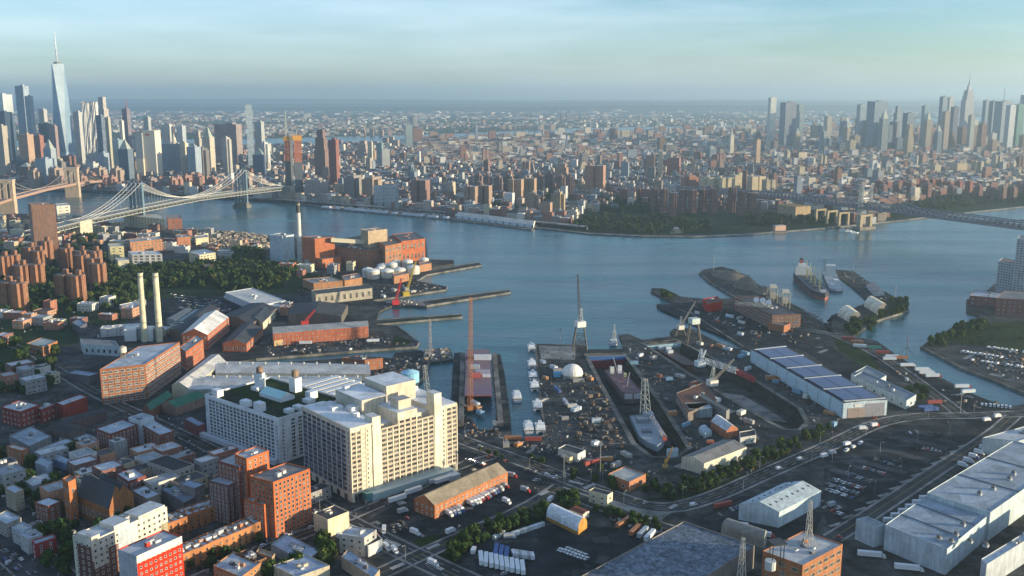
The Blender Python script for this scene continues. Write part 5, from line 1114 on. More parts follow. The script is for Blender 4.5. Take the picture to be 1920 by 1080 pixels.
# ---- generic table of near buildings:  name, label, F, R, L (photo pixels at roof level), height, wall, roof, storeys, kw
WIN_W = (.72, .7, .66)
TB = [
 ('brick_factory', 'long brick factory with bands of white windows and a roof tank, beside pale sheds', (272, 684), (337, 642), (187, 694), 33, (0.284, 0.118, 0.0589), (.40, .46, .52), 7, dict(bay=5.2, ww=3.6, wh=2.2, frame=WIN_W, mull=3, clutter=3)),
 ('brick_building', 'square red brick building with a white sign beside the long brick factory', (348, 661), (381, 637), (336, 652), 20, (0.361, 0.111, 0.0496), (.3, .33, .36), 4, dict(bay=5, ww=2, wh=1.6, clutter=2)),
 ('white_plant', 'white flat-roofed plant building left of the twin cream chimneys', (188, 617), (262, 611), (192, 612), 10, (.50, .50, .50), (.55, .56, .57), 2, dict(bay=12, ww=1.6, wh=1.6, clutter=3)),
 ('grey_annex', 'long pale grey annex in front of the white plant building', (156, 646), (223, 650), (150, 636), 11, (.42, .50, .53), (.18, .19, .2), 1, dict(bay=7, ww=3, wh=4, clutter=0)),
 ('cream_offices', 'cream slab with dark window openings by the far river bend under the blue bridge', (231, 404), (309, 411), (231, 396), 24, (.62, .55, .36), (.5, .48, .4), 6, dict(bay=9, ww=3.2, wh=2.2, clutter=4)),
 ('brick_offices', 'red brick block right of the cream slab by the river', (314, 411), (341, 410), (312, 405), 22, (0.292, 0.111, 0.0682), (.3, .25, .22), 5, dict(bay=7, ww=3, wh=1.6)),
 ('brown_tower', 'tall brown brick apartment tower in front of the stone bridge', (58, 385), (103, 384), (52, 381), 96, (0.327, 0.155, 0.0868), (.3, .25, .2), 26, dict(bay=4.4, ww=1.8, wh=1.7, clutter=3)),
 ('white_offices', 'low white office block just right of the tall brown tower', (106, 387), (131, 385), (104, 383), 34, (.62, .58, .48), (.5, .5, .48), 5, dict(bay=10, ww=6, wh=2)),
 ('white_loft', 'white loft building with big square windows among trees', (248, 478), (304, 477), (240, 472), 24, (.60, .60, .57), (.6, .6, .6), 5, dict(bay=9, ww=5, wh=3, clutter=5, frame=(.6, .6, .6), mull=1)),
 ('cream_loft', 'small pale cream loft just left of the white loft', (221, 489), (242, 488), (216, 484), 18, (.60, .57, .42), (.6, .6, .6), None, {}),
 ('yellow_apartments', 'yellow stepped apartment building left of the white loft', (206, 463), (232, 462), (202, 458), 30, (.60, .54, .30), (.5, .5, .45), 6, dict(bay=8, ww=3, wh=1.6)),
 ('orange_lofts', 'orange brick loft building with rows of windows above the white loft', (244, 455), (304, 449), (240, 449), 20, (0.378, 0.178, 0.0868), (.4, .4, .38), 4, dict(bay=7, ww=3, wh=1.8, clutter=2)),
 ('brown_lofts', 'pinkish brick building by the rubble field', (332, 446), (357, 444), (329, 441), 20, (0.361, 0.163, 0.093), (.3, .3, .3), None, dict(clutter=1)),
 ('tan_shed', 'tan block at the left end of the rubble field', (367, 448), (391, 445), (364, 443), 12, (.55, .46, .3), (.4, .4, .4), None, {}),
 ('grid_offices', 'cream office block with a dark window grid and blue shaded side in the trees', (374, 479), (405, 474), (354, 472), 20, (.58, .52, .34), (.55, .56, .56), 5, dict(bay=6, ww=3.4, wh=1.6, clutter=3)),
 ('small_red_building', 'small red building at the foot of the cream grid office block', (385, 502), (402, 496), (382, 497), 8, (0.361, 0.104, 0.0496), (.3, .25, .2), None, {}),
 ('blue_plant', 'tall blue-white plant block with a dark tank beside the slim chimney', (529, 444), (551, 440), (505, 441), 44, (.46, .52, .55), (.45, .45, .43), None, dict(clutter=5)),
 ('brick_boiler_house', 'tall orange brick boiler house beside the slim chimney', (590, 448), (627, 445), (566, 445), 48, (0.43, 0.148, 0.0682), (.2, .2, .2), None, dict(clutter=6)),
 ('brick_wing', 'lower orange brick wing at the foot of the boiler house', (604, 487), (640, 482), (590, 483), 16, (0.43, 0.148, 0.0682), (.25, .2, .18), 2, dict(bay=9, ww=2.2, wh=1.6)),
 ('power_station', 'large dark red brick power station with cornices at the waterfront', (692, 470), (724, 467), (628, 464), 30, (0.31, 0.126, 0.0682), (.10, .10, .10), 4, dict(bay=6, ww=2.4, wh=3.2, clutter=7)),
 ('power_station_hall', 'taller brick turbine hall joined to the power station, with tall arched windows', (722, 462), (753, 456), (700, 448), 38, (0.327, 0.148, 0.0744), (.12, .11, .10), 3, dict(bay=8, ww=3.2, wh=5, clutter=4)),
 ('power_station_end', 'orange red riverside end of the power station with tall panels', (753, 453), (797, 448), (735, 440), 36, (0.396, 0.126, 0.0558), (.13, .12, .12), 2, dict(bay=7, ww=3.4, wh=8, clutter=5, frame=(0.43, 0.111, 0.0496))),
 ('power_station_tower', 'tan penthouse tower on top of the power station', (690, 434), (726, 430), (676, 431), 58, (.40, .30, .2), (.3, .3, .3), 2, dict(bay=9, ww=3, wh=2, clutter=3)),
 ('rooftop_brick', 'flat brick building with a cluttered roof and white corner piers left of the tanks', (588, 532), (643, 527), (567, 524), 11, (0.344, 0.17, 0.0806), (.30, .29, .27), 1, dict(bay=8, ww=2.4, wh=2, clutter=14)),
 ('rooftop_brick_annex', 'smaller flat brick building joined on the tank side of the cluttered roof', (646, 527), (679, 521), (640, 518), 10, (0.344, 0.17, 0.0806), (.25, .25, .24), 1, dict(bay=8, ww=2.4, wh=2, clutter=7)),
 ('beige_shed', 'long beige shed with tall lit windows below the flat brick building', (592, 553), (698, 541), (584, 545), 14, (.34, .31, .25), (.07, .07, .07), 1, dict(bay=9, ww=3.4, wh=7, frame=(.5, .45, .3), mull=2)),
 ('tank_brick', 'small brick building tucked under the white domed tanks', (739, 519), (767, 513), (735, 514), 11, (0.361, 0.178, 0.093), (.3, .25, .22), 1, dict(bay=7, ww=2, wh=2.4)),
 ('tank_brick_house', 'small brick house at the river end of the white domed tanks', (787, 498), (809, 494), (785, 493), 11, (0.378, 0.192, 0.0992), (.3, .25, .22), 1, dict(bay=7, ww=2, wh=2)),
 ('white_warehouse', 'wide low white warehouse with a plain flat roof beside the parking field', (482, 574), (536, 564), (422, 549), 9, (.52, .55, .57), (.62, .60, .55), None, dict(clutter=5)),
 ('low_brick_store', 'low dark brick building by the quay, right end of the white sheds', (684, 676), (718, 672), (640, 672), 11, (0.344, 0.141, 0.0744), (.10, .10, .11), 2, dict(bay=6, ww=1.6, wh=1.4, clutter=4)),
 ('orange_tower', 'orange brick apartment tower with scattered dark windows and a planted terrace', (512, 906), (581, 880), (468, 894), 37, (0.447, 0.126, 0.0465), (.2, .2, .2), 12, dict(bay=3.1, ww=1.4, wh=1.7, clutter=3, frame=(.35, .3, .25))),
 ('orange_tower_wing', 'shorter orange wing attached to the near side of the planted orange tower', (495, 948), (510, 941), (457, 938), 22, (0.43, 0.126, 0.0496), (.35, .33, .3), 7, dict(bay=3.1, ww=1.4, wh=1.6, clutter=2)),
 ('dark_brick_tower', 'dark brick apartment tower with orange sunlit top, behind the planted tower', (449, 878), (498, 856), (408, 865), 38, (0.224, 0.074, 0.0496), (.40, .42, .45), 12, dict(bay=3.2, ww=1.3, wh=1.6, clutter=2)),
 ('dark_tower_top', 'orange brick rooftop volume crowning the dark brick tower', (462, 862), (504, 846), (440, 853), 44, (0.447, 0.133, 0.0496), (.45, .45, .45), 13, dict(bay=4, ww=1.4, wh=1.5, clutter=2)),  # sunlight on the tower top put into this orange colour
 ('dark_brick_wing', 'dark slate-sided brick wing in front of the dark brick tower', (428, 912), (447, 903), (391, 902), 27, (.15, .08, .08), (.36, .40, .45), 9, dict(bay=3.2, ww=1.3, wh=1.5)),
 ('white_hotel', 'white and brown apartment block with stepped flat roofs, lower left', (170, 1017), (313, 952), (136, 1006), 27, (.62, .58, .48), (.42, .46, .50), 7, dict(bay=3.6, ww=1.4, wh=1.6, clutter=9, frame=(.6, .6, .55))),
 ('red_block', 'bright red apartment block with a white top band, bottom left', (256, 1046), (341, 1008), (221, 1032), 30, (0.516, 0.0333, 0.0124), (.40, .44, .48), 8, dict(bay=3.0, ww=1.2, wh=1.1, clutter=6, frame=(.6, .5, .45))),
 ('green_sign_shop', 'pale corner building with a green sign by the crossroads', (683, 1010), (706, 995), (636, 1003), 12, (.50, .47, .42), (.42, .46, .50), 3, dict(bay=5, ww=1.6, wh=1.6, clutter=3)),
 ('drydock_shed', 'small white hut beside the grey ship bow in the first drydock', (1252, 848), (1272, 845), (1250, 843), 5, (.42, .52, .56), (.38, .42, .45), None, {}),
 ('gate_office', 'white gate office with dark roof at the avenue junction', (1139, 930), (1149, 924), (1104, 921), 8, (.62, .56, .40), (.05, .05, .06), 2, dict(bay=5, ww=1.4, wh=1.3)),
 ('brick_store', 'low pale-roofed brick building behind the avenue hedge', (1180, 905), (1211, 890), (1140, 890), 7, (0.396, 0.178, 0.093), (.42, .44, .42), 1, dict(bay=7, ww=1.8, wh=2)),
 ('long_white_office', 'long white yard office with round windows and dark roof', (1083, 853), (1098, 845), (1046, 842), 6, (.55, .56, .52), (.06, .06, .07), 1, dict(bay=8, ww=1.4, wh=1.4)),
 ('grey_yard_office', 'small white office with dark roof beside the pink brick gable', (1388, 822), (1418, 817), (1386, 811), 6, (.52, .52, .48), (.05, .05, .06), 1, dict(bay=5, ww=1.6, wh=1.6)),
 ('flat_yard_building', 'long flat blue-roofed building right of the long solar shed', (1700, 752), (1718, 741), (1600, 706), 8, (.42, .48, .50), (.16, .20, .24), 1, dict(bay=12, ww=2.6, wh=2.4, clutter=3)),
 ('flat_yard_annex', 'low pale annex at the upper end of the flat blue-roofed building', (1632, 722), (1662, 705), (1596, 702), 7, (.42, .48, .50), (.20, .24, .27), 1, dict(bay=10, ww=2.2, wh=2)),
 ('stained_roof_hall', 'vast dark hall with a stained mottled roof at the bottom edge', (1283, 979), (1415, 1025), (1075, 1090), 14, (.22, .20, .18), (.12, .15, .19), None, dict(rm='stained')),
 ('brick_loft_corner', 'orange brick loft with grey roof and tan window bands, bottom edge', (1505, 1062), (1580, 1022), (1430, 1035), 26, (0.361, 0.155, 0.0744), (.42, .44, .45), 5, dict(bay=6, ww=4, wh=2, clutter=5, frame=(.5, .42, .3), mull=3)),
 ('corner_flat_roof', 'pale flat-roofed building at the bottom right corner', (1850, 1060), (2010, 960), (1840, 1050), 15, (.42, .46, .48), (.42, .48, .54), None, dict(clutter=6)),
 ('shipyard_workshop', 'rusty-roofed workshop between the two drydocks', (1290, 775), (1345, 752), (1268, 738), 8, (.2, .16, .14), (0.172, 0.074, 0.0465), 1, dict(bay=8, ww=2, wh=2, clutter=2)),
 ('shipyard_workshop_tan', 'tan-roofed workshop joined to the rusty-roofed one', (1362, 772), (1368, 768), (1310, 742), 9, (.2, .2, .19), (.26, .24, .19), None, dict()),
 ('shipyard_workshop_blue', 'pale blue roofed lean-to at the end of the rusty workshop', (1292, 768), (1336, 766), (1284, 757), 8, (.25, .3, .33), (.42, .50, .55), None, {}),
 ('waterfront_office', 'brown brick waterfront office with balconies and dish aerials', (1448, 592), (1502, 590), (1378, 558), 17, (0.215, 0.111, 0.0744), (.07, .07, .08), 4, dict(bay=5, ww=2.8, wh=1.5, clutter=6)),
 ('small_brick_wing', 'low brick wing in front of the waterfront office by the big white dish', (1470, 612), (1482, 607), (1440, 606), 8, (0.327, 0.141, 0.0744), (.2, .18, .17), None, {}),
 ('red_barn', 'bright red barn-like building on the pier tip', (1326, 571), (1354, 566), (1318, 561), 11, (0.43, 0.0222, 0.0124), (0.172, 0.0444, 0.031), None, dict(clutter=3)),
 ('shore_warehouse', 'red brick shore warehouse with grey roof on the far right bank', (1818, 555), (1878, 560), (1828, 545), 12, (.26, .10, .09), (.36, .40, .44), 2, dict(bay=7, ww=3, wh=1.6, clutter=2)),
 ('dark_shore_block', 'dark red brick block behind the shore warehouse', (1868, 560), (1930, 563), (1885, 545), 22, (.22, .09, .08), (.2, .2, .2), 4, dict(bay=6, ww=2, wh=1.6)),
 ('balcony_tower', 'grey balconied apartment tower at the right edge, nearer block', (1872, 490), (1960, 505), (1880, 484), 46, (.36, .42, .46), (.2, .15, .12), 12, dict(bay=4.2, ww=2.8, wh=1.8, clutter=2)),
 ('balcony_tower', 'taller grey balconied tower cut by the right edge', (1907, 448), (1975, 455), (1912, 442), 84, (.38, .44, .48), (.2, .2, .2), 24, dict(bay=4.2, ww=2.8, wh=1.8)),
 ('yard_gatehouse', 'tiny cream hut inside the avenue junction lot', (1068, 860), (1076, 856), (1060, 856), 4, (.58, .5, .3), (.5, .5, .45), None, {}),
]
for (nm, lb, F, Rr, Lf, h, wc, rc_, fl, kw) in TB:
    fp = FRL(F, Rr, Lf, h); rt_ = building(nm, lb, 'building', fp, h, wc, rc_, fl, **kw)
    if nm in ('brick_factory', 'white_plant', 'white_loft', 'brick_boiler_house', 'power_station', 'white_warehouse', 'orange_tower', 'white_hotel', 'red_block', 'gate_office', 'waterfront_office', 'brown_tower', 'flat_yard_building', 'stained_roof_hall', 'grid_offices', 'shore_warehouse'):
        LM.append((sum(p[0] for p in fp) / 4, sum(p[1] for p in fp) / 4, 'from the ' + {'brick_factory': 'brick factory with white windows', 'white_plant': 'white plant by the twin chimneys', 'white_loft': 'white loft building', 'brick_boiler_house': 'orange brick boiler house', 'power_station': 'waterfront power station', 'white_warehouse': 'wide white warehouse', 'orange_tower': 'orange tower with the planted terrace', 'white_hotel': 'white and brown apartment block', 'red_block': 'bright red block', 'gate_office': 'white gate office', 'waterfront_office': 'waterfront office with dishes', 'brown_tower': 'tall brown tower', 'flat_yard_building': 'flat blue-roofed building', 'stained_roof_hall': 'hall with the stained roof', 'grid_offices': 'cream grid office block', 'shore_warehouse': 'shore warehouse'}[nm]))
# facade panels of the two blocks at the bottom left
def panel_on(root, fp, e, t0, t1, z0, z1, col, name='wall_panel'):
    a, c = fp[e], fp[(e + 1) % 4]; p, q_ = lerp(a, c, t0), lerp(a, c, t1); l, ux, uy = frame2(p, q_); b = B(('wall',))
    b.prism([(p[0] + uy * .06, p[1] - ux * .06), (q_[0] + uy * .06, q_[1] - ux * .06), q_, p], z0, z1, col); part(name, b, root)
BY = {o['label']: o for o in bpy.data.objects if o.get('label')}
r_ = next(o for k, o in BY.items() if k.startswith('white and brown apartment')); fp = ccw(FRL((170, 1017), (313, 952), (136, 1006), 27)); br = (.26, .15, .07)
panel_on(r_, fp, 0, .0, .02, 2, 17, (.2, .1, .08)); panel_on(r_, fp, 0, .2, .33, 2, 21, (.16, .08, .06)); panel_on(r_, fp, 0, .0, .2, 2, 12, (.16, .08, .06)); panel_on(r_, fp, 0, .55, .9, 2, 13, br); panel_on(r_, fp, 0, .9, 1, 2, 20, (.3, .25, .15)); panel_on(r_, fp, 0, .33, .55, 2, 29, (.40, .46, .50)); panel_on(r_, fp, 3, .2, 1, 2, 26, (.14, .07, .06))
for u0, u1, hh in ((.3, .5, 3), (.62, .98, 2.2), (.02, .12, 2.5)):
    b = B(('wall', 'roofing')); p, q_ = lerp(fp[0], fp[1], u0), lerp(fp[0], fp[1], u1); w = lerp(fp[0], fp[3], .85); dx, dy = w[0] - fp[0][0], w[1] - fp[0][1]; k_ = .04
    b.prism([(p[0] + dx * k_, p[1] + dy * k_), (q_[0] + dx * k_, q_[1] + dy * k_), (q_[0] + dx, q_[1] + dy), (p[0] + dx, p[1] + dy)], 29, 29 + hh, (.62, .58, .48), (.42, .46, .5), mt='roofing'); part('roof_storey', b, r_)
r_ = next(o for k, o in BY.items() if k.startswith('bright red apartment')); fp = ccw(FRL((256, 1046), (341, 1008), (221, 1032), 30)); panel_on(r_, fp, 0, 0, 1, 28.6, 33, (.62, .6, .55), 'top_band'); panel_on(r_, fp, 3, .0, 1, 2, 33, (.42, .46, .5), 'side_panel')
# ---- pitched, arched and special buildings
def house4(name, label, pts, h, ridge, wall, roof, floors=None, arch=False, z0=2.0, **kw):
    """four roof-edge photo pixels (near, right, far, left)"""
    fp = [g(*p, z0 + h) for p in pts]; a, b_, d = fp[0], fp[1], fp[3]
    return building(name, label, 'building', fp, h, wall, roof, floors, gable=ridge, shed='arch' if arch else None, **kw), ccw(fp)
def rect_from(F, Rr, w, h):
    """near corner and right corner (eave-level pixels) of the long right-hand wall; w metres deep towards the left"""
    a, c = g(*F, 2 + h), g(*Rr, 2 + h); l, ux, uy = frame2(a, c); return [a, c, (c[0] - uy * w, c[1] + ux * w), (a[0] - uy * w, a[1] + ux * w)]
fpW = rect_from((815, 948), (952, 885), 19, 9.5); building('long_brick_warehouse', 'long orange brick warehouse with a tan gabled roof beside the truck yard', 'building', fpW, 9.5, (0.396, 0.155, 0.0682), (.30, .245, .17), 2, bay=4.1, ww=1.1, wh=1.6, frame=(.7, .68, .6), gable=5.0); LM.append((*fpW[0], 'from the long brick warehouse'))
b = B(('paint',)); 
house4('white_roof_hall', 'red brick hall with a bright white gabled roof and arched windows', [(389, 628), (429, 595), (383, 588), (340, 627)], 17, 7, (0.361, 0.111, 0.0558), (.68, .67, .64), 3, bay=4.4, ww=1.6, wh=2.2, frame=(.68, .66, .6))
house4('dark_roof_hall', 'brick hall with an arched gable and long dark roof', [(462, 645), (493, 615), (452, 608), (417, 644)], 9, 5, (0.378, 0.133, 0.0682), (.05, .055, .065), 1, bay=4, ww=1.6, wh=3)
LM.append((*g(400, 640), 'from the white-roofed brick hall'))
house4('dark_shed', 'wide dark-roofed shed behind the white-roofed brick hall', [(470, 608), (520, 578), (470, 568), (418, 592)], 10, 4, (.2, .15, .12), (.045, .05, .06))
house4('dark_shed', 'dark gabled shed behind the left slope of the white-roofed hall', [(345, 628), (412, 578), (380, 574), (318, 618)], 10, 4, (.15, .1, .09), (.045, .05, .065))
house4('strip_shed', 'long shed with a beige strip roof near the parking field', [(330, 602), (362, 580), (350, 577), (312, 598)], 7, 1.5, (.3, .3, .28), (.40, .36, .28))
house4('strip_shed', 'long shed with a pale blue grey strip roof right of the beige one', [(352, 605), (385, 582), (368, 579), (333, 602)], 7, 1.5, (.3, .3, .28), (.32, .38, .40))
house4('slate_shed', 'dark slate gable with white end wall right of the dark hall', [(493, 605), (516, 583), (478, 578), (466, 594)], 9, 4, (.55, .5, .38), (.05, .06, .075))
house4('long_brick_mill', 'long red brick mill with a grey gabled roof on the quay', [(512, 626), (690, 612), (690, 601), (510, 613)], 14, 3.5, (0.396, 0.118, 0.0589), (.30, .31, .31), 3, bay=4.6, ww=1.3, wh=1.5)
LM.append((*g(600, 645), 'from the long brick mill on the quay'))
building('mill_annex', 'low grey-roofed annex along the front of the long brick mill', 'building', FRL((514, 640), (592, 628), (511, 635), 6), 6, (.48, .33, .17), (.30, .33, .37), 1, bay=6, ww=1.6, wh=1.6, clutter=2)
house4('long_dark_shed', 'long black ribbed shed behind the red brick mill', [(540, 590), (640, 593), (652, 571), (545, 569)], 11, 4, (.12, .11, .10), (.055, .055, .055))
# connected pale sheds with long ridges
house4('pale_shed', 'long pale metal shed with roof vents, back one of the pair', [(404, 699), (695, 701), (692, 683), (404, 677)], 13, 2.5, (.34, .35, .33), (.50, .50, .48), 1, bay=4.5, ww=3.4, wh=2.6)
house4('pale_shed', 'long pale metal shed with roof vents, front one of the pair', [(352, 730), (678, 727), (678, 706), (352, 704)], 13, 2.5, (.34, .35, .33), (.50, .50, .49), 1, bay=4.5, ww=3.4, wh=2.6)
house4('pale_cross_shed', 'pale shed lying diagonally across the left ends of the long metal sheds', [(352, 727), (424, 678), (397, 664), (322, 722)], 14, 4, (.5, .46, .34), (.56, .54, .50))
house4('green_roof_shed', 'green-roofed brick shed below the diagonal pale shed', [(330, 764), (384, 744), (362, 735), (300, 757)], 8, 4, (.26, .17, .13), (.04, .16, .10))
house4('green_roof_shed', 'green-roofed shed with a brick gable left of the other green one', [(282, 770), (325, 742), (305, 738), (268, 762)], 8, 4, (0.224, 0.0962, 0.062), (.04, .15, .10))
r_, fp = house4('solar_shed', 'very long blue-roofed shed covered with solar panels beside the second drydock', [(1582, 756), (1664, 750), (1470, 648), (1408, 655)], 14, 0.8, (.50, .60, .64), (.06, .07, .10))
LM.append((*g(1540, 760), 'from the long solar-roofed shed'))
fpS = [g(1582, 756, 16), g(1664, 750, 16), g(1470, 648, 16), g(1408, 655, 16)]
pb = None
panel = B(('paint',)); A_, B2, C_, D_ = fpS[0], fpS[1], fpS[2], fpS[3]
def bil(s, t): return lerp(lerp(A_, B2, s), lerp(D_, C_, s), t)
k_ = 0
for j in range(5):
    for i in range(2):
        for k in range(6):
            t0 = .03 + j * .19 + k * .028; t1 = t0 + .025; s0 = .07 + i * .42; s1 = s0 + .40; pb = B(('curtain_glass',))
            P4 = [bil(s0, t0), bil(s1, t0), bil(s1, t1), bil(s0, t1)]; pb.prism(ccw(P4), 17.1, 17.35, (.055, .085, .19), m='curtain_glass'); part('solar_panel', pb, r_)
for t in (.01, .2, .39, .58, .77, .965):
    pb = B(('paint',)); P4 = [bil(.03, t - .006), bil(.97, t - .006), bil(.97, t + .006), bil(.03, t + .006)]; pb.prism(ccw(P4), 17.0, 17.6, (.5, .52, .52)); part('roof_walkway', pb, r_)
for i in range(9):
    a_, c_ = lerp(A_, D_, i / 9 + .012), lerp(A_, D_, (i + 1) / 9 - .012); an = ang_of(a_, c_); pb = B(('paint',)); pb.box((a_[0] + c_[0]) / 2 - .4 * abs(math.sin(an)), (a_[1] + c_[1]) / 2, 5, math.dist(a_, c_), .5, 9, an, (.44, .58, .64)); part('wall_panel', pb, r_)
mid = lerp(A_, B2, .3); an = ang_of(A_, B2); pb = B(('paint',)); pb.box(*lerp(A_, B2, .30), 2, 17, .5, 9, an, (.30, .24, .21)); part('cargo_door', pb, r_); pb = B(('paint',)); pb.box(*lerp(A_, B2, .72), 2, 19, .4, 12, an, (.24, .24, .27)); part('cargo_door', pb, r_); pb = B(('paint',)); pb.box(*lerp(A_, B2, .33), 12, 7, .7, 2, an, (.65, .62, .55)); part('sign_board', pb, r_)
r_, fp = house4('white_yard_shed', 'white metal shed with a grey roof near the head of the first drydock', [(1320, 869), (1400, 838), (1355, 824), (1278, 857)], 9, 3, (.62, .58, .45), (.19, .19, .19)); LM.append((*g(1340, 870), 'from the white shed with the grey roof'))
r_, fp = house4('blue_metal_shed', 'large pale blue metal shed with a ridge at the parking lot corner', [(1461, 960), (1540, 920), (1470, 905), (1386, 945)], 11, 4.5, (.46, .55, .58), (.38, .46, .50)); LM.append((*g(1460, 965), 'from the pale blue metal shed'))
for k in range(8):
    for s_, zz in ((.28, 15.4), (.72, 15.4)):
        e0, e1 = lerp(fp[0], fp[3], s_) if math.dist(fp[0], fp[1]) > math.dist(fp[1], fp[2]) else lerp(fp[0], fp[1], s_), lerp(fp[1], fp[2], s_) if math.dist(fp[0], fp[1]) > math.dist(fp[1], fp[2]) else lerp(fp[3], fp[2], s_)
        x, y = lerp(e0, e1, (k + .5) / 8); b = B(('paint',)); b.box(x, y, zz - .3, 1.6, .8, .9, ang_of(e0, e1) + 1.57, (.12, .15, .17)); part('roof_vent', b, r_)
house4('brick_gable_house', 'pink brick gable house with a pale roof in the yard', [(1362, 808), (1383, 803), (1352, 780), (1333, 790)], 7, 4, (0.378, 0.148, 0.0806), (.5, .53, .56))
house4('yard_cabin', 'small blue white cabin beside the pink brick gable', [(1322, 813), (1335, 808), (1322, 796), (1310, 802)], 4, 1, (.42, .52, .56), (.42, .5, .55), 1, bay=3, ww=1.2, wh=1)
house4('quonset', 'long white tunnel tent with an orange end beside the hedge', [(1083, 997), (1101, 984), (1042, 957), (1024, 968)], 2.5, 7, (0.43, 0.222, 0.0496), (.66, .70, .74), arch=True)
house4('quonset', 'grey arched shed behind the stained-roof hall', [(1432, 1018), (1438, 1006), (1372, 984), (1352, 992)], 4, 6, (.25, .26, .24), (.26, .26, .23), arch=True)
house4('dome_shed', 'cream half-round shed on the park pier, nearer one', [(1592, 604), (1615, 598), (1597, 584), (1570, 592)], 2, 11, (.10, .1, .1), (.66, .60, .46), arch=True)
house4('dome_shed', 'cream half-round shed on the park pier, farther one', [(1644, 589), (1664, 580), (1640, 566), (1620, 574)], 2, 11, (.12, .11, .1), (.66, .60, .46), arch=True)
house4('red_annex', 'low red-roofed hut beside the long white tunnel tent', [(1093, 965), (1105, 958), (1082, 948), (1067, 955)], 4, .8, (.5, .45, .4), (0.172, 0.0518, 0.031))
house4('pier_office', 'grey roofed hut on the ship pier', [(1640, 549), (1658, 548), (1640, 530), (1625, 533)], 5, 2, (.5, .5, .5), (.34, .28, .24))
house4('church', 'dark slate church with orange brick gables and tall windows, lower left', [(205, 955), (232, 925), (175, 905), (143, 930)], 14, 11, (0.31, 0.133, 0.0558), (.055, .065, .075), 1, bay=4, ww=1.4, wh=5); LM.append((*g(190, 960), 'from the dark slate church'))
house4('church_transept', 'second slate gable crossing behind the church nave', [(214, 942), (250, 925), (212, 902), (178, 915)], 13, 9, (0.327, 0.148, 0.062), (.06, .065, .07))
building('bell_tower', 'square orange brick bell tower beside the church', 'tower', FRL((128, 906), (142, 899), (117, 899), 28), 28, (0.413, 0.155, 0.062), (.3, .25, .2), 3, bay=3, ww=1.4, wh=2.4)
# big white distribution building, lower right
fpB = [g(1778, 1030, 17), g(1925, 915, 17), g(1790, 862, 17), g(1605, 978, 17)]
FB, RB, LB = g(1778, 1028, 17), g(1935, 917, 17), g(1672, 945, 17)
r1 = building('white_distribution_hall', 'huge white concrete hall with fans on its flat roof, lower right', 'building', FRL((1776, 1031), (1856, 965), (1660, 985), 16), 16, (.44, .52, .55), (.26, .32, .38), None, par=.6); LM.append((*g(1700, 1000), 'from the huge white hall'))
r2 = building('white_distribution_hall', 'farther raised half of the huge white hall with more roof fans', 'building', FRL((1857, 962), (2010, 855), (1738, 925), 19), 19, (.46, .53, .54), (.30, .35, .40), None, par=.6)
building('dock_annex', 'low white dock wall with parked trailers behind it, left flank of the huge hall', 'building', FRL((1640, 990), (1662, 985), (1605, 975), 13), 13, (.44, .52, .55), (.25, .28, .3), None)
building('pale_block', 'pale flat building with a white upper roof beyond the huge hall', 'building', FRL((1910, 828), (2010, 800), (1842, 822), 13), 13, (.46, .52, .54), (.45, .48, .5), None, clutter=5)
for t in (.33, .66):
    for (F_, R_, L_, h_, rt_) in (((1776, 1031), (1856, 965), (1660, 985), 16, r1), ((1857, 962), (2010, 855), (1738, 925), 19, r2)):
        f4 = FRL(F_, R_, L_, h_); a_, c_ = lerp(f4[0], f4[1], t), lerp(f4[3], f4[2], t); b = B(('paint',)); b.box((a_[0] + c_[0]) / 2, (a_[1] + c_[1]) / 2, 2 + h_, math.dist(a_, c_) - 1, .7, .5, ang_of(a_, c_), (.10, .11, .13)); part('roof_seam', b, rt_)
# chimneys, tanks
def chimney(px, py, h, r, col, label, cap=(.3, .28, .2), cat='chimney', dark=0):
    x, y = g(px, py); root = thing('chimney', x, y); b = B(('wall',)); b.cyl(x, y, 2, r * 1.12, h, 18, col, r2=r * .95); part('stack', b, root)
    b = B(('paint',)); b.cyl(x, y, h * .3, r * 1.16, 1, 18, (.25, .25, .2)); b.cyl(x, y, 2 + h - 5, r * 1.03, 2, 18, cap); 
    if dark: b.cyl(x, y, 2 + h - dark, r * .99, dark, 18, (.05, .05, .05))
    b.cyl(x, y, 2 + h, r * .7, .3, 18, (.03, .03, .03)); part('ring', b, root); tag(root, label, cat)
chimney(272, 640, 80, 3.3, (.66, .60, .42), 'left one of the twin cream chimneys'); chimney(300, 640, 80, 3.3, (.66, .60, .42), 'right one of the twin cream chimneys'); LM.append((*g(286, 645), 'from the twin cream chimneys'))
chimney(563, 492, 103, 3.6, (.60, .60, .56), 'slim white chimney with a black top by the river', dark=18)
for px, py, lb in ((248, 637, 'white curved boiler housing left of the other at the chimney foot'), (279, 637, 'white curved boiler housing between the twin chimneys')):
    x, y = g(px, py); root = thing('boiler_house', x, y); b = B(('paint',)); b.prism(rect(x, y, 13, 15, .15), 2, 15, (.60, .62, .60)); b.arch(rect(x, y, 13, 15, .15), 15, 3, (.66, .66, .62), (.6, .6, .6), 8); part('housing', b, root)
    b = B(('steel',)); b.box(x + 9, y + 2, 2, 4, 8, 13, .15, (.3, .32, .33)); b.tube((x + 8, y, 14), (x + 12, y + 3, 18), 1.2, 8, (.5, .5, .5)); part('ductwork', b, root); tag(root, lb, 'boiler housing')
tk = random.Random(6)
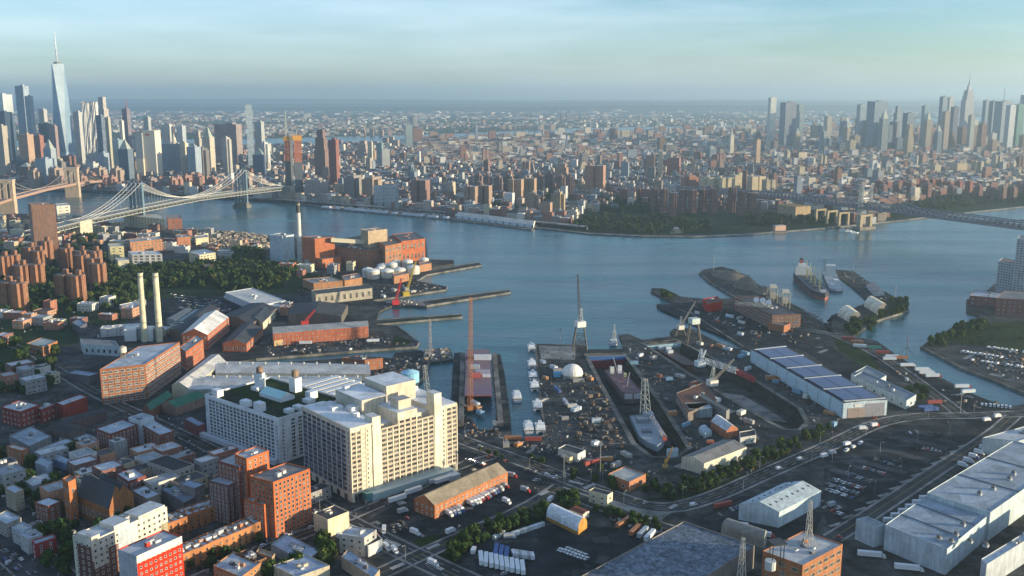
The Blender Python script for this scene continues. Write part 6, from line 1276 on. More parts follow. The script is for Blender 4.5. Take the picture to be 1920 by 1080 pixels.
for i, (px, py, rr_) in enumerate(((690, 519, 9), (700, 522, 10), (726, 520, 10.5), (749, 517, 10), (718, 508, 9), (735, 508, 9), (775, 513, 10), (764, 503, 9), (742, 502, 9), (795, 499, 8), (712, 515, 7))):
    x, y = g(px, py); root = thing('domed_tank', x, y); h_ = tk.uniform(9, 12) ; b = B(('wall',)); b.cyl(x, y, 2, rr_, h_, 20, (.58, .56, .48)); part('tank_shell', b, root); b = B(('paint',)); b.dome(x, y, 2 + h_, rr_ * 1.02, 3.6, 20, 4, (.64, .64, .60)); b.cyl(x, y, 2 + h_ + 3.4, 1, 1, 8, (.5, .5, .5)); part('dome', b, root)
    pend(root, 'white domed tank', 'tank', x, y, 'white domed tanks by the power station')
x, y = g(769, 716); root = thing('blue_tank', x, y); b = B(('paint',)); b.cyl(x, y, 2, 9, 10, 18, (.22, .48, .62)); b.cyl(x, y, 12, 9.2, 2.5, 18, (.30, .55, .68), r2=2); part('tank_shell', b, root); tag(root, 'round light blue tank by the small basin', 'tank')
x, y = g(603, 493); 
root = thing('silo', *g(577, 500)); b = B(('wall',)); b.cyl(*g(577, 500), 2, 5, 12, 14, (.5, .48, .42)); part('tank_shell', b, root); tag(root, 'small grey silo at the foot of the orange boiler house', 'tank')
p0, p1 = (*g(622, 500), 47), (*g(692, 496), 40); root = thing('conveyor_bridge', p0[0], p0[1]); b = B(('paint',)); b.tube(p0, p1, 4.5, 4, (.56, .50, .36)); part('gallery', b, root); b = B(('steel',)); m_ = lerp(p0, p1, .55); b.lattice((m_[0], m_[1], 2), (m_[0], m_[1], 40), 5, 6, (.25, .2, .18), .4); part('trestle', b, root); tag(root, 'cream covered conveyor bridge from the boiler house to the power station', 'conveyor')
# brick housing towers among the trees (left)
FAR = [(22, 478, 42), (38, 497, 40), (66, 495, 40), (54, 463, 42), (70, 470, 40), (122, 465, 40), (152, 478, 30), (172, 484, 40), (176, 470, 34), (118, 514, 40), (142, 516, 38), (12, 528, 46), (32, 530, 42), (4, 480, 40), (84, 452, 42), (182, 494, 36), (150, 470, 34)]
for i, (px, top, w) in enumerate(FAR):
    hgt = 38; x, y = g(px, top, 2 + hgt); root = thing('housing_tower', x, y); c = (.27, .135, .08)
    b = B(('wall', 'roofing')); a = math.radians(-8)
    b.prism(rect(x, y, 22, 10, a), 2, 2 + hgt, c, (.18, .17, .16), mt='roofing'); b.prism(rect(x + 2, y, 9, 22, a), 2, 2 + hgt + .2, c, (.18, .17, .16), mt='roofing'); part('wall', b, root)
    b = B(('wall', 'roofing')); b.prism(rect(x + 3, y + 2, 6, 6, a), 2 + hgt, 2 + hgt + 7, c, (.2, .2, .2), mt='roofing'); part('lift_tower', b, root)
    me = window_mesh(1.3, 1.2, (0.258, 0.118, 0.062), 0); sp = []
    for f in (rect(x, y, 22, 10, a), rect(x + 2, y, 9, 22, a)):
        for e in range(4):
            p, q_ = f[e], f[(e + 1) % 4]
            if faces_cam(p, q_):
                s_, _, _ = grid_spots(p, q_, 4, 2 + hgt, 13, max(2, int(math.dist(p, q_) / 3.4)), .5); sp += s_
    sp = [s_ for s_ in sp if not (inpoly(s_[0] , s_[1] + .0, [(lambda t: t)(v) for v in rect(x, y, 21.6, 9.6, a)]) or inpoly(s_[0], s_[1], rect(x + 2, y, 8.6, 21.6, a)))]
    put_windows(root, sp[:70], me); pend(root, 'brown brick cross-shaped apartment tower', 'apartment tower', x, y, 'brown brick towers standing in trees')
LM.append((*g(128, 545), 'from the leafy tower blocks'))
# ================================================================== LOWER LEFT STREETS AND FILL
OCC = [(o.location.x, o.location.y, 14) for o in bpy.data.objects if o.get('category') and o.location.y < 1900 and o.type == 'EMPTY']
LT = [
 ('brick_works', 'dark red brick works with a silver roof and chimney stub at the left edge', (38, 773), (74, 760), (2, 764), 14, DKRED, (.42, .48, .53), 3, dict(bay=4.5, clutter=5)),
 ('brick_works_wing', 'middle wing of the dark red brick works', (77, 769), (104, 759), (68, 766), 12, DKRED, (.25, .28, .33), 2, dict(bay=4, clutter=1)),
 ('sign_warehouse', 'dark red warehouse with a white sign on its long wall', (118, 761), (163, 745), (105, 756), 13, (0.224, 0.037, 0.0248), (.42, .48, .54), None, dict(clutter=1)),
 ('flat_garage', 'wide low garage with a patchy grey roof below the dark red works', (55, 838), (96, 819), (17, 818), 7, (.2, .2, .2), (.26, .32, .38), None, dict(clutter=5)),
 ('flat_garage', 'narrow low garage with a pale roof strip below the patchy one', (84, 848), (137, 828), (70, 843), 7, (.28, .26, .22), (.36, .42, .48), None, {}),
 ('flat_garage', 'pale square garage roof left of the brick school', (167, 835), (191, 826), (139, 823), 6, (.3, .3, .3), (.36, .44, .5), None, dict(clutter=2)),
 ('brick_school', 'dark red brick school wing with a long silver roof', (207, 815), (257, 797), (180, 805), 16, (0.206, 0.0592, 0.0372), (.40, .47, .54), 5, dict(bay=3.4, ww=1.4, wh=1.6, clutter=1)),
 ('brick_school_wing', 'second wing of the brick school with a cream end wall', (300, 817), (326, 809), (265, 797), 15, (0.224, 0.0962, 0.062), (.40, .47, .54), 4, dict(bay=6, ww=1.4, wh=1.6, clutter=2)),
 ('white_penthouse_block', 'square block with a white top storey behind the brick school', (263, 791), (289, 782), (241, 784), 19, (.50, .55, .58), (.36, .42, .48), None, dict(clutter=1)),
 ('corner_house', 'small orange sunlit house at the left edge near the trees', (40, 846), (53, 842), (12, 838), 12, (0.396, 0.163, 0.0744), (.45, .42, .38), 3, dict(bay=3.5, ww=1.2, wh=1.4)),
 ('blue_house', 'pale blue cubic house beside the dark tree, lower left', (88, 877), (98, 866), (66, 868), 10, (.30, .36, .44), (.3, .36, .42), None, {}),
 ('frame_row', 'row of flat-roofed houses with white window frames left of the dark roofed block', (241, 904), (274, 893), (218, 889), 11, (.24, .07, .06), (.42, .50, .58), 3, dict(bay=2.6, ww=1.3, wh=1.7, frame=(.7, .7, .7), clutter=5)),
 ('flat_house', 'square house with a pale blue roof behind the stepped white block', (276, 937), (301, 927), (247, 921), 9, (.28, .2, .16), (.42, .50, .58), 3, dict(bay=2.8, ww=1.2, wh=1.5, clutter=3)),
 ('round_window_hall', 'pale hall with arched windows and a black flat roof', (327, 885), (364, 872), (275, 866), 11, (.40, .38, .34), (.03, .03, .035), 2, dict(bay=3.4, ww=1.6, wh=2.6)),
 ('tenement', 'narrow tan walled tenement standing in trees at the left edge', (28, 926), (44, 919), (9, 916), 13, (.36, .30, .2), (.36, .42, .5), 4, dict(bay=2.8, ww=1.1, wh=1.5)),
 ('tenement', 'square brick tenement with a bright white roof among the trees', (90, 951), (115, 941), (65, 943), 11, (0.232, 0.0888, 0.0558), (.50, .58, .66), 3, dict(bay=3, ww=1.3, wh=1.6, frame=(.6, .58, .52))),
 ('tenement', 'low house with a pale roof right beside the expressway', (12, 984), (40, 972), (-15, 970), 9, (.3, .28, .25), (.40, .48, .56), 2, dict(bay=3)),
 ('tenement', 'white walled house with a patchy roof beside the expressway', (40, 1001), (60, 989), (22, 991), 9, (.4, .42, .44), (.36, .44, .54), 2, dict(bay=3, clutter=3)),
 ('tenement', 'pale house with a cluttered roof next to the red wall', (52, 1012), (80, 1003), (37, 1002), 10, (.44, .44, .44), (.40, .46, .56), None, dict(clutter=4)),
 ('tenement', 'house with a plain dark red wall and white framed windows by the expressway', (66, 1022), (105, 1009), (60, 1015), 10, (.30, .05, .05), (.3, .34, .4), 3, dict(bay=5, ww=1.2, wh=1.6, frame=(.7, .7, .7))),
 ('dark_block', 'grey-walled block with a blue roof left of the dark slate-sided wing', (365, 917), (384, 909), (336, 908), 14, (.24, .21, .2), (.25, .32, .42), 3, dict(bay=3.2)),
 ('dark_block', 'low building with mottled blue roofs below the grey-walled block', (345, 944), (366, 933), (302, 918), 8, (.15, .14, .14), (.18, .22, .28), None, dict(clutter=6)),
 ('dark_block', 'low dark building with a pale roof piece under the white farm block', (372, 800), (385, 795), (345, 786), 9, (.24, .08, .08), (.22, .28, .38), None, {}),
 ('flat_store', 'wide store with a big pale blue roof at the bottom centre', (572, 1055), (600, 1034), (508, 1022), 6, (.3, .3, .3), (.36, .44, .54), None, dict(clutter=9)),
 ('flat_store', 'store with a pale roof at the bottom edge left of the corner tree', (556, 1084), (618, 1062), (512, 1062), 7, (.45, .4, .3), (.34, .42, .54), None, dict(clutter=4)),
 ('flat_store', 'row of stores with blue roofs under the green sign building', (700, 1085), (712, 1070), (640, 1045), 7, (.4, .3, .2), (.3, .38, .48), None, dict(clutter=8)),
 ('white_billboard_store', 'dark store with a white wall right of the green sign building', (690, 1025), (717, 1012), (680, 1015), 7, (.5, .52, .52), (.05, .05, .06), None, {}),
 ('tan_house', 'small brown house with a tan roof near the round patch of trees', (510, 1047), (516, 1040), (480, 1036), 8, (.42, .28, .16), (.3, .26, .2), 2, dict(bay=3)),
 ('orange_row', 'short orange row with a pale roof at the bottom edge', (452, 1084), (490, 1056), (400, 1062), 9, (0.396, 0.185, 0.0806), (.38, .44, .5), 3, dict(bay=3, ww=1.2, wh=1.4, frame=(.6, .5, .35), clutter=8)),
 ('orange_row', 'dark-roofed house cluster behind the short orange row', (478, 1056), (500, 1047), (440, 1040), 9, (0.258, 0.133, 0.0744), (.05, .04, .04), 2, dict(bay=3, clutter=7)),
 ('terrace_shed', 'grey shed left of the brick factory foot', (168, 706), (186, 700), (124, 700), 7, (.15, .13, .14), (.25, .31, .4), None, {}),
 ('roofless_brick_house', 'ruined orange brick house with broken roof among trees at the left', (80, 652), (108, 640), (50, 645), 10, (0.344, 0.148, 0.062), (.35, .4, .38), 2, dict(bay=4)),
 ('small_blue_roof', 'little dark house with a blue roof near the left chimney', (150, 614), (163, 606), (135, 606), 8, (.1, .1, .12), (.18, .24, .34), None, {}),
 ('fence_wall', 'long low white walled yard building beyond the lawn at the left', (236, 580), (264, 574), (224, 572), 6, (.55, .55, .5), (.55, .55, .55), None, {}),
]
for (nm, lb, F, Rr, Lf, h, wc, rc_, fl, kw) in LT:
    fp = FRL(F, Rr, Lf, h); building(nm, lb, 'building', fp, h, wc, rc_, fl, **kw); OCC.append((sum(p[0] for p in fp) / 4, sum(p[1] for p in fp) / 4, 14))
house4('dark_gable_shed', 'wide black-roofed shed between the dark red works and the brick school', [(128, 812), (160, 800), (118, 790), (86, 803)], 7, 2.5, (.14, .11, .10), (.035, .03, .03))
house4('dark_gable_shed', 'long brown shed with a dim mural wall beside the dark red warehouse', [(120, 795), (200, 772), (190, 766), (112, 785)], 8, 2.5, (.14, .09, .08), (.05, .045, .05))
house4('frame_house', 'blue sided house with a pale pitched roof by the tree, lower left', [(133, 874), (138, 868), (108, 853), (99, 860)], 6, 3, (.22, .28, .44), (.36, .44, .52))
LM.append((*g(75, 790), 'from the dark red brick works')); LM.append((*g(250, 830), 'from the brick school'))
def rowhouses(p0, p1, n, h, depth, wall, grp, desc):
    a, c = g(*p0, 2 + h), g(*p1, 2 + h); rr_ = random.Random(n)
    for i in range(n):
        s0, s1 = lerp(a, c, i / n), lerp(a, c, (i + .985) / n); l, ux, uy = frame2(s0, s1); hh = h + rr_.uniform(-.3, .5); k = rr_.uniform(.8, 1.15)
        fp = [s0, s1, (s1[0] - uy * depth, s1[1] + ux * depth), (s0[0] - uy * depth, s0[1] + ux * depth)]
        r_ = building('row_house', '', 'row house', fp, hh, tuple(q_ * k for q_ in wall), (.38, .44, .5), 3, bay=2.2, ww=1.1, wh=1.5, frame=(0.215, 0.118, 0.062), clutter=2, group=grp, desc=desc, par=.9)
rowhouses((343, 1042), (490, 980), 12, 10, 13, (0.413, 0.178, 0.0744), 'orange row houses along the street', 'orange row house in the long street row')
rowhouses((314, 984), (415, 945), 8, 10, 13, (0.361, 0.148, 0.062), 'row houses behind the long street row', 'brick row house in the back row')
LM.append((*g(420, 1015), 'from the orange row houses'))
# fill
def pix_in(px, n, fn, seed, minr=9):
    """n random ground points inside a pixel polygon, keeping clear of OCC"""
    r_ = random.Random(seed); xs = [p[0] for p in px]; ys = [p[1] for p in px]; poly = P(*px); X0, X1 = min(p[0] for p in poly), max(p[0] for p in poly); Y0, Y1 = min(p[1] for p in poly), max(p[1] for p in poly); k = t = 0
    while k < n and t < n * 40:
        t += 1; x, y = r_.uniform(X0, X1), r_.uniform(Y0, Y1)
        if not inpoly(x, y, poly): continue
        if any(abs(x - a) < rr_ + minr and abs(y - c_) < rr_ + minr for a, c_, rr_ in OCC): continue
        OCC.append((x, y, minr)); fn(x, y, r_); k += 1
def small_building(x, y, r_):
    pal = [(.34, .15, .1, 'brick'), (.44, .24, .15, 'orange brick'), (.58, .56, .5, 'white'), (.46, .38, .26, 'tan'), (.30, .3, .3, 'grey'), (.22, .11, .09, 'dark brick'), (.6, .54, .38, 'cream')]
    c = r_.choice(pal); w, d, h = r_.uniform(10, 24), r_.uniform(9, 18), r_.uniform(6, 15); a = math.radians(r_.choice([-10, -8, -12]) if x < -200 and y > 1000 else 48)
    rc_ = r_.choice([((.5, .53, .56), 'pale'), ((.07, .07, .08), 'black'), ((.3, .33, .36), 'grey'), ((.6, .6, .6), 'white')])
    building('low_building', '', 'building', rect(x, y, w, d, a), h, c[:3], rc_[0], max(1, int(h / 3.6)) if r_.random() < .75 else None, bay=4.4, ww=1.8, wh=1.5, clutter=r_.choice([0, 1, 2, 3]), desc=f'low {c[3]} building, {rc_[1]} roof', rr=r_, frame=(.4, .38, .34))
OCC += [(*g(560, 470), 30), (*g(300, 600), 30)]
pix_in([(0, 440), (60, 440), (110, 448), (230, 440), (350, 455), (350, 470), (230, 470), (200, 460), (0, 470)], 46, small_building, 1, 12)
pix_in([(110, 405), (150, 414), (230, 425), (340, 436), (420, 440), (380, 460), (200, 445), (0, 440), (0, 410)], 40, small_building, 2, 12)
pix_in([(330, 455), (480, 455), (500, 485), (420, 500), (330, 480)], 12, small_building, 3, 11)
pix_in([(640, 500), (670, 500), (660, 515), (560, 520), (520, 505)], 6, small_building, 4, 10)
pix_in([(0, 850), (100, 830), (220, 850), (330, 830), (300, 900), (200, 890), (60, 900), (0, 900)], 14, small_building, 5, 7)
pix_in([(110, 900), (300, 900), (330, 950), (140, 1000), (0, 960), (0, 900)], 12, small_building, 15, 7)
pix_in([(330, 870), (460, 870), (440, 930), (330, 960)], 5, small_building, 16, 7)
pix_in([(0, 700), (60, 690), (110, 720), (60, 745), (0, 745)], 6, small_building, 6, 9)
pix_in([(350, 960), (600, 930), (690, 1060), (600, 1080), (520, 1000)], 3, small_building, 7, 12)
pix_in([(60, 590), (140, 560), (260, 560), (280, 585), (200, 610), (120, 640), (40, 600)], 12, small_building, 17, 8)
pix_in([(290, 615), (345, 620), (330, 640), (300, 640)], 2, small_building, 18, 6)
pix_in([(500, 575), (545, 575), (540, 600), (500, 600)], 3, small_building, 19, 6)
pix_in([(0, 590), (100, 570), (60, 640), (0, 650)], 4, small_building, 20, 8)
# rubble field by the river
b = B(('paint',)); rr_ = random.Random(12)
poly = P((345, 436), (430, 434), (500, 441), (505, 470), (440, 476), (380, 462), (350, 450))
for _ in range(1500):
    x, y = g(rr_.uniform(340, 506), rr_.uniform(434, 476))
    if not inpoly(x, y, poly): continue
    k = rr_.uniform(.25, .8); b.box(x, y, 2, rr_.uniform(2, 7), rr_.uniform(1, 4), rr_.uniform(.6, 3), rr_.uniform(0, 3), (.58 * k, .47 * k, .34 * k))
root = one('rubble_field', b); root['kind'] = 'stuff'
# ================================================================== SHIPS, CRANES, DOCKSIDE
def ship_frame(S, Bw, z=0.0):
    a, c = g(*S, z), g(*Bw, z); l, ux, uy = frame2(a, c); return a, l, ux, uy, math.atan2(uy, ux)
def hull(b, a, l, ux, uy, beam, z0, z1, col, deck, bowf=.18, sternf=.06, band=None, m='paint'):
    def p(t, w, z): return (a[0] + ux * t * l - uy * w, a[1] + uy * t * l + ux * w, z)
    st = [(0, .72), (sternf, 1), (1 - bowf, 1), (1 - bowf * .45, .66), (1, .04)]
    def ring(z, k): return [p(t, -beam / 2 * w * k, z) for t, w in st] + [p(t, beam / 2 * w * k, z) for t, w in reversed(st)]
    lv = [(z0, .88, col), ((z0 + z1) / 2, .97, col), (z1, 1.0, band or col)]
    for (za, ka, ca), (zb, kb, c2) in zip(lv, lv[1:]):
        A, Bq = ring(za, ka), ring(zb, kb)
        for i in range(len(A)): j = (i + 1) % len(A); b.face([A[i], A[j], Bq[j], Bq[i]], c2, m)
    b.face(ring(z1, .995), deck, m); A, Bq = ring(z1, 1.0), ring(z1 + .9, 1.0)
    for i in range(len(A)): j = (i + 1) % len(A); b.face([A[i], A[j], Bq[j], Bq[i]], band or col, m)
    return p
# bulk carrier
a, l, ux, uy, an = ship_frame((1500, 522), (1543, 561)); l *= 1.06; root = thing('cargo_ship', a[0], a[1], 0); b = B(('paint',))
p = hull(b, a, l, ux, uy, 26, -1, 9, (.30, .10, .07), (.10, .10, .11), band=(.035, .035, .045)); part('hull', b, root)
def bx(t, w, z, sl, sw, sh, col, top=None, nm='superstructure', rt_=None):
    b = B(('paint',)); x, y, _ = p(t, w, 0); b.box(x, y, z, sl, sw, sh, an, col, top=top); return part(nm, b, rt_ or root)
bx(.07, 0, 9, 14, 22, 12, (.62, .62, .58), (.4, .4, .4)); bx(.05, 0, 21, 9, 12, 4, (.65, .64, .6)); bx(.02, 0, 21, 5, 5, 9, (.42, .10, .06), nm='funnel'); bx(.02, 0, 30, 4, 4, 3, (.05, .06, .08), nm='funnel_top')
for t in (.22, .38, .54, .7): bx(t, 0, 9.4, 13, 14, 1.6, (.16, .14, .13), nm='hatch_cover')
for t in (.3, .46, .62, .8):
    b = B(('paint',)); x, y, _ = p(t, 0, 0); b.box(x, y, 9, 2.6, 2.6, 15, an, (.55, .45, .22)); x2, y2, _ = p(t - .15, 3, 0); b.tube((x, y, 22), (x2, y2, 33), .8, 4, (.58, .50, .28)); part('deck_crane', b, root)
bx(.93, 0, 9.4, 8, 8, 3, (.5, .5, .48)); tag(root, 'red and black bulk cargo ship with a white bridge and yellow deck cranes', 'ship'); LM.append((a[0], a[1], 'from the bulk cargo ship'))
# self-unloader barge beside it
a, l, ux, uy, an = ship_frame((1553, 512), (1568, 548)); root = thing('cement_barge', a[0], a[1], 0); b = B(('paint',)); p = hull(b, a, l, ux, uy, 20, -1, 4, (.14, .12, .12), (.30, .34, .36), bowf=.04, band=(.5, .54, .55)); part('hull', b, root)
bx(.25, 0, 4, 16, 14, 16, (.48, .54, .54), (.5, .55, .55)); bx(.05, -6, 4, 6, 6, 22, (.35, .42, .42), nm='loading_tower'); bx(.55, 5, 4, 14, 7, 2, (.6, .62, .62), nm='hatch_cover'); bx(.8, -4, 4, 9, 6, 2, (.6, .62, .62), nm='hatch_cover'); tag(root, 'pale grey barge with a blocky superstructure moored beside the cargo ship', 'barge')
# ferries
for i, (px, py, tp, lb) in enumerate(((997, 660, 0, 'white catamaran ferry at the outermost berth of the ferry quay'), (998, 692, 0, 'white catamaran ferry first of the three moored in one line'), (1000, 714, 0, 'white catamaran ferry in the middle of the three in line'), (1003, 734, 0, 'white catamaran ferry last of the three moored in one line'),
        (1009, 772, 0, 'white catamaran ferry alone between the trio and the inner basin'), (1014, 815, 0, 'white catamaran ferry berthed right at the inner end of the basin'), (992, 815, 1, 'boxy white passenger boat at the inner end of the basin'), (970, 755, 1, 'boxy white passenger boat out in the middle of the basin'))):
    a, l, ux, uy, an = ship_frame((px, py), (px - 5, py - 26)); l = 24; root = thing('ferry', a[0], a[1], 0)
    if tp == 0:
        for w in (-3, 3):
            b = B(('paint',)); a2 = (a[0] - uy * w, a[1] + ux * w); hull(b, a2, l, ux, uy, 2.6, -.5, 1.8, (.60, .62, .66), (.6, .6, .6), bowf=.3); part('hull', b, root)
    else:
        b = B(('paint',)); hull(b, a, l, ux, uy, 8, -.5, 1.8, (.5, .52, .55), (.4, .4, .4), bowf=.15); part('hull', b, root)
    def p(t, w, z): return (a[0] + ux * t * l - uy * w, a[1] + uy * t * l + ux * w, z)
    bx(.42, 0, 1.8, 18, 8.4, 2.6, (.66, .68, .70)); b = B(('glass',)); x, y, _ = p(.42, 0, 0); b.box(x, y, 2.6, 18.2, 8.6, .9, an, (.05, .05, .06), 'glass'); part('window_band', b, root)
    bx(.38 if tp == 0 else .4, 0, 4.4, 8 if tp == 0 else 16, 6, 2.2, (.68, .70, .72)); bx(.5, 0, 6.6, 3, 3, 1.6, (.6, .62, .64), nm='wheelhouse')
    b = B(('steel',)); x, y, _ = p(.35, 0, 0); b.tube((x, y, 6.5), (x, y, 11), .15, 4, (.5, .5, .5)); part('mast', b, root); tag(root, lb, 'boat', 'boats moored in the ferry basin')
LM.append((*g(1000, 700), 'from the moored ferries'))
# tugboat
a, l, ux, uy, an = ship_frame((1150, 650), (1153, 636)); l = 26; root = thing('tugboat', a[0], a[1], 0); b = B(('paint',)); p = hull(b, a, l, ux, uy, 9, -.5, 2.4, (.05, .06, .10), (.25, .26, .28), band=(.3, .33, .4)); part('hull', b, root)
bx(.45, 0, 2.4, 10, 6, 3.2, (.6, .6, .58)); bx(.55, 0, 5.6, 4, 4, 9, (.62, .58, .5), nm='wheelhouse'); b = B(('steel',)); x, y, _ = p(.5, 0, 0); b.lattice((x, y, 14), (x, y, 23), 1.6, 6, (.6, .6, .58), .2, w2=.6); part('mast', b, root); tag(root, 'tugboat with a tall wheelhouse off the tip of the drydock pier', 'boat')
# ship with purple deck in the first drydock
a, l, ux, uy, an = ship_frame((1150, 708), (1187, 752), -6); root = thing('docked_ship', a[0], a[1], -10); b = B(('paint',)); p = hull(b, a, l, ux, uy, 19, -9, 1.5, (.16, .12, .12), (.13, .07, .08), bowf=.04, sternf=.02, band=(.2, .12, .13)); part('hull', b, root)
bx(.98, 0, -4, 3, 16, 5, (.45, .45, .45), nm='ramp'); bx(.12, 4, 1.5, 4, 4, 8, (.55, .58, .62)); bx(.12, -4, 1.5, 4, 4, 7, (.5, .52, .5)); bx(.3, 6, 1.5, 3, 3, 4, (.3, .33, .2)); b = B(('steel',)); x, y, _ = p(.7, 0, 0); b.tube((x, y, 1.5), (x + 3, y + 6, 14), .5, 4, (.35, .33, .33)); x, y, _ = p(.05, 3, 0); b.tube((x, y, 1.5), (x - 4, y + 3, 16), .4, 4, (.6, .6, .6)); part('derrick', b, root)
for k in range(5): bx(.4 + k * .1, (-1) ** k * 3, 1.5, 7, 5, .5, (.17, .09, .10), nm='hatch_cover')
tag(root, 'ship with a dull purple deck standing in the first drydock', 'ship'); LM.append((a[0], a[1], 'from the purple-decked ship'))
# derrick barge
a, l, ux, uy, an = ship_frame((1203, 792), (1232, 850), -6); root = thing('derrick_barge', a[0], a[1], -10); b = B(('paint',)); p = hull(b, a, l, ux, uy, 22, -9, 0, (.06, .07, .08), (.26, .31, .35), bowf=.3, sternf=.02, band=(.3, .35, .4)); part('hull', b, root)
bx(.12, 4, 0, 9, 9, 6, (.26, .30, .33)); bx(.2, -2, 0, 10, 10, 4, (.2, .24, .27)); bx(.55, -3, 0, 6, 8, 2, (.15, .17, .19), nm='hatch_cover'); b = B(('steel',)); x, y, _ = p(.02, 0, 0); x2, y2, _ = p(.1, 2, 0); b.lattice((x2, y2, 2), (x + 2, y + 4, 34), 7, 8, (.34, .36, .34), .45, w2=3.5); part('derrick', b, root)
b = B(('steel',)); x, y, _ = p(.25, 5, 0); x2, y2, _ = p(.86, 8, 0); b.lattice((x, y, 6), (x2, y2, 4), 2.6, 12, (.48, .42, .42), .25); part('boom', b, root); bx(.85, 8, 1, 4, 3, 3, (.5, .12, .08), nm='winch_house'); bx(.7, 7, 1, 3, 2.5, 4, (.5, .48, .46), nm='winch_house')
tag(root, 'blue grey barge with a lattice derrick in the head of the first drydock', 'barge')
# rusty barge in the second drydock
a, l, ux, uy, an = ship_frame((1236, 660), (1298, 696), -7); root = thing('rusty_barge', a[0], a[1], -10); b = B(('paint',)); p = hull(b, a, l, ux, uy, 17, -9, -1, (.12, .06, .045), (.075, .045, .04), bowf=.05, sternf=.02); part('hull', b, root)
for t, w in ((.1, -3), (.16, 4), (.32, 0)): bx(t, w, -1, 7, 6, 3.5, (.5, .54, .56))
tag(root, 'long rusty brown barge in the upper end of the second drydock', 'barge')
b = B(('concrete',)); f2 = [g(*p_, -9.8) for p_ in ((1395, 742), (1440, 768), (1478, 792), (1440, 788), (1380, 752), (1350, 735))]
b.face([(*p_, -9.8) for p_ in ccw(f2)], (.2, .2, .2), 'concrete'); o = one('drydock_floor_slab', b); o['kind'] = 'structure'
# caissons
for (p0, p1, c1, c2, lb) in (((1101, 670), (1173, 668), (.05, .13, .33), (.18, .035, .04), 'blue and dark red gate closing the first drydock'), ((1212, 650), (1274, 644), (.22, .36, .42), (.14, .18, .17), 'pale blue green gate closing the second drydock')):
    a_, c_ = g(*p0), g(*p1); an = ang_of(a_, c_); mx, my = (a_[0] + c_[0]) / 2, (a_[1] + c_[1]) / 2; L_ = math.dist(a_, c_); root = thing('dock_gate', mx, my, 0)
    b = B(('paint',)); b.box(mx, my, -10, L_, 5, 9, an, c2); b.box(mx, my, -1, L_ + .2, 5.4, 4.4, an, c1, top=(.2, .19, .17)); part('gate', b, root); b = B(('steel',))
    for k in range(14): x, y = lerp(a_, c_, (k + .5) / 14)[:2]; b.tube((x, y, 3.4), (x, y, 4.8), .15, 4, (.3, .25, .2))
    b.tube((*a_, 4.8), (*c_, 4.8), .1, 4, (.3, .25, .2)); part('railing', b, root); tag(root, lb, 'dock gate')
# cranes
def portal_crane(px, py, h, jib, col, label, leg=(.10, .09, .08), cab=(.58, .57, .54), s=7, base_z=2):
    x, y = g(px, py, base_z); root = thing('portal_crane', x, y, base_z); b = B(('steel',))
    for dx in (-s, s):
        for dy in (-s * .7, s * .7): b.tube((x + dx, y + dy, base_z), (x + dx * .55, y + dy * .55, base_z + h), .7, 5, leg)
    for z in (.33, .66):
        for sx in (-1, 1):
            k = 1 - .45 * z; b.tube((x + sx * s * k, y - s * .7 * k, base_z + h * z), (x + sx * s * k, y + s * .7 * k, base_z + h * z), .4, 4, leg)
            b.tube((x - s * k, y + sx * s * .7 * k, base_z + h * z), (x + s * k, y + sx * s * .7 * k, base_z + h * z), .4, 4, leg)
            b.tube((x - s, y + sx * s * .7, base_z), (x + s * k, y + sx * s * .7 * k, base_z + h * z), .3, 4, leg); b.tube((x + s, y + sx * s * .7, base_z), (x - s * k, y + sx * s * .7 * k, base_z + h * z), .3, 4, leg)
    part('portal_legs', b, root); b = B(('paint',)); z = base_z + h; b.box(x, y, z, s * 1.3, s * 1.1, s * .8, .4, cab); b.cyl(x, y, z - .8, s * .6, 1, 12, (.2, .2, .2)); part('machine_house', b, root)
    if jib:
        jx, jy, jz = jib; b = B(('steel',)); b.lattice((x, y, z + s * .8), (x + s * .12, y, z + s * 2.6), s * .55, 4, cab, .3, w2=s * .2); part('gantry_head', b, root)
        b = B(('steel',)); b.lattice((x, y, z + s * .5), (x + jx, y + jy, z + jz), s * .32, 12, col, .3, w2=s * .12); b.tube((x + s * .12, y, z + s * 2.6), (x + jx, y + jy, z + jz), .15, 3, (.2, .2, .2)); part('jib', b, root)
    tag(root, label, 'crane'); return root
portal_crane(1087, 655, 26, (-3, 6, 58), (.14, .13, .13), 'tall dark portal crane with a near vertical jib at the first drydock', cab=(.66, .66, .64), s=8)
portal_crane(1275, 628, 7, (16, -4, 34), (.42, .40, .36), 'white crane with a raised jib on the channel pier tip', cab=(.56, .54, .48), s=6)
portal_crane(1300, 645, 24, None, None, 'dark legged portal with a white cabin and no jib on the channel pier', cab=(.48, .56, .52), s=8)
portal_crane(1335, 727, 2.5, (20, 0, 26), (.46, .40, .3), 'cream crane with a raised tan jib between the drydocks', cab=(.66, .63, .54), s=7)
portal_crane(1247, 883, 3, (5, 0, 16), (.42, .26, .05), 'small ochre crawler crane near the drydock hut', cab=(.45, .3, .08), s=2.6)
portal_crane(1312, 695, 5, (6, 3, 16), (.62, .66, .68), 'white hammerhead crane reaching over the second drydock', cab=(.55, .62, .66), s=7)
x, y = g(1312, 690); b = B(('steel',)); b.lattice((x, y - 2, 12), (*g(1380, 695, 14), 14), 4, 10, (.6, .64, .66), .4); root = thing('crane_boom', x, y); part('white_section', b, root); b = B(('steel',)); b.lattice((*g(1380, 695, 10), 10), (*g(1416, 717, 2), 4), 3.4, 7, (.48, .05, .05), .5); part('red_section', b, root); tag(root, 'white and red boom lying from the hammerhead crane to the quay', 'crane')
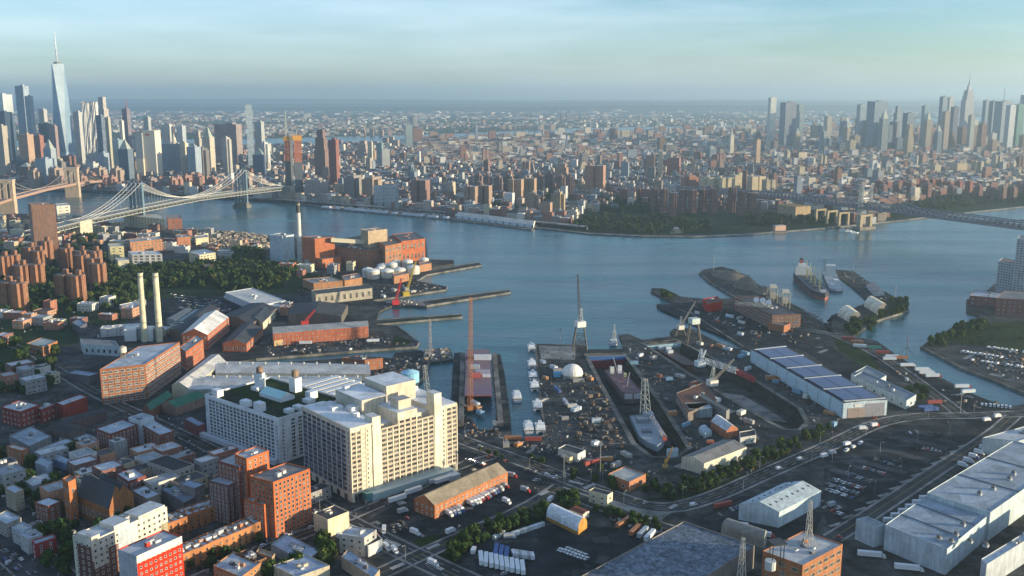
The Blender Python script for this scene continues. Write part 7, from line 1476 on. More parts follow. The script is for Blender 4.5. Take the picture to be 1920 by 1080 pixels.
# lattice booms
def boom(px, py, top, col, label, w=3.4, lean=0, t=.32, n=26):
    x, y = g(px, py); zt = hz((x, y), top); root = thing('lattice_boom', x, y); b = B(('steel',)); b.lattice((x, y, 2), (x + lean, y, zt), w, n, col, t, w2=w * .55); part('boom', b, root); b = B(('paint',)); b.box(x, y - 2, 2, 5, 6, 3.5, .1, tuple(c * .9 for c in col)); part('crane_cab', b, root); tag(root, label, 'crane')
boom(882, 768, 557, (.52, .22, .07), 'very tall orange lattice boom rising over the floating dock', 3.6, 1, .24, 34)
boom(807, 668, 598, (.42, .38, .36), 'grey lattice boom standing on the black work barge', 3.0, 0, .26, 18); boom(803, 748, 684, (.40, .40, .37), 'pale lattice boom at the quay behind the massive cream block', 4.2, -3, .26, 12)
boom(949, 835, 822, (.3, .3, .3), 'short grey boom at the head of the basin', 2, 0, .2, 4); 
for px, py, dx, dz, c, lb in ((742, 572, 8, 30, (.55, .04, .04), 'red barge crane at the mouth of the small inlet'), (762, 556, 14, 44, (.60, .42, .06), 'yellow barge crane with its jib raised behind the red one'), (572, 612, 12, 14, (.5, .06, .05), 'small red mobile crane behind the brick mill')):
    x, y = g(px, py); root = thing('mobile_crane', x, y); b = B(('paint',)); b.box(x, y, 3, 9, 7, 6, .2, c); part('crane_cab', b, root); b = B(('steel',)); b.lattice((x, y, 8), (x + dx, y + 5, 8 + dz), 2.6, 12, c, .35, w2=1.2); part('jib', b, root); tag(root, lb, 'crane')
x, y = g(1700, 668); root = thing('derrick', x, y); b = B(('steel',)); b.tube((x, y, 2), (x, y, 26), .5, 5, (.08, .08, .1)); b.tube((x, y, 12), (x - 16, y - 4, 2), .3, 4, (.08, .08, .1)); b.tube((x, y, 12), (x + 6, y - 8, 2), .3, 4, (.08, .08, .1)); part('mast', b, root); tag(root, 'thin black derrick on the trailer quay', 'crane')
# floating dock with the red barge
fd = P((868, 664), (930, 664), (940, 700), (944, 760), (940, 815), (925, 806), (866, 766)); root = thing('floating_dock', *g(905, 720)); b = B(('paint',)); q4 = [g(872, 742), g(922, 742), g(918, 665), g(874, 665)]
b.prism(ccw(q4), 2, 8, (.20, .075, .07), (.20, .12, .13)); part('red_hull', b, root)
b = B(('paint',)); b.prism(ccw([g(871, 743, 8), g(923, 743, 8), g(922, 726, 8), g(871, 726, 8)]), 8, 9, (.28, .09, .09), (.17, .10, .14)); part('bow_deck', b, root)
for (px, py, sx, sy, h_, c) in ((905, 674, 18, 5, 5, (.62, .64, .66)), (890, 690, 10, 8, 3, (.4, .42, .42)), (905, 700, 14, 6, 3, (.36, .34, .4)), (893, 707, 9, 6, 4, (.5, .12, .1)), (912, 706, 8, 5, 2, (.6, .6, .62)), (880, 672, 10, 6, 2, (.2, .09, .1))):
    b = B(('paint',)); b.box(*g(px, py, 8), 8, sx, sy, h_, 0, c); part('deckhouse', b, root)
b = B(('pier',))
for px in (868, 927): a_, c_ = g(px, 668), g(px + (12 if px > 900 else -4), 800); b.prism(ccw([(a_[0] - 2.4, a_[1]), (a_[0] + 2.4, a_[1]), (c_[0] + 2.4, c_[1]), (c_[0] - 2.4, c_[1])]), 2, 6, (.15, .14, .12))
part('wing_wall', b, root); tag(root, 'dark red barge deck sitting in the narrow dock left of the ferry basin', 'dock'); LM.append((*g(905, 740), 'from the dark red barge deck'))
# black work barges
for (pxs, c, lb) in ((((790, 684), (826, 682), (824, 658), (796, 660)), (.05, .045, .04), 'black work barge crowded with winches'), (((828, 682), (850, 678), (846, 658), (822, 657)), (.045, .05, .045), 'black deck barge beside the crowded one'), (((722, 572), (800, 578), (790, 568), (735, 566)), (.10, .085, .07), 'rusty deck barge under the red crane')):
    root = thing('work_barge', *g(*pxs[0], 0), 0); b = B(('paint',)); b.prism(ccw([g(*p_, 0) for p_ in pxs]), -1, 3, c, tuple(min(1, v * 1.6) for v in c)); part('hull', b, root)
    b = B(('paint',)); r_ = random.Random(4)
    for _ in range(26):
        s_, t_ = r_.uniform(.12, .88), r_.uniform(.12, .88); x, y = lerp(lerp(g(*pxs[0], 0), g(*pxs[1], 0), s_), lerp(g(*pxs[3], 0), g(*pxs[2], 0), s_), t_); b.box(x, y, 3, r_.uniform(1, 4), r_.uniform(1, 3), r_.uniform(.5, 3), r_.random(), r_.choice([(.25, .2, .15), (.5, .45, .38), (.12, .12, .12), (.4, .18, .06), (.3, .3, .32)]))
    part('deck_gear', b, root, 'stuff'); tag(root, lb, 'barge')
# white fabric dome and blue box
x, y = g(1073, 706); root = thing('fabric_dome', x, y); b = B(('paint',)); b.cyl(x, y, 2, 10.5, 3, 18, (.3, .29, .26)); b.dome(x, y, 5, 10.8, 10, 20, 6, (.70, .68, .62)); part('dome', b, root); tag(root, 'white fabric dome on the ferry quay', 'dome'); LM.append((x, y, 'from the white fabric dome'))
x, y = g(1050, 706); root = thing('blue_container', x, y); b = B(('paint',)); b.box(x, y, 2, 13, 6, 5, .05, (.13, .36, .55)); b.box(x + 2, y - 3.1, 2, 3, .3, 3, .05, (.04, .05, .07)); part('box', b, root); tag(root, 'bright blue container hut attached to the white dome', 'container')
# satellite dishes on and beside the waterfront office
for px, py, z, r_, lb in ((1418, 567, 20, 3.6, 'first small white dish from the left on the office roof'), (1430, 568, 20, 3.6, 'second white dish on the office roof'), (1441, 572, 20, 3.6, 'third white dish on the office roof'), (1484, 610, 5, 8, 'large white dish at the corner of the waterfront office')):
    x, y = g(px, py, z); root = thing('satellite_dish', x, y, z); b = B(('paint',)); d = Vector((-.3, -.75, .6)).normalized(); u = d.orthogonal().normalized(); v = d.cross(u); c_ = Vector((x, y, z + r_)); n = 14
    rim = [tuple(c_ + (u * math.cos(2 * math.pi * i / n) + v * math.sin(2 * math.pi * i / n)) * r_) for i in range(n)]; ctr = tuple(c_ - d * r_ * .35)
    for i in range(n): b.face([rim[i], rim[(i + 1) % n], ctr], (.66, .68, .68)); b.face([rim[(i + 1) % n], rim[i], tuple(c_ - d * r_ * .5)], (.5, .5, .5))
    part('reflector', b, root); b = B(('steel',)); b.tube((x, y, z - 1), ctr, .4, 5, (.4, .4, .4)); b.tube(ctr, tuple(c_ + d * r_ * .5), .12, 4, (.3, .3, .3)); part('stand', b, root); tag(root, lb, 'dish')
# gravel heaps and hopper towers
for (cx, cy_, rx, ry, h_, lb) in ((1372, 518, 28, 40, 7, 'long low grey gravel heap at the pier tip'), (1400, 538, 20, 30, 16, 'tall conical sand heap in the middle of the gravel pier'), (1432, 548, 14, 20, 9, 'brown sand heap nearest the hopper towers'), (1350, 512, 16, 20, 4, 'flat gravel heap furthest out')):
    x, y = g(cx, cy_); b = B(('sandpile',)); n = 16; r_ = random.Random(cx); jit = [r_.uniform(.85, 1.12) for _ in range(n)]
    lev = [(1, 0), (.72, .42), (.4, .78), (.14, .97)]
    for (ka, za), (kb, zb) in zip(lev, lev[1:]):
        for i in range(n):
            j = (i + 1) % n; f = lambda k, i_: (x + rx * k * jit[i_] * math.cos(2 * math.pi * i_ / n), y + ry * k * jit[i_] * math.sin(2 * math.pi * i_ / n)); b.face([(*f(ka, i), 2 + h_ * za), (*f(ka, j), 2 + h_ * za), (*f(kb, j), 2 + h_ * zb), (*f(kb, i), 2 + h_ * zb)], (.2, .17, .14))
    b.face([(x + rx * .14 * jit[i] * math.cos(2 * math.pi * i / n), y + ry * .14 * jit[i] * math.sin(2 * math.pi * i / n), 2 + h_ * .97) for i in range(n)], (.2, .17, .14)); o = one('gravel_heap', b, x, y, 2); tag(o, lb, 'gravel heap')
for px, py, lb in ((1447, 575, 'left cream steel hopper tower over the waterfront office'), (1470, 585, 'right cream steel hopper tower over the waterfront office')):
    x, y = g(px, py); root = thing('hopper_tower', x, y); b = B(('steel',)); b.lattice((x, y, 2), (x, y, 28), 10, 4, (.5, .47, .36), .6); part('frame', b, root); b = B(('paint',)); b.box(x, y, 28, 9, 8, 4, 0, (.5, .48, .4)); part('hopper', b, root); b = B(('paint',)); b.box(x, y, 14, 7, 7, 8, 0, (.42, .4, .35)); part('hopper', b, root); tag(root, lb, 'tower')
a_, c_ = (*g(1380, 566, 20), 18), (*g(1446, 572, 26), 25); root = thing('conveyor', a_[0], a_[1]); b = B(('steel',)); b.lattice(a_, c_, 3, 12, (.55, .52, .42), .4); part('gallery', b, root); tag(root, 'thin cream conveyor running from the gravel pier to the hopper towers', 'conveyor')
# antenna masts in the foreground
for px, py, top, w, lb in ((1515, 1020, 938, 3.4, 'white lattice radio mast beside the orange brick loft'), (1390, 1085, 1008, 3.6, 'white lattice radio mast at the bottom edge in front of the stained roof')):
    x, y = g(px, py, 28 if px > 1450 else 2); z0_ = 28 if px > 1450 else 16; x, y = g(px, py, z0_); root = thing('radio_mast', x, y, z0_); zt = hz((x, y), top); b = B(('steel',)); b.lattice((x, y, z0_), (x, y, zt), w, 10, (.6, .57, .5), .2, w2=w * .35)
    if px > 1450:
        for dx, dy in ((-4, -3), (4, -3), (0, 4)): b.tube((x + dx, y + dy, z0_), (x, y, z0_ + 12), .25, 4, (.6, .57, .5))
    part('mast', b, root); tag(root, lb, 'radio mast')
# water tower on stilts
x, y = g(1455, 1062, 26); root = thing('water_tower', x, y, 26); b = B(('steel',))
for dx in (-3, 3):
    for dy in (-3, 3): b.tube((x + dx, y + dy, 24), (x + dx, y + dy, 40), .3, 4, (.06, .06, .06))
b.box(x, y, 40, 8, 8, .6, .3, (.06, .06, .06)); part('stand', b, root); b = B(('paint',)); b.cyl(x - 4, y - 3, 26, 3, 5, 12, (.5, .52, .5)); part('tank_shell', b, root); tag(root, 'black steel tank stand with a white tank on the bottom edge roof', 'water tower')
# roof fans on the huge hall
for i, (px, py, z) in enumerate(((1848, 985 + 40, 18), (1818, 1018, 18), (1792, 1005, 18), (1783, 1018, 18), (1760, 1012, 18), (1836, 928, 21), (1862, 918, 21), (1892, 900, 21), (1900, 890, 21), (1805, 986, 18))):
    x, y = g(px, py, z); root = thing('roof_fan', x, y, z); b = B(('paint',)); b.box(x, y, z, 3, 3, 1.4, .78, (.35, .37, .38)); b.cyl(x, y, z + 1.4, 1.5, 1.6, 10, (.12, .12, .12), r2=1.1); part('fan_housing', b, root); pend(root, 'dark round fan on the pale flat roof', 'roof fan', x, y, 'roof fans on the huge hall')
# rooftop tank on the brick factory, roof vents on pale sheds
x, y = g(231, 668, 37); root = thing('roof_tank', x, y, 35); b = B(('paint',)); b.cyl(x, y, 41, 3.4, 5, 12, (.58, .52, .42)); b.cyl(x, y, 46, 3.5, 1.4, 12, (.4, .36, .3), r2=.3)
for k in range(4): b.tube((x + 2.4 * math.cos(k * 1.57), y + 2.4 * math.sin(k * 1.57), 35), (x + 2 * math.cos(k * 1.57), y + 2 * math.sin(k * 1.57), 41), .3, 4, (.3, .27, .22))
part('tank_shell', b, root); tag(root, 'cream water tank on legs on the brick factory roof', 'water tower')
for (y_, x0, x1, nn) in ((679, 425, 690, 12), (704, 400, 670, 12)):
    for k in range(nn):
        px = x0 + (x1 - x0) * k / (nn - 1); x, y = g(px, y_ + 3, 17); root = thing('roof_vent', x, y, 17); b = B(('paint',)); b.cyl(x, y, 16.6, .9, 1.6, 8, (.45, .44, .4)); b.cyl(x, y, 18.2, 1.3, .7, 8, (.5, .48, .42), r2=.5); part('cowl', b, root); pend(root, ('back' if y_ < 690 else 'front') + ' pale shed roof vent', 'roof vent', x, y, 'vents along the pale shed ridges')
# ================================================================== TREES
def crown_mesh(seed, r=5.0, h=8.0, clumps=13, leaves=30, leaf=1.0, core=True, sparse=1.0):
    r_ = random.Random(seed); b = B(('foliage',)); V = []
    cs = []
    for i in range(clumps):
        a = r_.uniform(0, 6.28); k = r_.random() ** .5 * .72; z = r_.uniform(.08, .95); rad = (1 - abs(z - .42) * .8)
        cs.append((r * k * rad * math.cos(a), r * k * rad * math.sin(a), h * z * .86 + 1.0, r * r_.uniform(.32, .5)))
    for (cx, cy_, cz, cr_) in cs:
        tone = r_.uniform(.65, 1.3); g_ = (.042 * tone * r_.uniform(.8, 1.5), .075 * tone, .022 * tone)
        if core:
            n = 6
            for (k0, z0), (k1, z1) in (((.0, -.7), (.72, -.3)), ((.72, -.3), (.72, .35)), ((.72, .35), (.0, .7))):
                for i in range(n):
                    a0, a1 = 6.283 * i / n, 6.283 * (i + 1) / n
                    pts = [(cx + cr_ * k0 * math.cos(a0), cy_ + cr_ * k0 * math.sin(a0), cz + cr_ * z0), (cx + cr_ * k0 * math.cos(a1), cy_ + cr_ * k0 * math.sin(a1), cz + cr_ * z0), (cx + cr_ * k1 * math.cos(a1), cy_ + cr_ * k1 * math.sin(a1), cz + cr_ * z1), (cx + cr_ * k1 * math.cos(a0), cy_ + cr_ * k1 * math.sin(a0), cz + cr_ * z1)]
                    if k0 == 0: pts = pts[1:]
                    if k1 == 0: pts = pts[:3]
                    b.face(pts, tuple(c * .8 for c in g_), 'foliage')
        for _ in range(leaves):
            d = Vector((r_.gauss(0, 1), r_.gauss(0, 1), r_.gauss(.25, 1))).normalized(); p = Vector((cx, cy_, cz)) + d * cr_ * r_.uniform(.75, 1.12)
            n_ = (d + Vector((r_.gauss(0, .5), r_.gauss(0, .5), r_.gauss(0, .5)))).normalized(); u = n_.orthogonal().normalized(); v = n_.cross(u); s = leaf * r_.uniform(.45, 1.0); t = r_.uniform(.7, 1.35)
            b.face([tuple(p + u * s), tuple(p + v * s * .8), tuple(p - u * s), tuple(p - v * s * .8)], tuple(c * t for c in g_), 'foliage')
    return b
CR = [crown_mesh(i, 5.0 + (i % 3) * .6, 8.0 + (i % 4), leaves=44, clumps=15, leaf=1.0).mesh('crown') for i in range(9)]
tb = B(('paint',)); tb.cyl(0, 0, 0, .3, 3.6, 6, (.09, .065, .045), r2=.22)
for k in range(3): tb.tube((0, 0, 3.2), (1.8 * math.cos(k * 2.1), 1.8 * math.sin(k * 2.1), 6.2), .14, 4, (.09, .065, .045))
TRUNK = tb.mesh('trunk')
def tree(x, y, s, desc='bushy green tree', grp='trees', z=2.0):
    root = thing('tree', x, y, z); k = R.randrange(9)
    c = bpy.data.objects.new('crown', CR[k]); c.scale = (s, s, s * R.uniform(.85, 1.15)); c.rotation_euler = (0, 0, R.uniform(0, 6.28)); link(c, root)
    t = bpy.data.objects.new('trunk', TRUNK); t.scale = (s, s, s); link(t, root); pend(root, desc, 'tree', x, y, grp)
def trees(px, n, seed, s0=.7, s1=1.15, minr=3.0, desc='bushy green tree', grp='trees'):
    pix_in(px, n, lambda x, y, r_: tree(x, y, r_.uniform(s0, s1), desc, grp), seed, minr)
OCC2 = OCC; OCC = [(a, c, r_ * .62) for a, c, r_ in OCC]
trees([(0, 640), (60, 640), (110, 660), (120, 700), (60, 700), (0, 680)], 16, 31, grp='trees by the old lawn')
trees([(0, 695), (30, 690), (95, 715), (90, 745), (0, 740)], 16, 32, .8, 1.2, grp='trees by the old lawn')
trees([(0, 860), (60, 850), (70, 880), (120, 900), (110, 960), (0, 960)], 26, 33, .6, 1.1, grp='back garden trees')
trees([(140, 850), (175, 850), (185, 885), (150, 890)], 8, 34, .8, 1.2, grp='back garden trees')
trees([(120, 960), (200, 940), (300, 900), (340, 950), (180, 1000), (110, 1010)], 12, 35, .5, .9, grp='back garden trees')
trees([(20, 1000), (130, 1000), (130, 1080), (110, 1080)], 12, 36, .6, 1.1, grp='back garden trees')
trees([(345, 1070), (400, 1045), (490, 1010), (520, 1000), (430, 1060), (380, 1080)], 10, 37, .4, .7, grp='street trees')
trees([(590, 1030), (625, 1030), (630, 1060), (590, 1060)], 3, 38, 1.0, 1.3, 4, grp='garden trees at the bottom')
trees([(490, 1055), (560, 1045), (560, 1080), (480, 1085)], 9, 39, .7, 1.1, grp='garden trees at the bottom')
trees([(835, 1045), (865, 1010), (930, 985), (1020, 958), (1020, 972), (940, 1000), (880, 1030), (850, 1060)], 44, 40, .55, .9, 2.2, 'dense roadside tree', 'tree belt along the side road')
trees([(1045, 935), (1075, 940), (1080, 955), (1050, 955)], 5, 41, .7, 1.0, 2.5, 'dense roadside tree', 'tree belt along the side road')
trees([(1110, 945), (1240, 985), (1250, 1002), (1180, 985), (1110, 958)], 18, 42, .35, .6, 2, 'low roadside tree', 'tree belt along the side road')
trees([(1215, 930), (1260, 938), (1330, 916), (1440, 868), (1540, 822), (1570, 800), (1550, 800), (1430, 850), (1330, 895), (1240, 912)], 52, 43, .45, .8, 2.2, 'roadside bush tree', 'tree belt along the avenue')
trees([(1140, 905), (1170, 905), (1180, 912), (1150, 918)], 5, 44, .5, .8, 2, 'roadside bush tree', 'tree belt along the avenue')
trees([(1580, 612), (1640, 600), (1640, 625), (1595, 632)], 12, 45, .7, 1.1, 3, 'park tree', 'trees around the cream sheds')
trees([(1640, 592), (1700, 572), (1702, 582), (1650, 600)], 14, 46, .6, 1.0, 3, 'park tree', 'trees around the cream sheds')
trees([(1668, 562), (1698, 568), (1702, 575), (1680, 575)], 6, 47, .6, 1.0, 3, 'park tree', 'trees around the cream sheds')
trees([(1735, 650), (1750, 634), (1795, 612), (1850, 604), (1850, 616), (1790, 635), (1770, 655)], 26, 48, .6, 1.0, 3, 'shoreline tree', 'trees on the far right bank')
trees([(1700, 730), (1745, 735), (1740, 760), (1700, 752)], 4, 49, .9, 1.2, 4, 'big dark tree', 'trees by the flat blue-roofed building')
trees([(1232, 545), (1262, 552), (1258, 562), (1240, 556)], 6, 50, .5, .8, 2, 'pier tip bush', 'bushes on the pier tip')
trees([(860, 840), (900, 850), (1000, 880), (1130, 912), (1120, 900), (1000, 862), (880, 832)], 9, 51, .35, .55, 3, 'small street tree', 'street trees on the avenue')
trees([(1120, 880), (1240, 905), (1250, 925), (1200, 925)], 7, 52, .35, .6, 3, 'small street tree', 'street trees on the avenue')
# woods further away: one mass each
def wood(name, polys, n, seed, label, s0=1.0, s1=1.6, leaves=9, avoid=True, clump=6):
    b = B(('foliage',)); r_ = random.Random(seed); protos = []
    for i in range(6):
        q_ = crown_mesh(100 + i + seed, 5.2, 8.5, clump, leaves, 1.5); protos.append((np.array(q_.v), q_.f, q_.c))
    cnt = 0; t = 0
    while cnt < n and t < n * 12:
        t += 1; poly = r_.choice(polys); px = r_.uniform(min(p[0] for p in poly), max(p[0] for p in poly)); py = r_.uniform(min(p[1] for p in poly), max(p[1] for p in poly))
        if not inpoly(px, py, poly): continue
        x, y = g(px, py)
        if avoid and any(abs(x - a) < rr_ + 2 and abs(y - c_) < rr_ + 2 for a, c_, rr_ in OCC): continue
        v, f, c = r_.choice(protos); s = r_.uniform(s0, s1); a = r_.uniform(0, 6.28); ca, sa = math.cos(a), math.sin(a); n0 = len(b.v); k = r_.uniform(.7, 1.3); w = r_.uniform(.85, 1.3)
        vv = [(x + (q_[0] * ca - q_[1] * sa) * s, y + (q_[0] * sa + q_[1] * ca) * s, 2 + q_[2] * s) for q_ in v]; b.v.extend(vv)
        for ff, cc in zip(f, c): b.f.append(tuple(i + n0 for i in ff)); b.c.append((cc[0] * k * w, cc[1] * k, cc[2] * k)); b.m.append(0); b.u.append(())
        cnt += 1
    o = one(name, b); o['kind'] = 'stuff'; o['label'] = label
wood('wooded_belt', [[(0, 455), (190, 445), (205, 500), (200, 560), (110, 575), (0, 590)], [(190, 505), (260, 500), (330, 498), (430, 490), (470, 500), (560, 508), (540, 540), (430, 548), (330, 540), (260, 545), (190, 570)], [(440, 470), (500, 480), (480, 500), (440, 500)], [(190, 500), (560, 500), (560, 520), (190, 540)]], 1150, 60, 'dense dark trees around the brown housing towers and along the old yard wall')
wood('riverside_park_trees', [[(1065, 425), (1110, 434), (1220, 440), (1330, 436), (1330, 420), (1230, 408), (1110, 402), (1075, 410)], [(1400, 424), (1480, 424), (1560, 416), (1600, 408), (1600, 400), (1480, 404), (1400, 408)], [(1100, 400), (1230, 400), (1240, 372), (1100, 368)], [(1650, 408), (1760, 396), (1920, 378), (1920, 360), (1800, 370), (1680, 386)], [(880, 385), (1040, 395), (1100, 400), (1060, 365), (900, 360)]], 1500, 61, 'dark tree canopy of the riverside park across the river', .9, 1.5, 4, False, 5)
wood('street_trees_across_river', [[(600, 385), (860, 398), (1060, 420), (1060, 395), (880, 378), (640, 368)], [(1060, 400), (1900, 370), (1900, 330), (1500, 345), (1060, 360)], [(1400, 330), (1800, 340), (1900, 310), (1500, 300)]], 700, 62, 'scattered street trees between the far apartment blocks', .8, 1.2, 3, False, 4)
wood('shore_scrub', [[(1780, 640), (1860, 612), (1930, 610), (1930, 640), (1850, 652)]], 60, 63, 'dark scrub on the far right bank', .3, .5, 4, True, 5)
fb = B(('foliage',)); r_ = random.Random(3)
for _ in range(9000):
    Y = 6700 + 9000 * r_.random() ** 1.3; X = xat(r_.uniform(-100, 2020), Y)
    if not inpoly(X, Y, nj) or math.sin(X * .0011 + 1.7) * math.sin(Y * .0017 + X * .0004) < -.1: continue
    s = r_.uniform(14, 34); fb.prism(rect(X, Y, s, s, r_.random()), 2, r_.uniform(7, 13), (.03, .05, .025), (.045, .07, .03), m='foliage', taper=rect(X, Y, s * .5, s * .5, r_.random()))
o = one('far_bank_trees', fb); o['kind'] = 'stuff'
trees([(100, 560), (280, 555), (290, 575), (200, 590), (110, 590)], 22, 53, .8, 1.3, 4, grp='trees left of the twin chimneys')
trees([(0, 575), (60, 570), (70, 585), (0, 595)], 8, 54, .8, 1.3, 4, grp='trees left of the twin chimneys')
# ================================================================== VEHICLES
CARC = {'white': (.66, .67, .68), 'silver': (.34, .36, .38), 'black': (.02, .02, .022), 'grey': (.12, .125, .13), 'red': (.36, .03, .025), 'blue': (.04, .08, .22), 'tan': (.35, .29, .2)}
paint('carpaint', 0.28, 0.15, .95, 1.05, .5, .5, streak=False)
def wheel(b, x, y, r=.34, w=.24): b.tube((x, y - w / 2, r), (x, y + w / 2, r), r, 10, (.02, .02, .02), 'paint'); b.tube((x, y - w / 2 - .01, r), (x, y + w / 2 + .01, r), r * .5, 8, (.3, .3, .3), 'paint')
def car_mesh(c, kind='sedan'):
    b = B(('carpaint', 'glass', 'paint')); L_, W_ = (4.6, 1.85) if kind != 'van' else (5.6, 2.05)
    if kind == 'sedan': prof = [(-2.3, .35), (-2.3, .85), (-1.7, .95), (1.1, .95), (2.2, .75), (2.3, .4)]; top = [(-1.5, .95), (-1.0, 1.42), (.35, 1.42), (1.1, .95)]
    elif kind == 'suv': prof = [(-2.3, .4), (-2.3, 1.0), (1.2, 1.05), (2.2, .9), (2.3, .45)]; top = [(-2.2, 1.0), (-1.9, 1.7), (.5, 1.7), (1.2, 1.05)]
    else: prof = [(-2.8, .4), (-2.8, 2.25), (1.2, 2.25), (1.9, 1.3), (2.75, 1.1), (2.8, .4)]; top = None
    def ext(pr, w, col, m, wt=None):
        wt = wt or w; n = len(pr); zm = max(p[1] for p in pr); zn = min(p[1] for p in pr)
        def wz(z): return (w + (wt - w) * ((z - zn) / (zm - zn))) / 2
        A = [(x, -wz(z), z) for x, z in pr]; Bq = [(x, wz(z), z) for x, z in pr]
        for i in range(n - 1): b.face([A[i], A[i + 1], Bq[i + 1], Bq[i]], col, m)
        b.face(list(reversed(A)), col, m); b.face(Bq, col, m)
    ext(prof, W_, c, 'carpaint', W_ * .96)
    if top: ext(top, W_ * .94, (.03, .03, .03), 'glass', W_ * .78); z = top[1][1]; x0, x1 = top[1][0], top[2][0]; b.prism([(x0 - .02, -W_ * .4), (x1 + .02, -W_ * .4), (x1 + .02, W_ * .4), (x0 - .02, W_ * .4)], z, z + .04, c, m='carpaint')
    else:
        b.face([(1.25, -.85, 2.2), (1.25, .85, 2.2), (1.92, .85, 1.32), (1.92, -.85, 1.32)][::-1], (.02, .02, .02), 'glass')
        for s in (-1, 1): b.face([(.3, s * 1.035, 1.35), (1.5, s * 1.03, 1.35), (1.2, s * 1.01, 2.0), (.3, s * 1.01, 2.0)][::s], (.02, .02, .02), 'glass')
    for x in (-L_ * .31, L_ * .31):
        for s in (-1, 1): wheel(b, x, s * (W_ / 2 - .08))
    b.face([(L_ / 2 + .01, -.7, .6), (L_ / 2 + .01, -.4, .6), (L_ / 2 + .01, -.4, .75), (L_ / 2 + .01, -.7, .75)], (.7, .7, .6), 'paint'); b.face([(L_ / 2 + .01, .4, .6), (L_ / 2 + .01, .7, .6), (L_ / 2 + .01, .7, .75), (L_ / 2 + .01, .4, .75)], (.7, .7, .6), 'paint')
    return b.mesh('car')
CM = {}
ncar = 0
def car(x, y, a, grp, r_, kinds=('sedan', 'suv'), col=None):
    global ncar
    k = r_.choice(kinds); c = col or r_.choice(['white', 'white', 'silver', 'silver', 'black', 'black', 'grey', 'grey', 'red', 'blue', 'tan']); 
    if k == 'van': c = col or 'white'
    if (k, c) not in CM: CM[(k, c)] = car_mesh(CARC[c], k)
    nm = 'van' if k == 'van' else 'parked_car'; o = bpy.data.objects.new(nm, CM[(k, c)]); o.location = (x, y, 2.04); o.rotation_euler = (0, 0, a); link(o); ncar += 1
    pend(o, f'{c} ' + {'sedan': 'sedan', 'suv': 'sport utility car', 'van': 'panel van'}[k], 'van' if k == 'van' else 'car', x, y, grp)
def lotrow(p0, p1, n, ang_off, grp, seed, kinds=('sedan', 'suv'), fill=.85, col=None):
    a, c = g(*p0), g(*p1); an = ang_of(a, c); r_ = random.Random(seed)
    for i in range(n):
        if r_.random() > fill: continue
        x, y = lerp(a, c, (i + .5) / n); car(x + r_.uniform(-.3, .3), y + r_.uniform(-.4, .4), an + math.radians(ang_off) + (math.pi if r_.random() < .5 else 0) + r_.uniform(-.04, .04), grp, r_, kinds, col)
def bays(p0, p1, n, dep):
    a, c = g(*p0), g(*p1); an = ang_of(a, c)
    for i in range(n + 1):
        x, y = lerp(a, c, i / n); bay.prism(rect(x, y, .14, dep, an), 2.03, 2.05, (.4, .4, .38), m='paint')
bay = B(('paint',))
for i, (p0, p1, n) in enumerate((((1545, 917), (1600, 935), 13), ((1548, 908), (1610, 928), 14), ((1560, 900), (1622, 918), 14), ((1585, 888), (1635, 905), 11), ((1610, 875), (1665, 892), 12), ((1640, 862), (1690, 878), 11), ((1535, 940), (1575, 955), 9), ((1540, 950), (1585, 968), 9), ((1720, 840), (1790, 852), 9), ((1700, 812), (1760, 812), 5))):
    lotrow(p0, p1, n, 90, 'cars in the big right-hand lot', 70 + i, fill=.85 if i < 4 else (.5 if i < 8 else .4)); bays(p0, p1, n, 5.2)
for i, (p0, p1, n) in enumerate((((872, 862), (915, 874), 9), ((880, 880), (930, 893), 9), ((985, 880), (1050, 898), 12), ((1000, 900), (1040, 908), 6), ((900, 852), (960, 868), 8))): lotrow(p0, p1, n, 80, 'cars by the avenue', 80 + i, fill=.5); bays(p0, p1, n, 5)
for i in range(6): lotrow((318 + i * 8, 552 + i * 6), (415 + i * 6, 566 + i * 5), 15, 90, 'cars in the parking field by the trees', 90 + i, fill=.7)
for i in range(3): lotrow((1300 + i * 18, 575 + i * 14), (1440 - i * 10, 640 - i * 8), 14, 75, 'cars beside the waterfront office', 100 + i, fill=.5)
lotrow((1505, 580), (1552, 607), 13, 60, 'cars beside the waterfront office', 105, fill=.95)
lotrow((1046, 1030), (1102, 1050), 9, 90, 'white cars in the bottom yard', 106, fill=1, col='white', kinds=('sedan',)); lotrow((1060, 1029), (1100, 1044), 6, 90, 'white cars in the bottom yard', 107, fill=1, col='white', kinds=('sedan',))
for i, (p0, p1, n) in enumerate((((690, 1010), (760, 980), 7), ((720, 1002), (790, 985), 6), ((730, 990), (770, 970), 3), ((1345, 968), (1390, 950), 6), ((1570, 1010), (1600, 1000), 3), ((1180, 935), (1215, 945), 4), ((20, 850), (100, 852), 8), ((180, 880), (310, 840), 10), ((560, 935), (620, 985), 5), ((520, 1010), (600, 985), 7), ((400, 1060), (500, 1022), 6), ((920, 1085), (1000, 1060), 5), ((1690, 757), (1760, 770), 9), ((1785, 742), (1830, 748), 7))): lotrow(p0, p1, n, 10 if i > 5 else 80, 'scattered cars near the streets', 110 + i, fill=.6)
lotrow((1838, 760), (1898, 766), 8, 85, 'white vans on the curved kerb', 130, ('van',), 1); lotrow((1800, 660), (1880, 672), 10, 70, 'white vans in the bank yard', 131, ('van',), .9); lotrow((1820, 676), (1920, 690), 11, 70, 'white vans in the bank yard', 132, ('van',), .8); lotrow((1850, 652), (1925, 662), 9, 70, 'white vans in the bank yard', 133, ('van',), .9)
lotrow((1620, 830), (1580, 850), 3, 0, 'vans along the lot edge', 134, ('van',), 1)
o = one('parking_bay_lines', bay); o['kind'] = 'structure'
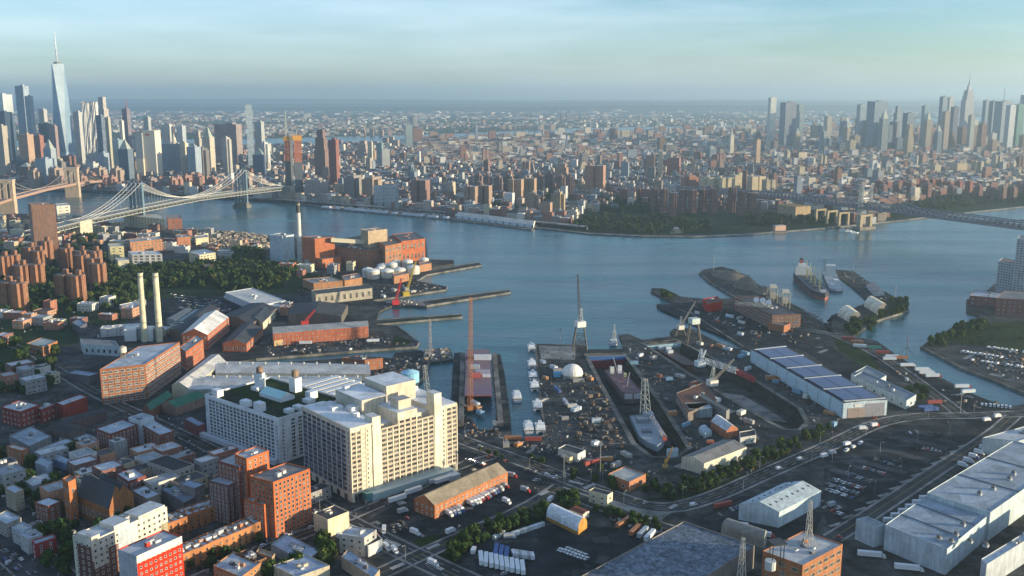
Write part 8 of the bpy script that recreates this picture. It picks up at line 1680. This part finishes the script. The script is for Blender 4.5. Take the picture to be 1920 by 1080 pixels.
# moving cars
for i, (px, py, an) in enumerate(((12, 1035, -40), (30, 1068, -40), (40, 1050, -40), (10, 1050, -40), (66, 1075, -40), (1300, 948, 30), (1460, 880, 35), (900, 838, -30), (1105, 905, -35), (1010, 862, -33), (1500, 862, 35), (1640, 785, 10))):
    car(*g(px, py), math.radians(an), 'cars driving on the streets', random.Random(i), ('sedan', 'suv', 'van'))
# trucks and trailers
def mk(fn, name, mats=('paint',)): b = B(mats); fn(b); return b.mesh(name)
TBODY = {c: mk(lambda b, c=c: (b.box(-.9, 0, 1.0, 5.8, 2.45, 2.7, 0, v, bottom=True), b.box(-.9, 0, .95, 5.9, 2.2, .12, 0, (.05, .05, .05))), 'cargo_box') for c, v in (('white', (.66, .67, .68)), ('grey', (.36, .38, .4)), ('brown', (.28, .16, .1)))}
def cabf(b, v): b.box(2.9, 0, .6, 1.7, 2.2, 1.5, 0, v, 'carpaint'); b.prism(rect(2.75, 0, 1.4, 2.1, 0), 2.1, 2.8, v, m='carpaint', taper=rect(2.6, 0, 1.0, 1.9, 0)); b.box(3.9, 0, .5, .5, 2.1, .9, 0, v, 'carpaint')
TCAB = {c: mk(lambda b, v=v: cabf(b, v), 'cab', ('carpaint', 'glass')) for c, v in (('white', (.66, .67, .68)), ('red', (.4, .03, .03)), ('blue', (.05, .1, .3)), ('black', (.03, .03, .03)))}
WHL = mk(lambda b: wheel(b, 0, 0, .5, .35), 'wheel')
TWX = [(x, s * 1.0) for x in (-2.6, 3.0) for s in (-1, 1)]; SWX = [(x, s * 1.05) for x in (-6, -4.8) for s in (-1, 1)]
SBODY = {c: mk(lambda b, v=v: (b.box(0, 0, 1.15, 14, 2.6, 2.85, 0, v, top=tuple(min(.75, q_ * 1.05) for q_ in v), bottom=True), b.box(-1, 0, .9, 11, .9, .3, 0, (.06, .06, .06))), 'trailer_box') for c, v in (('white', (.62, .65, .67)), ('grey', (.34, .38, .42)), ('red', (.30, .06, .045)), ('blue', (.05, .11, .28)), ('orange', (.34, .15, .07)), ('green', (.05, .2, .16)))}
WSC = mk(lambda b: b.face([(3.47, -.95, 2.12), (3.47, .95, 2.12), (3.15, .9, 2.76), (3.15, -.9, 2.76)], (.02, .02, .02), 'glass'), 'windscreen', ('glass',))
def truck(x, y, a, grp, r_, body=None, cab=None, trailer=False, z=2.04, hook=False):
    body = body or r_.choice(['white', 'white', 'white', 'grey']); nm = 'semi_trailer' if trailer else 'box_truck'
    root = thing(nm, x, y, z, a)
    link(bpy.data.objects.new('trailer_box' if trailer else 'cargo_box', (SBODY if trailer else TBODY)[body]), root)
    for wx, wy in (SWX if trailer else TWX): w_ = bpy.data.objects.new('wheel', WHL); w_.location = (wx, wy, 0); link(w_, root)
    if not trailer or hook:
        cc = cab or r_.choice(['white', 'white', 'white', 'white', 'red', 'blue']); o = bpy.data.objects.new('cab', TCAB[cc]); link(o, root); link(bpy.data.objects.new('windscreen', WSC), o)
        if trailer: o.location = (5.4, 0, 0)
    pend(root, (f'long {body} trailer' + (' with tractor' if hook else '')) if trailer else f'{body} box truck' + ('' if cab is None else f' with {cab} cab'), 'trailer' if trailer else 'truck', x, y, grp)
def truckrow(p0, p1, n, off, grp, seed, fill=1, **kw):
    a, c = g(*p0), g(*p1); an = ang_of(a, c); r_ = random.Random(seed)
    for i in range(n):
        if r_.random() > fill: continue
        x, y = lerp(a, c, (i + .5) / n); k2 = dict(kw)
        if isinstance(kw.get('body'), (list, tuple)): k2['body'] = r_.choice(kw['body'])
        truck(x, y, an + math.radians(off) + r_.uniform(-.05, .05), grp, r_, **k2)
truckrow((838, 968), (868, 958), 4, -92, 'trucks at the long brick warehouse', 1); truckrow((878, 948), (905, 938), 4, -92, 'trucks at the long brick warehouse', 2); truckrow((905, 936), (930, 922), 5, -92, 'trucks at the long brick warehouse', 3); truckrow((932, 921), (950, 912), 2, -92, 'trucks at the long brick warehouse', 4)
for px, py, a, kw in ((950, 944, -50, {}), (985, 922, -35, dict(body='grey', cab='red')), (755, 962, 40, {}), (790, 950, 42, {}), (720, 998, -85, {}), (778, 1002, -40, {}), (725, 1030, -60, {}), (740, 1036, -60, {}), (812, 1060, -40, {}), (1033, 940, 60, {}), (960, 895, -30, {}), (1545, 858, 35, {}), (1560, 852, 35, {}), (1588, 836, 35, {}), (1618, 806, 10, {}), (1640, 800, 20, {}), (1700, 715, 60, {}), (888, 1037, 80, {}), (955, 1010, 10, {}), (1440, 1008, -20, {}),
        (845, 1000, 45, {}), (1380, 838, -40, {}), (640, 1012, -40, {}), (1560, 950, 30, {}), (1850, 790, 20, {}), (1870, 783, 20, {})): truck(*g(px, py), math.radians(a), 'delivery trucks parked around the yards', random.Random(px), **kw)
truckrow((897, 1052), (985, 1072), 9, 118, 'trailers in the bottom yard', 6, body='white', trailer=True); truckrow((925, 1038), (955, 1046), 3, 118, 'trailers in the bottom yard', 7, body='blue', trailer=True); truckrow((960, 1042), (1000, 1048), 7, 118, 'trucks in the bottom yard', 8)
truckrow((1760, 975), (1860, 885), 8, -95, 'trucks backed along the huge hall', 9, body='white'); truckrow((1660, 985), (1740, 935), 6, -40, 'trucks backed along the huge hall', 10, body='white'); truckrow((1800, 880), (1850, 840), 5, -95, 'trucks backed along the huge hall', 11, body='white')
for px, py, a, kw in ((1590, 638, -20, dict(body='red')), (1607, 645, -20, dict(body='orange')), (1612, 652, -15, dict(body='white')), (1640, 655, -5, dict(body='green')), (1655, 664, -5, dict(body='red')), (1672, 672, 0, dict(body='white')), (1668, 676, 0, dict(body='white')), (1690, 674, 0, dict(body='orange')), (1700, 688, 3, dict(body='white', hook=True)), (1728, 696, 3, dict(body='white', hook=True)), (1736, 702, 3, dict(body='white', hook=True)), (1748, 708, 3, dict(body='white', hook=True)), (1803, 728, 5, dict(body='white', hook=True)), (1815, 738, 12, dict(body='white')),
        (1735, 768, 12, dict(body='blue')), (1745, 772, 12, dict(body='blue')), (1752, 758, 8, dict(body='red')), (1382, 990, -15, dict(body='white', hook=True)), (1355, 952, 25, dict(body='red')), (1630, 1045, -12, dict(body='white', hook=True)), (1700, 1070, -12, dict(body='white', hook=True)), (1190, 1000, 60, dict(body='orange')), (1205, 1004, 60, dict(body='grey')), (1218, 1010, 60, dict(body='white')), (1168, 986, 50, dict(body='orange')), (962, 826, 0, dict(body='orange')), (1000, 828, 0, dict(body='red')), (670, 630, 8, dict(body='white')), (573, 646, 3, dict(body='white')), (700, 642, 8, dict(body='white')), (1110, 872, 32, dict(body='red')), (1060, 758, -80, dict(body='grey')), (1045, 735, -72, dict(body='blue')),
        (700, 905, 38, dict(body='grey')), (745, 940, 40, dict(body='white')), (775, 925, 42, dict(body='white')), (830, 905, 42, dict(body='white')), (820, 905, 42, dict(body='grey')), (430, 560, 0, dict(body='white'))): truck(*g(px, py), math.radians(a), 'trailers and containers parked in the yards', random.Random(px), trailer=True, **kw)
# street lamps
lb_ = B(('steel',)); lb_.tube((0, 0, 0), (0, 0, 9.5), .14, 5, (.35, .36, .36), r2=.08); LAMPP = lb_.mesh('pole'); lb_ = B(('steel',)); lb_.tube((0, 0, 9.4), (2.4, 0, 10), .07, 4, (.35, .36, .36)); lb_.box(2.6, 0, 9.85, 1.1, .4, .22, 0, (.5, .5, .5)); LAMPA = lb_.mesh('lamp_arm')
def lamp(x, y, a):
    root = thing('street_lamp', x, y, 2.1, a); link(bpy.data.objects.new('pole', LAMPP), root); link(bpy.data.objects.new('lamp_arm', LAMPA), root); pend(root, 'grey street lamp', 'street lamp', x, y, 'street lamps along the roads')
av = dens(smooth(AVENUE, 2), 5); sgn = 1
tot = 0; last = av[0]
for p_, q_ in zip(av, av[1:]):
    tot += math.dist(p_, q_)
    if tot > 42: tot = 0; sgn = -sgn; an = ang_of(p_, q_); lamp(p_[0] - math.sin(an) * 9 * sgn, p_[1] + math.cos(an) * 9 * sgn, an - math.pi / 2 * sgn)
for px, py in ((1590, 900), (1560, 870), (1650, 850), (1720, 830), (1780, 815), (1480, 960), (1400, 975), (1060, 905), (1130, 905), (760, 1050), (620, 975), (600, 960), (1640, 925), (1690, 885), (940, 925), (1010, 940), (860, 1010)): lamp(*g(px, py), px * .7)
# tall light masts along the piers
for px, py, top, lb in ((1338, 510, 480, 'tall floodlight mast on the gravel pier tip'), (1678, 566, 538, 'tall floodlight mast on the park pier'), (1050, 655, 618, 'thin white floodlight mast on the ferry quay'), (1600, 505, 493, 'tall floodlight mast on the ship pier'), (1125, 900, 835, 'tall black pole near the avenue'), (1057, 905, 856, 'tall pole in the avenue junction lot'), (1800, 775, 740, 'tall floodlight mast by the curved kerb')):
    x, y = g(px, py); zt = hz((x, y), top); root = thing('light_mast', x, y); b = B(('steel',)); b.tube((x, y, 2), (x, y, zt), .35, 5, (.2, .22, .24)); part('pole', b, root); b = B(('paint',)); b.box(x, y, zt, 3.4, 1.4, 1.4, 0, (.25, .26, .28)); part('lamp_head', b, root); tag(root, lb, 'light mast')
# ================================================================== CLUTTER
gp = B(('asphalt', 'road', 'concrete', 'yard')); r_ = random.Random(77)
for (poly, n, ms) in (([(1008, 660), (1170, 665), (1440, 800), (1560, 800), (1440, 860), (1250, 905), (960, 835)], 150, ('road', 'concrete', 'asphalt', 'road')), ([(1548, 850), (1660, 795), (1800, 800), (1680, 930), (1540, 960)], 60, ('road', 'road', 'yard')), ([(880, 1010), (1020, 975), (1230, 1000), (1090, 1085), (900, 1110)], 30, ('road', 'yard', 'road')),
        ([(640, 985), (860, 880), (1010, 925), (790, 1025)], 36, ('road', 'yard', 'concrete')), ([(1232, 577), (1420, 600), (1640, 645), (1890, 768), (1700, 745), (1500, 655)], 60, ('road', 'asphalt', 'concrete')), ([(0, 580), (420, 560), (560, 600), (760, 640), (500, 672), (200, 640)], 90, ('road', 'concrete', 'asphalt')), ([(0, 760), (330, 750), (600, 900), (600, 1080), (0, 1080)], 60, ('road', 'concrete', 'asphalt')), ([(1800, 660), (1925, 670), (1925, 720), (1860, 705)], 20, ('road', 'concrete'))):
    for i in range(n):
        px, py = r_.uniform(min(p[0] for p in poly), max(p[0] for p in poly)), r_.uniform(min(p[1] for p in poly), max(p[1] for p in poly))
        if not inpoly(px, py, poly): continue
        x, y = g(px, py); w, d = r_.uniform(3, 26), r_.uniform(2, 9); f_ = rect(x, y, w, d, r_.choice([.8, -.95, 1.3, .1]))
        if any(inpoly(*p, DOCK1) or inpoly(*p, DOCK2) or not inpoly(*p, shore) for p in f_): continue
        gp.face([(*p, 2.0120 + len(gp.f) * .00002) for p in f_], (.1, .1, .1), r_.choice(ms))
o = one('pavement_patches', gp); o['kind'] = 'structure'
ib = B(('concrete',)); a_, c_ = g(1566, 984), g(1806, 836)
for i in range(13): x, y = lerp(a_, c_, i / 12); ib.prism(rect(x, y, 11, 2.6, ang_of(a_, c_) - .25), 2, 2.18, (.3, .3, .3), m='concrete')
o = one('kerb_islands', ib); o['kind'] = 'structure'
bl = B(('paint',))
for (p0, p1, n) in (((1600, 860), (1700, 888), 30), ((1640, 838), (1745, 865), 30), ((1680, 818), (1780, 842), 28), ((1560, 880), (1640, 905), 26), ((700, 1000), (800, 965), 22), ((1300, 590), (1400, 625), 26), ((1420, 650), (1500, 655), 12), ((880, 1030), (940, 1060), 10), ((1330, 975), (1400, 940), 18)):
    A2, C2 = g(*p0), g(*p1); an = ang_of(A2, C2)
    for i in range(n): x, y = lerp(A2, C2, i / n); bl.prism(rect(x, y, .16, 9, an), 2.03, 2.05, (.3, .3, .3), m='paint')
o = one('bay_lines', bl); o['kind'] = 'structure'

def scatter(name, polys, n, seed, cols, s0=.8, s1=4, h0=.4, h1=2.2, label=None):
    b = B(('paint',)); r_ = random.Random(seed); k = 0
    while k < n:
        poly = r_.choice(polys); px = r_.uniform(min(p[0] for p in poly), max(p[0] for p in poly)); py = r_.uniform(min(p[1] for p in poly), max(p[1] for p in poly)); k += 1
        if not inpoly(px, py, poly): continue
        x, y = g(px, py)
        if inpoly(x, y, DOCK1) or inpoly(x, y, DOCK2) or not inpoly(x, y, shore): continue
        c = r_.choice(cols); m_ = r_.uniform(.6, 1.2); b.box(x, y, 2, r_.uniform(s0, s1), r_.uniform(s0, s1 * .6), r_.uniform(h0, h1), r_.uniform(0, 3), tuple(min(.75, q_ * m_) for q_ in c))
    o = one(name, b); o['kind'] = 'stuff'
    if label: o['label'] = label
MIX = [(.12, .09, .07), (.2, .2, .2), (.05, .05, .05), (.09, .1, .11), (.2, .1, .06), (.4, .41, .42), (.06, .09, .13), (.1, .09, .08), (.07, .07, .07)]
YD = [[(1008, 660), (1095, 665), (1170, 840), (1230, 870), (1250, 905), (1130, 880), (960, 835), (1024, 815)], [(1172, 640), (1200, 645), (1430, 800), (1450, 830), (1380, 850), (1300, 845), (1235, 745), (1175, 665)], [(1290, 635), (1395, 662), (1580, 790), (1560, 820), (1520, 800), (1420, 708), (1330, 662)]]
scatter('yard_debris', YD, 2200, 1, MIX, .5, 2.8, .3, 1.8, label='scattered timber, pallets, tanks and machinery in the shipyard')
scatter('yard_debris', [[(1090, 775), (1150, 780), (1165, 830), (1080, 835)], [(1100, 690), (1130, 740), (1150, 775), (1110, 770), (1085, 720)]], 130, 2, [(.14, .09, .06), (.12, .09, .07), (.2, .17, .14)], 1, 6, .5, 3)
scatter('quay_debris', [[(866, 740), (925, 750), (940, 818), (870, 820)], [(700, 680), (800, 660), (765, 735), (700, 740)], [(480, 640), (700, 628), (780, 650), (500, 668)], [(700, 540), (780, 520), (830, 538), (720, 590)], [(560, 505), (700, 510), (700, 540), (560, 560)]], 1100, 3, MIX)
scatter('quay_debris', [[(1262, 560), (1500, 590), (1560, 620), (1500, 650), (1400, 645), (1290, 590)], [(1560, 505), (1600, 510), (1690, 565), (1650, 560)], [(1560, 625), (1640, 645), (1890, 765), (1790, 770), (1640, 680)], [(1850, 655), (1925, 660), (1925, 720), (1800, 680)]], 900, 4, MIX)
scatter('lot_debris', [[(1130, 950), (1280, 1000), (1230, 1000), (1150, 985)], [(1180, 905), (1440, 870), (1400, 890), (1240, 920)], [(0, 580), (250, 590), (200, 640), (0, 620)], [(260, 760), (560, 830), (500, 870), (330, 800)], [(600, 900), (860, 860), (860, 890), (640, 985)]], 700, 5, MIX, .8, 3)
scatter('park_clutter', [[(0, 740), (340, 740), (600, 1080), (0, 1080)]], 700, 6, MIX, .8, 3)
# long low white block fence of the bottom yard
for (p0, p1, n) in (((960, 1005), (1020, 985), 9), ((925, 1012), (945, 1000), 3)):
    a_, c_ = g(*p0), g(*p1)
    for i in range(n):
        x, y = lerp(a_, c_, (i + .5) / n); o = B(('paint',)); o.box(x, y, 2, math.dist(a_, c_) / n * .9, 2.4, 2.5, ang_of(a_, c_), R.choice([(.5, .55, .58), (.4, .42, .42), (.62, .64, .66)])); q_ = one('storage_box', o, x, y, 2); pend(q_, 'pale storage box in a line', 'container', x, y, 'pale storage boxes behind the tunnel tent')
# small huts in the yard
OCC = [q_ for q_ in OCC2]
def hut(x, y, r_):
    if inpoly(x, y, DOCK1) or inpoly(x, y, DOCK2): return
    c = r_.choice([((.5, .56, .6), 'pale blue'), ((.6, .58, .52), 'cream'), ((.3, .1, .06), 'red'), ((.16, .3, .42), 'blue'), ((.35, .33, .3), 'grey'), ((.42, .2, .08), 'orange')]); w, d, h = r_.uniform(6, 12), r_.uniform(2.6, 5), r_.uniform(2.6, 3.6)
    b = B(('paint',)); a = r_.choice([.8, -.9, -1.0, .1]); b.box(x, y, 2, w, d, h, a, c[0], top=tuple(min(.7, q_ + .05) for q_ in c[0])); b.box(x, y, 2 + h, w * .3, d * .4, .4, a, (.3, .3, .3)); q2 = one('site_container', b, x, y, 2); pend(q2, f'{c[1]} site container', 'container', x, y, 'site containers in the shipyard')
for i, poly in enumerate(YD): pix_in(poly, 16, hut, 200 + i, 4)
pix_in([(870, 745), (925, 755), (935, 815), (872, 818)], 5, hut, 210, 4); pix_in([(700, 545), (780, 530), (800, 560), (710, 585)], 5, hut, 211, 4); pix_in([(1290, 575), (1400, 600), (1440, 640), (1340, 620)], 6, hut, 212, 4)
# ================================================================== labels that single out each thing
ORD = 'nearest,second nearest,third nearest,fourth nearest,fifth nearest,sixth nearest,seventh nearest,eighth nearest,ninth nearest,tenth nearest'.split(',')
def ordn(i):
    if i < 10: return ORD[i]
    n = i + 1; s = 'th' if 10 < n % 100 < 14 else {1: 'st', 2: 'nd', 3: 'rd'}.get(n % 10, 'th'); return f'{n}{s} nearest'
def finish_labels():
    groups = {}
    for (o, d, x, y, fmt) in PEND:
        l = min(LM, key=lambda q: math.hypot(q[0] - x, q[1] - y)); groups.setdefault((d, l[2], fmt), []).append((math.hypot(l[0] - x, l[1] - y), o))
    for (d, ph, fmt), lst in groups.items():
        lst.sort(key=lambda t: t[0]); p = ph.replace('from the', 'to the', 1)
        for i, (_, o) in enumerate(lst):
            o['label'] = f'{d}, {ordn(i)} {p}' if len(lst) > 1 else f'{d} {"near" if True else ""} {ph.replace("from ", "", 1)}'.replace('  ', ' ')
finish_labels()
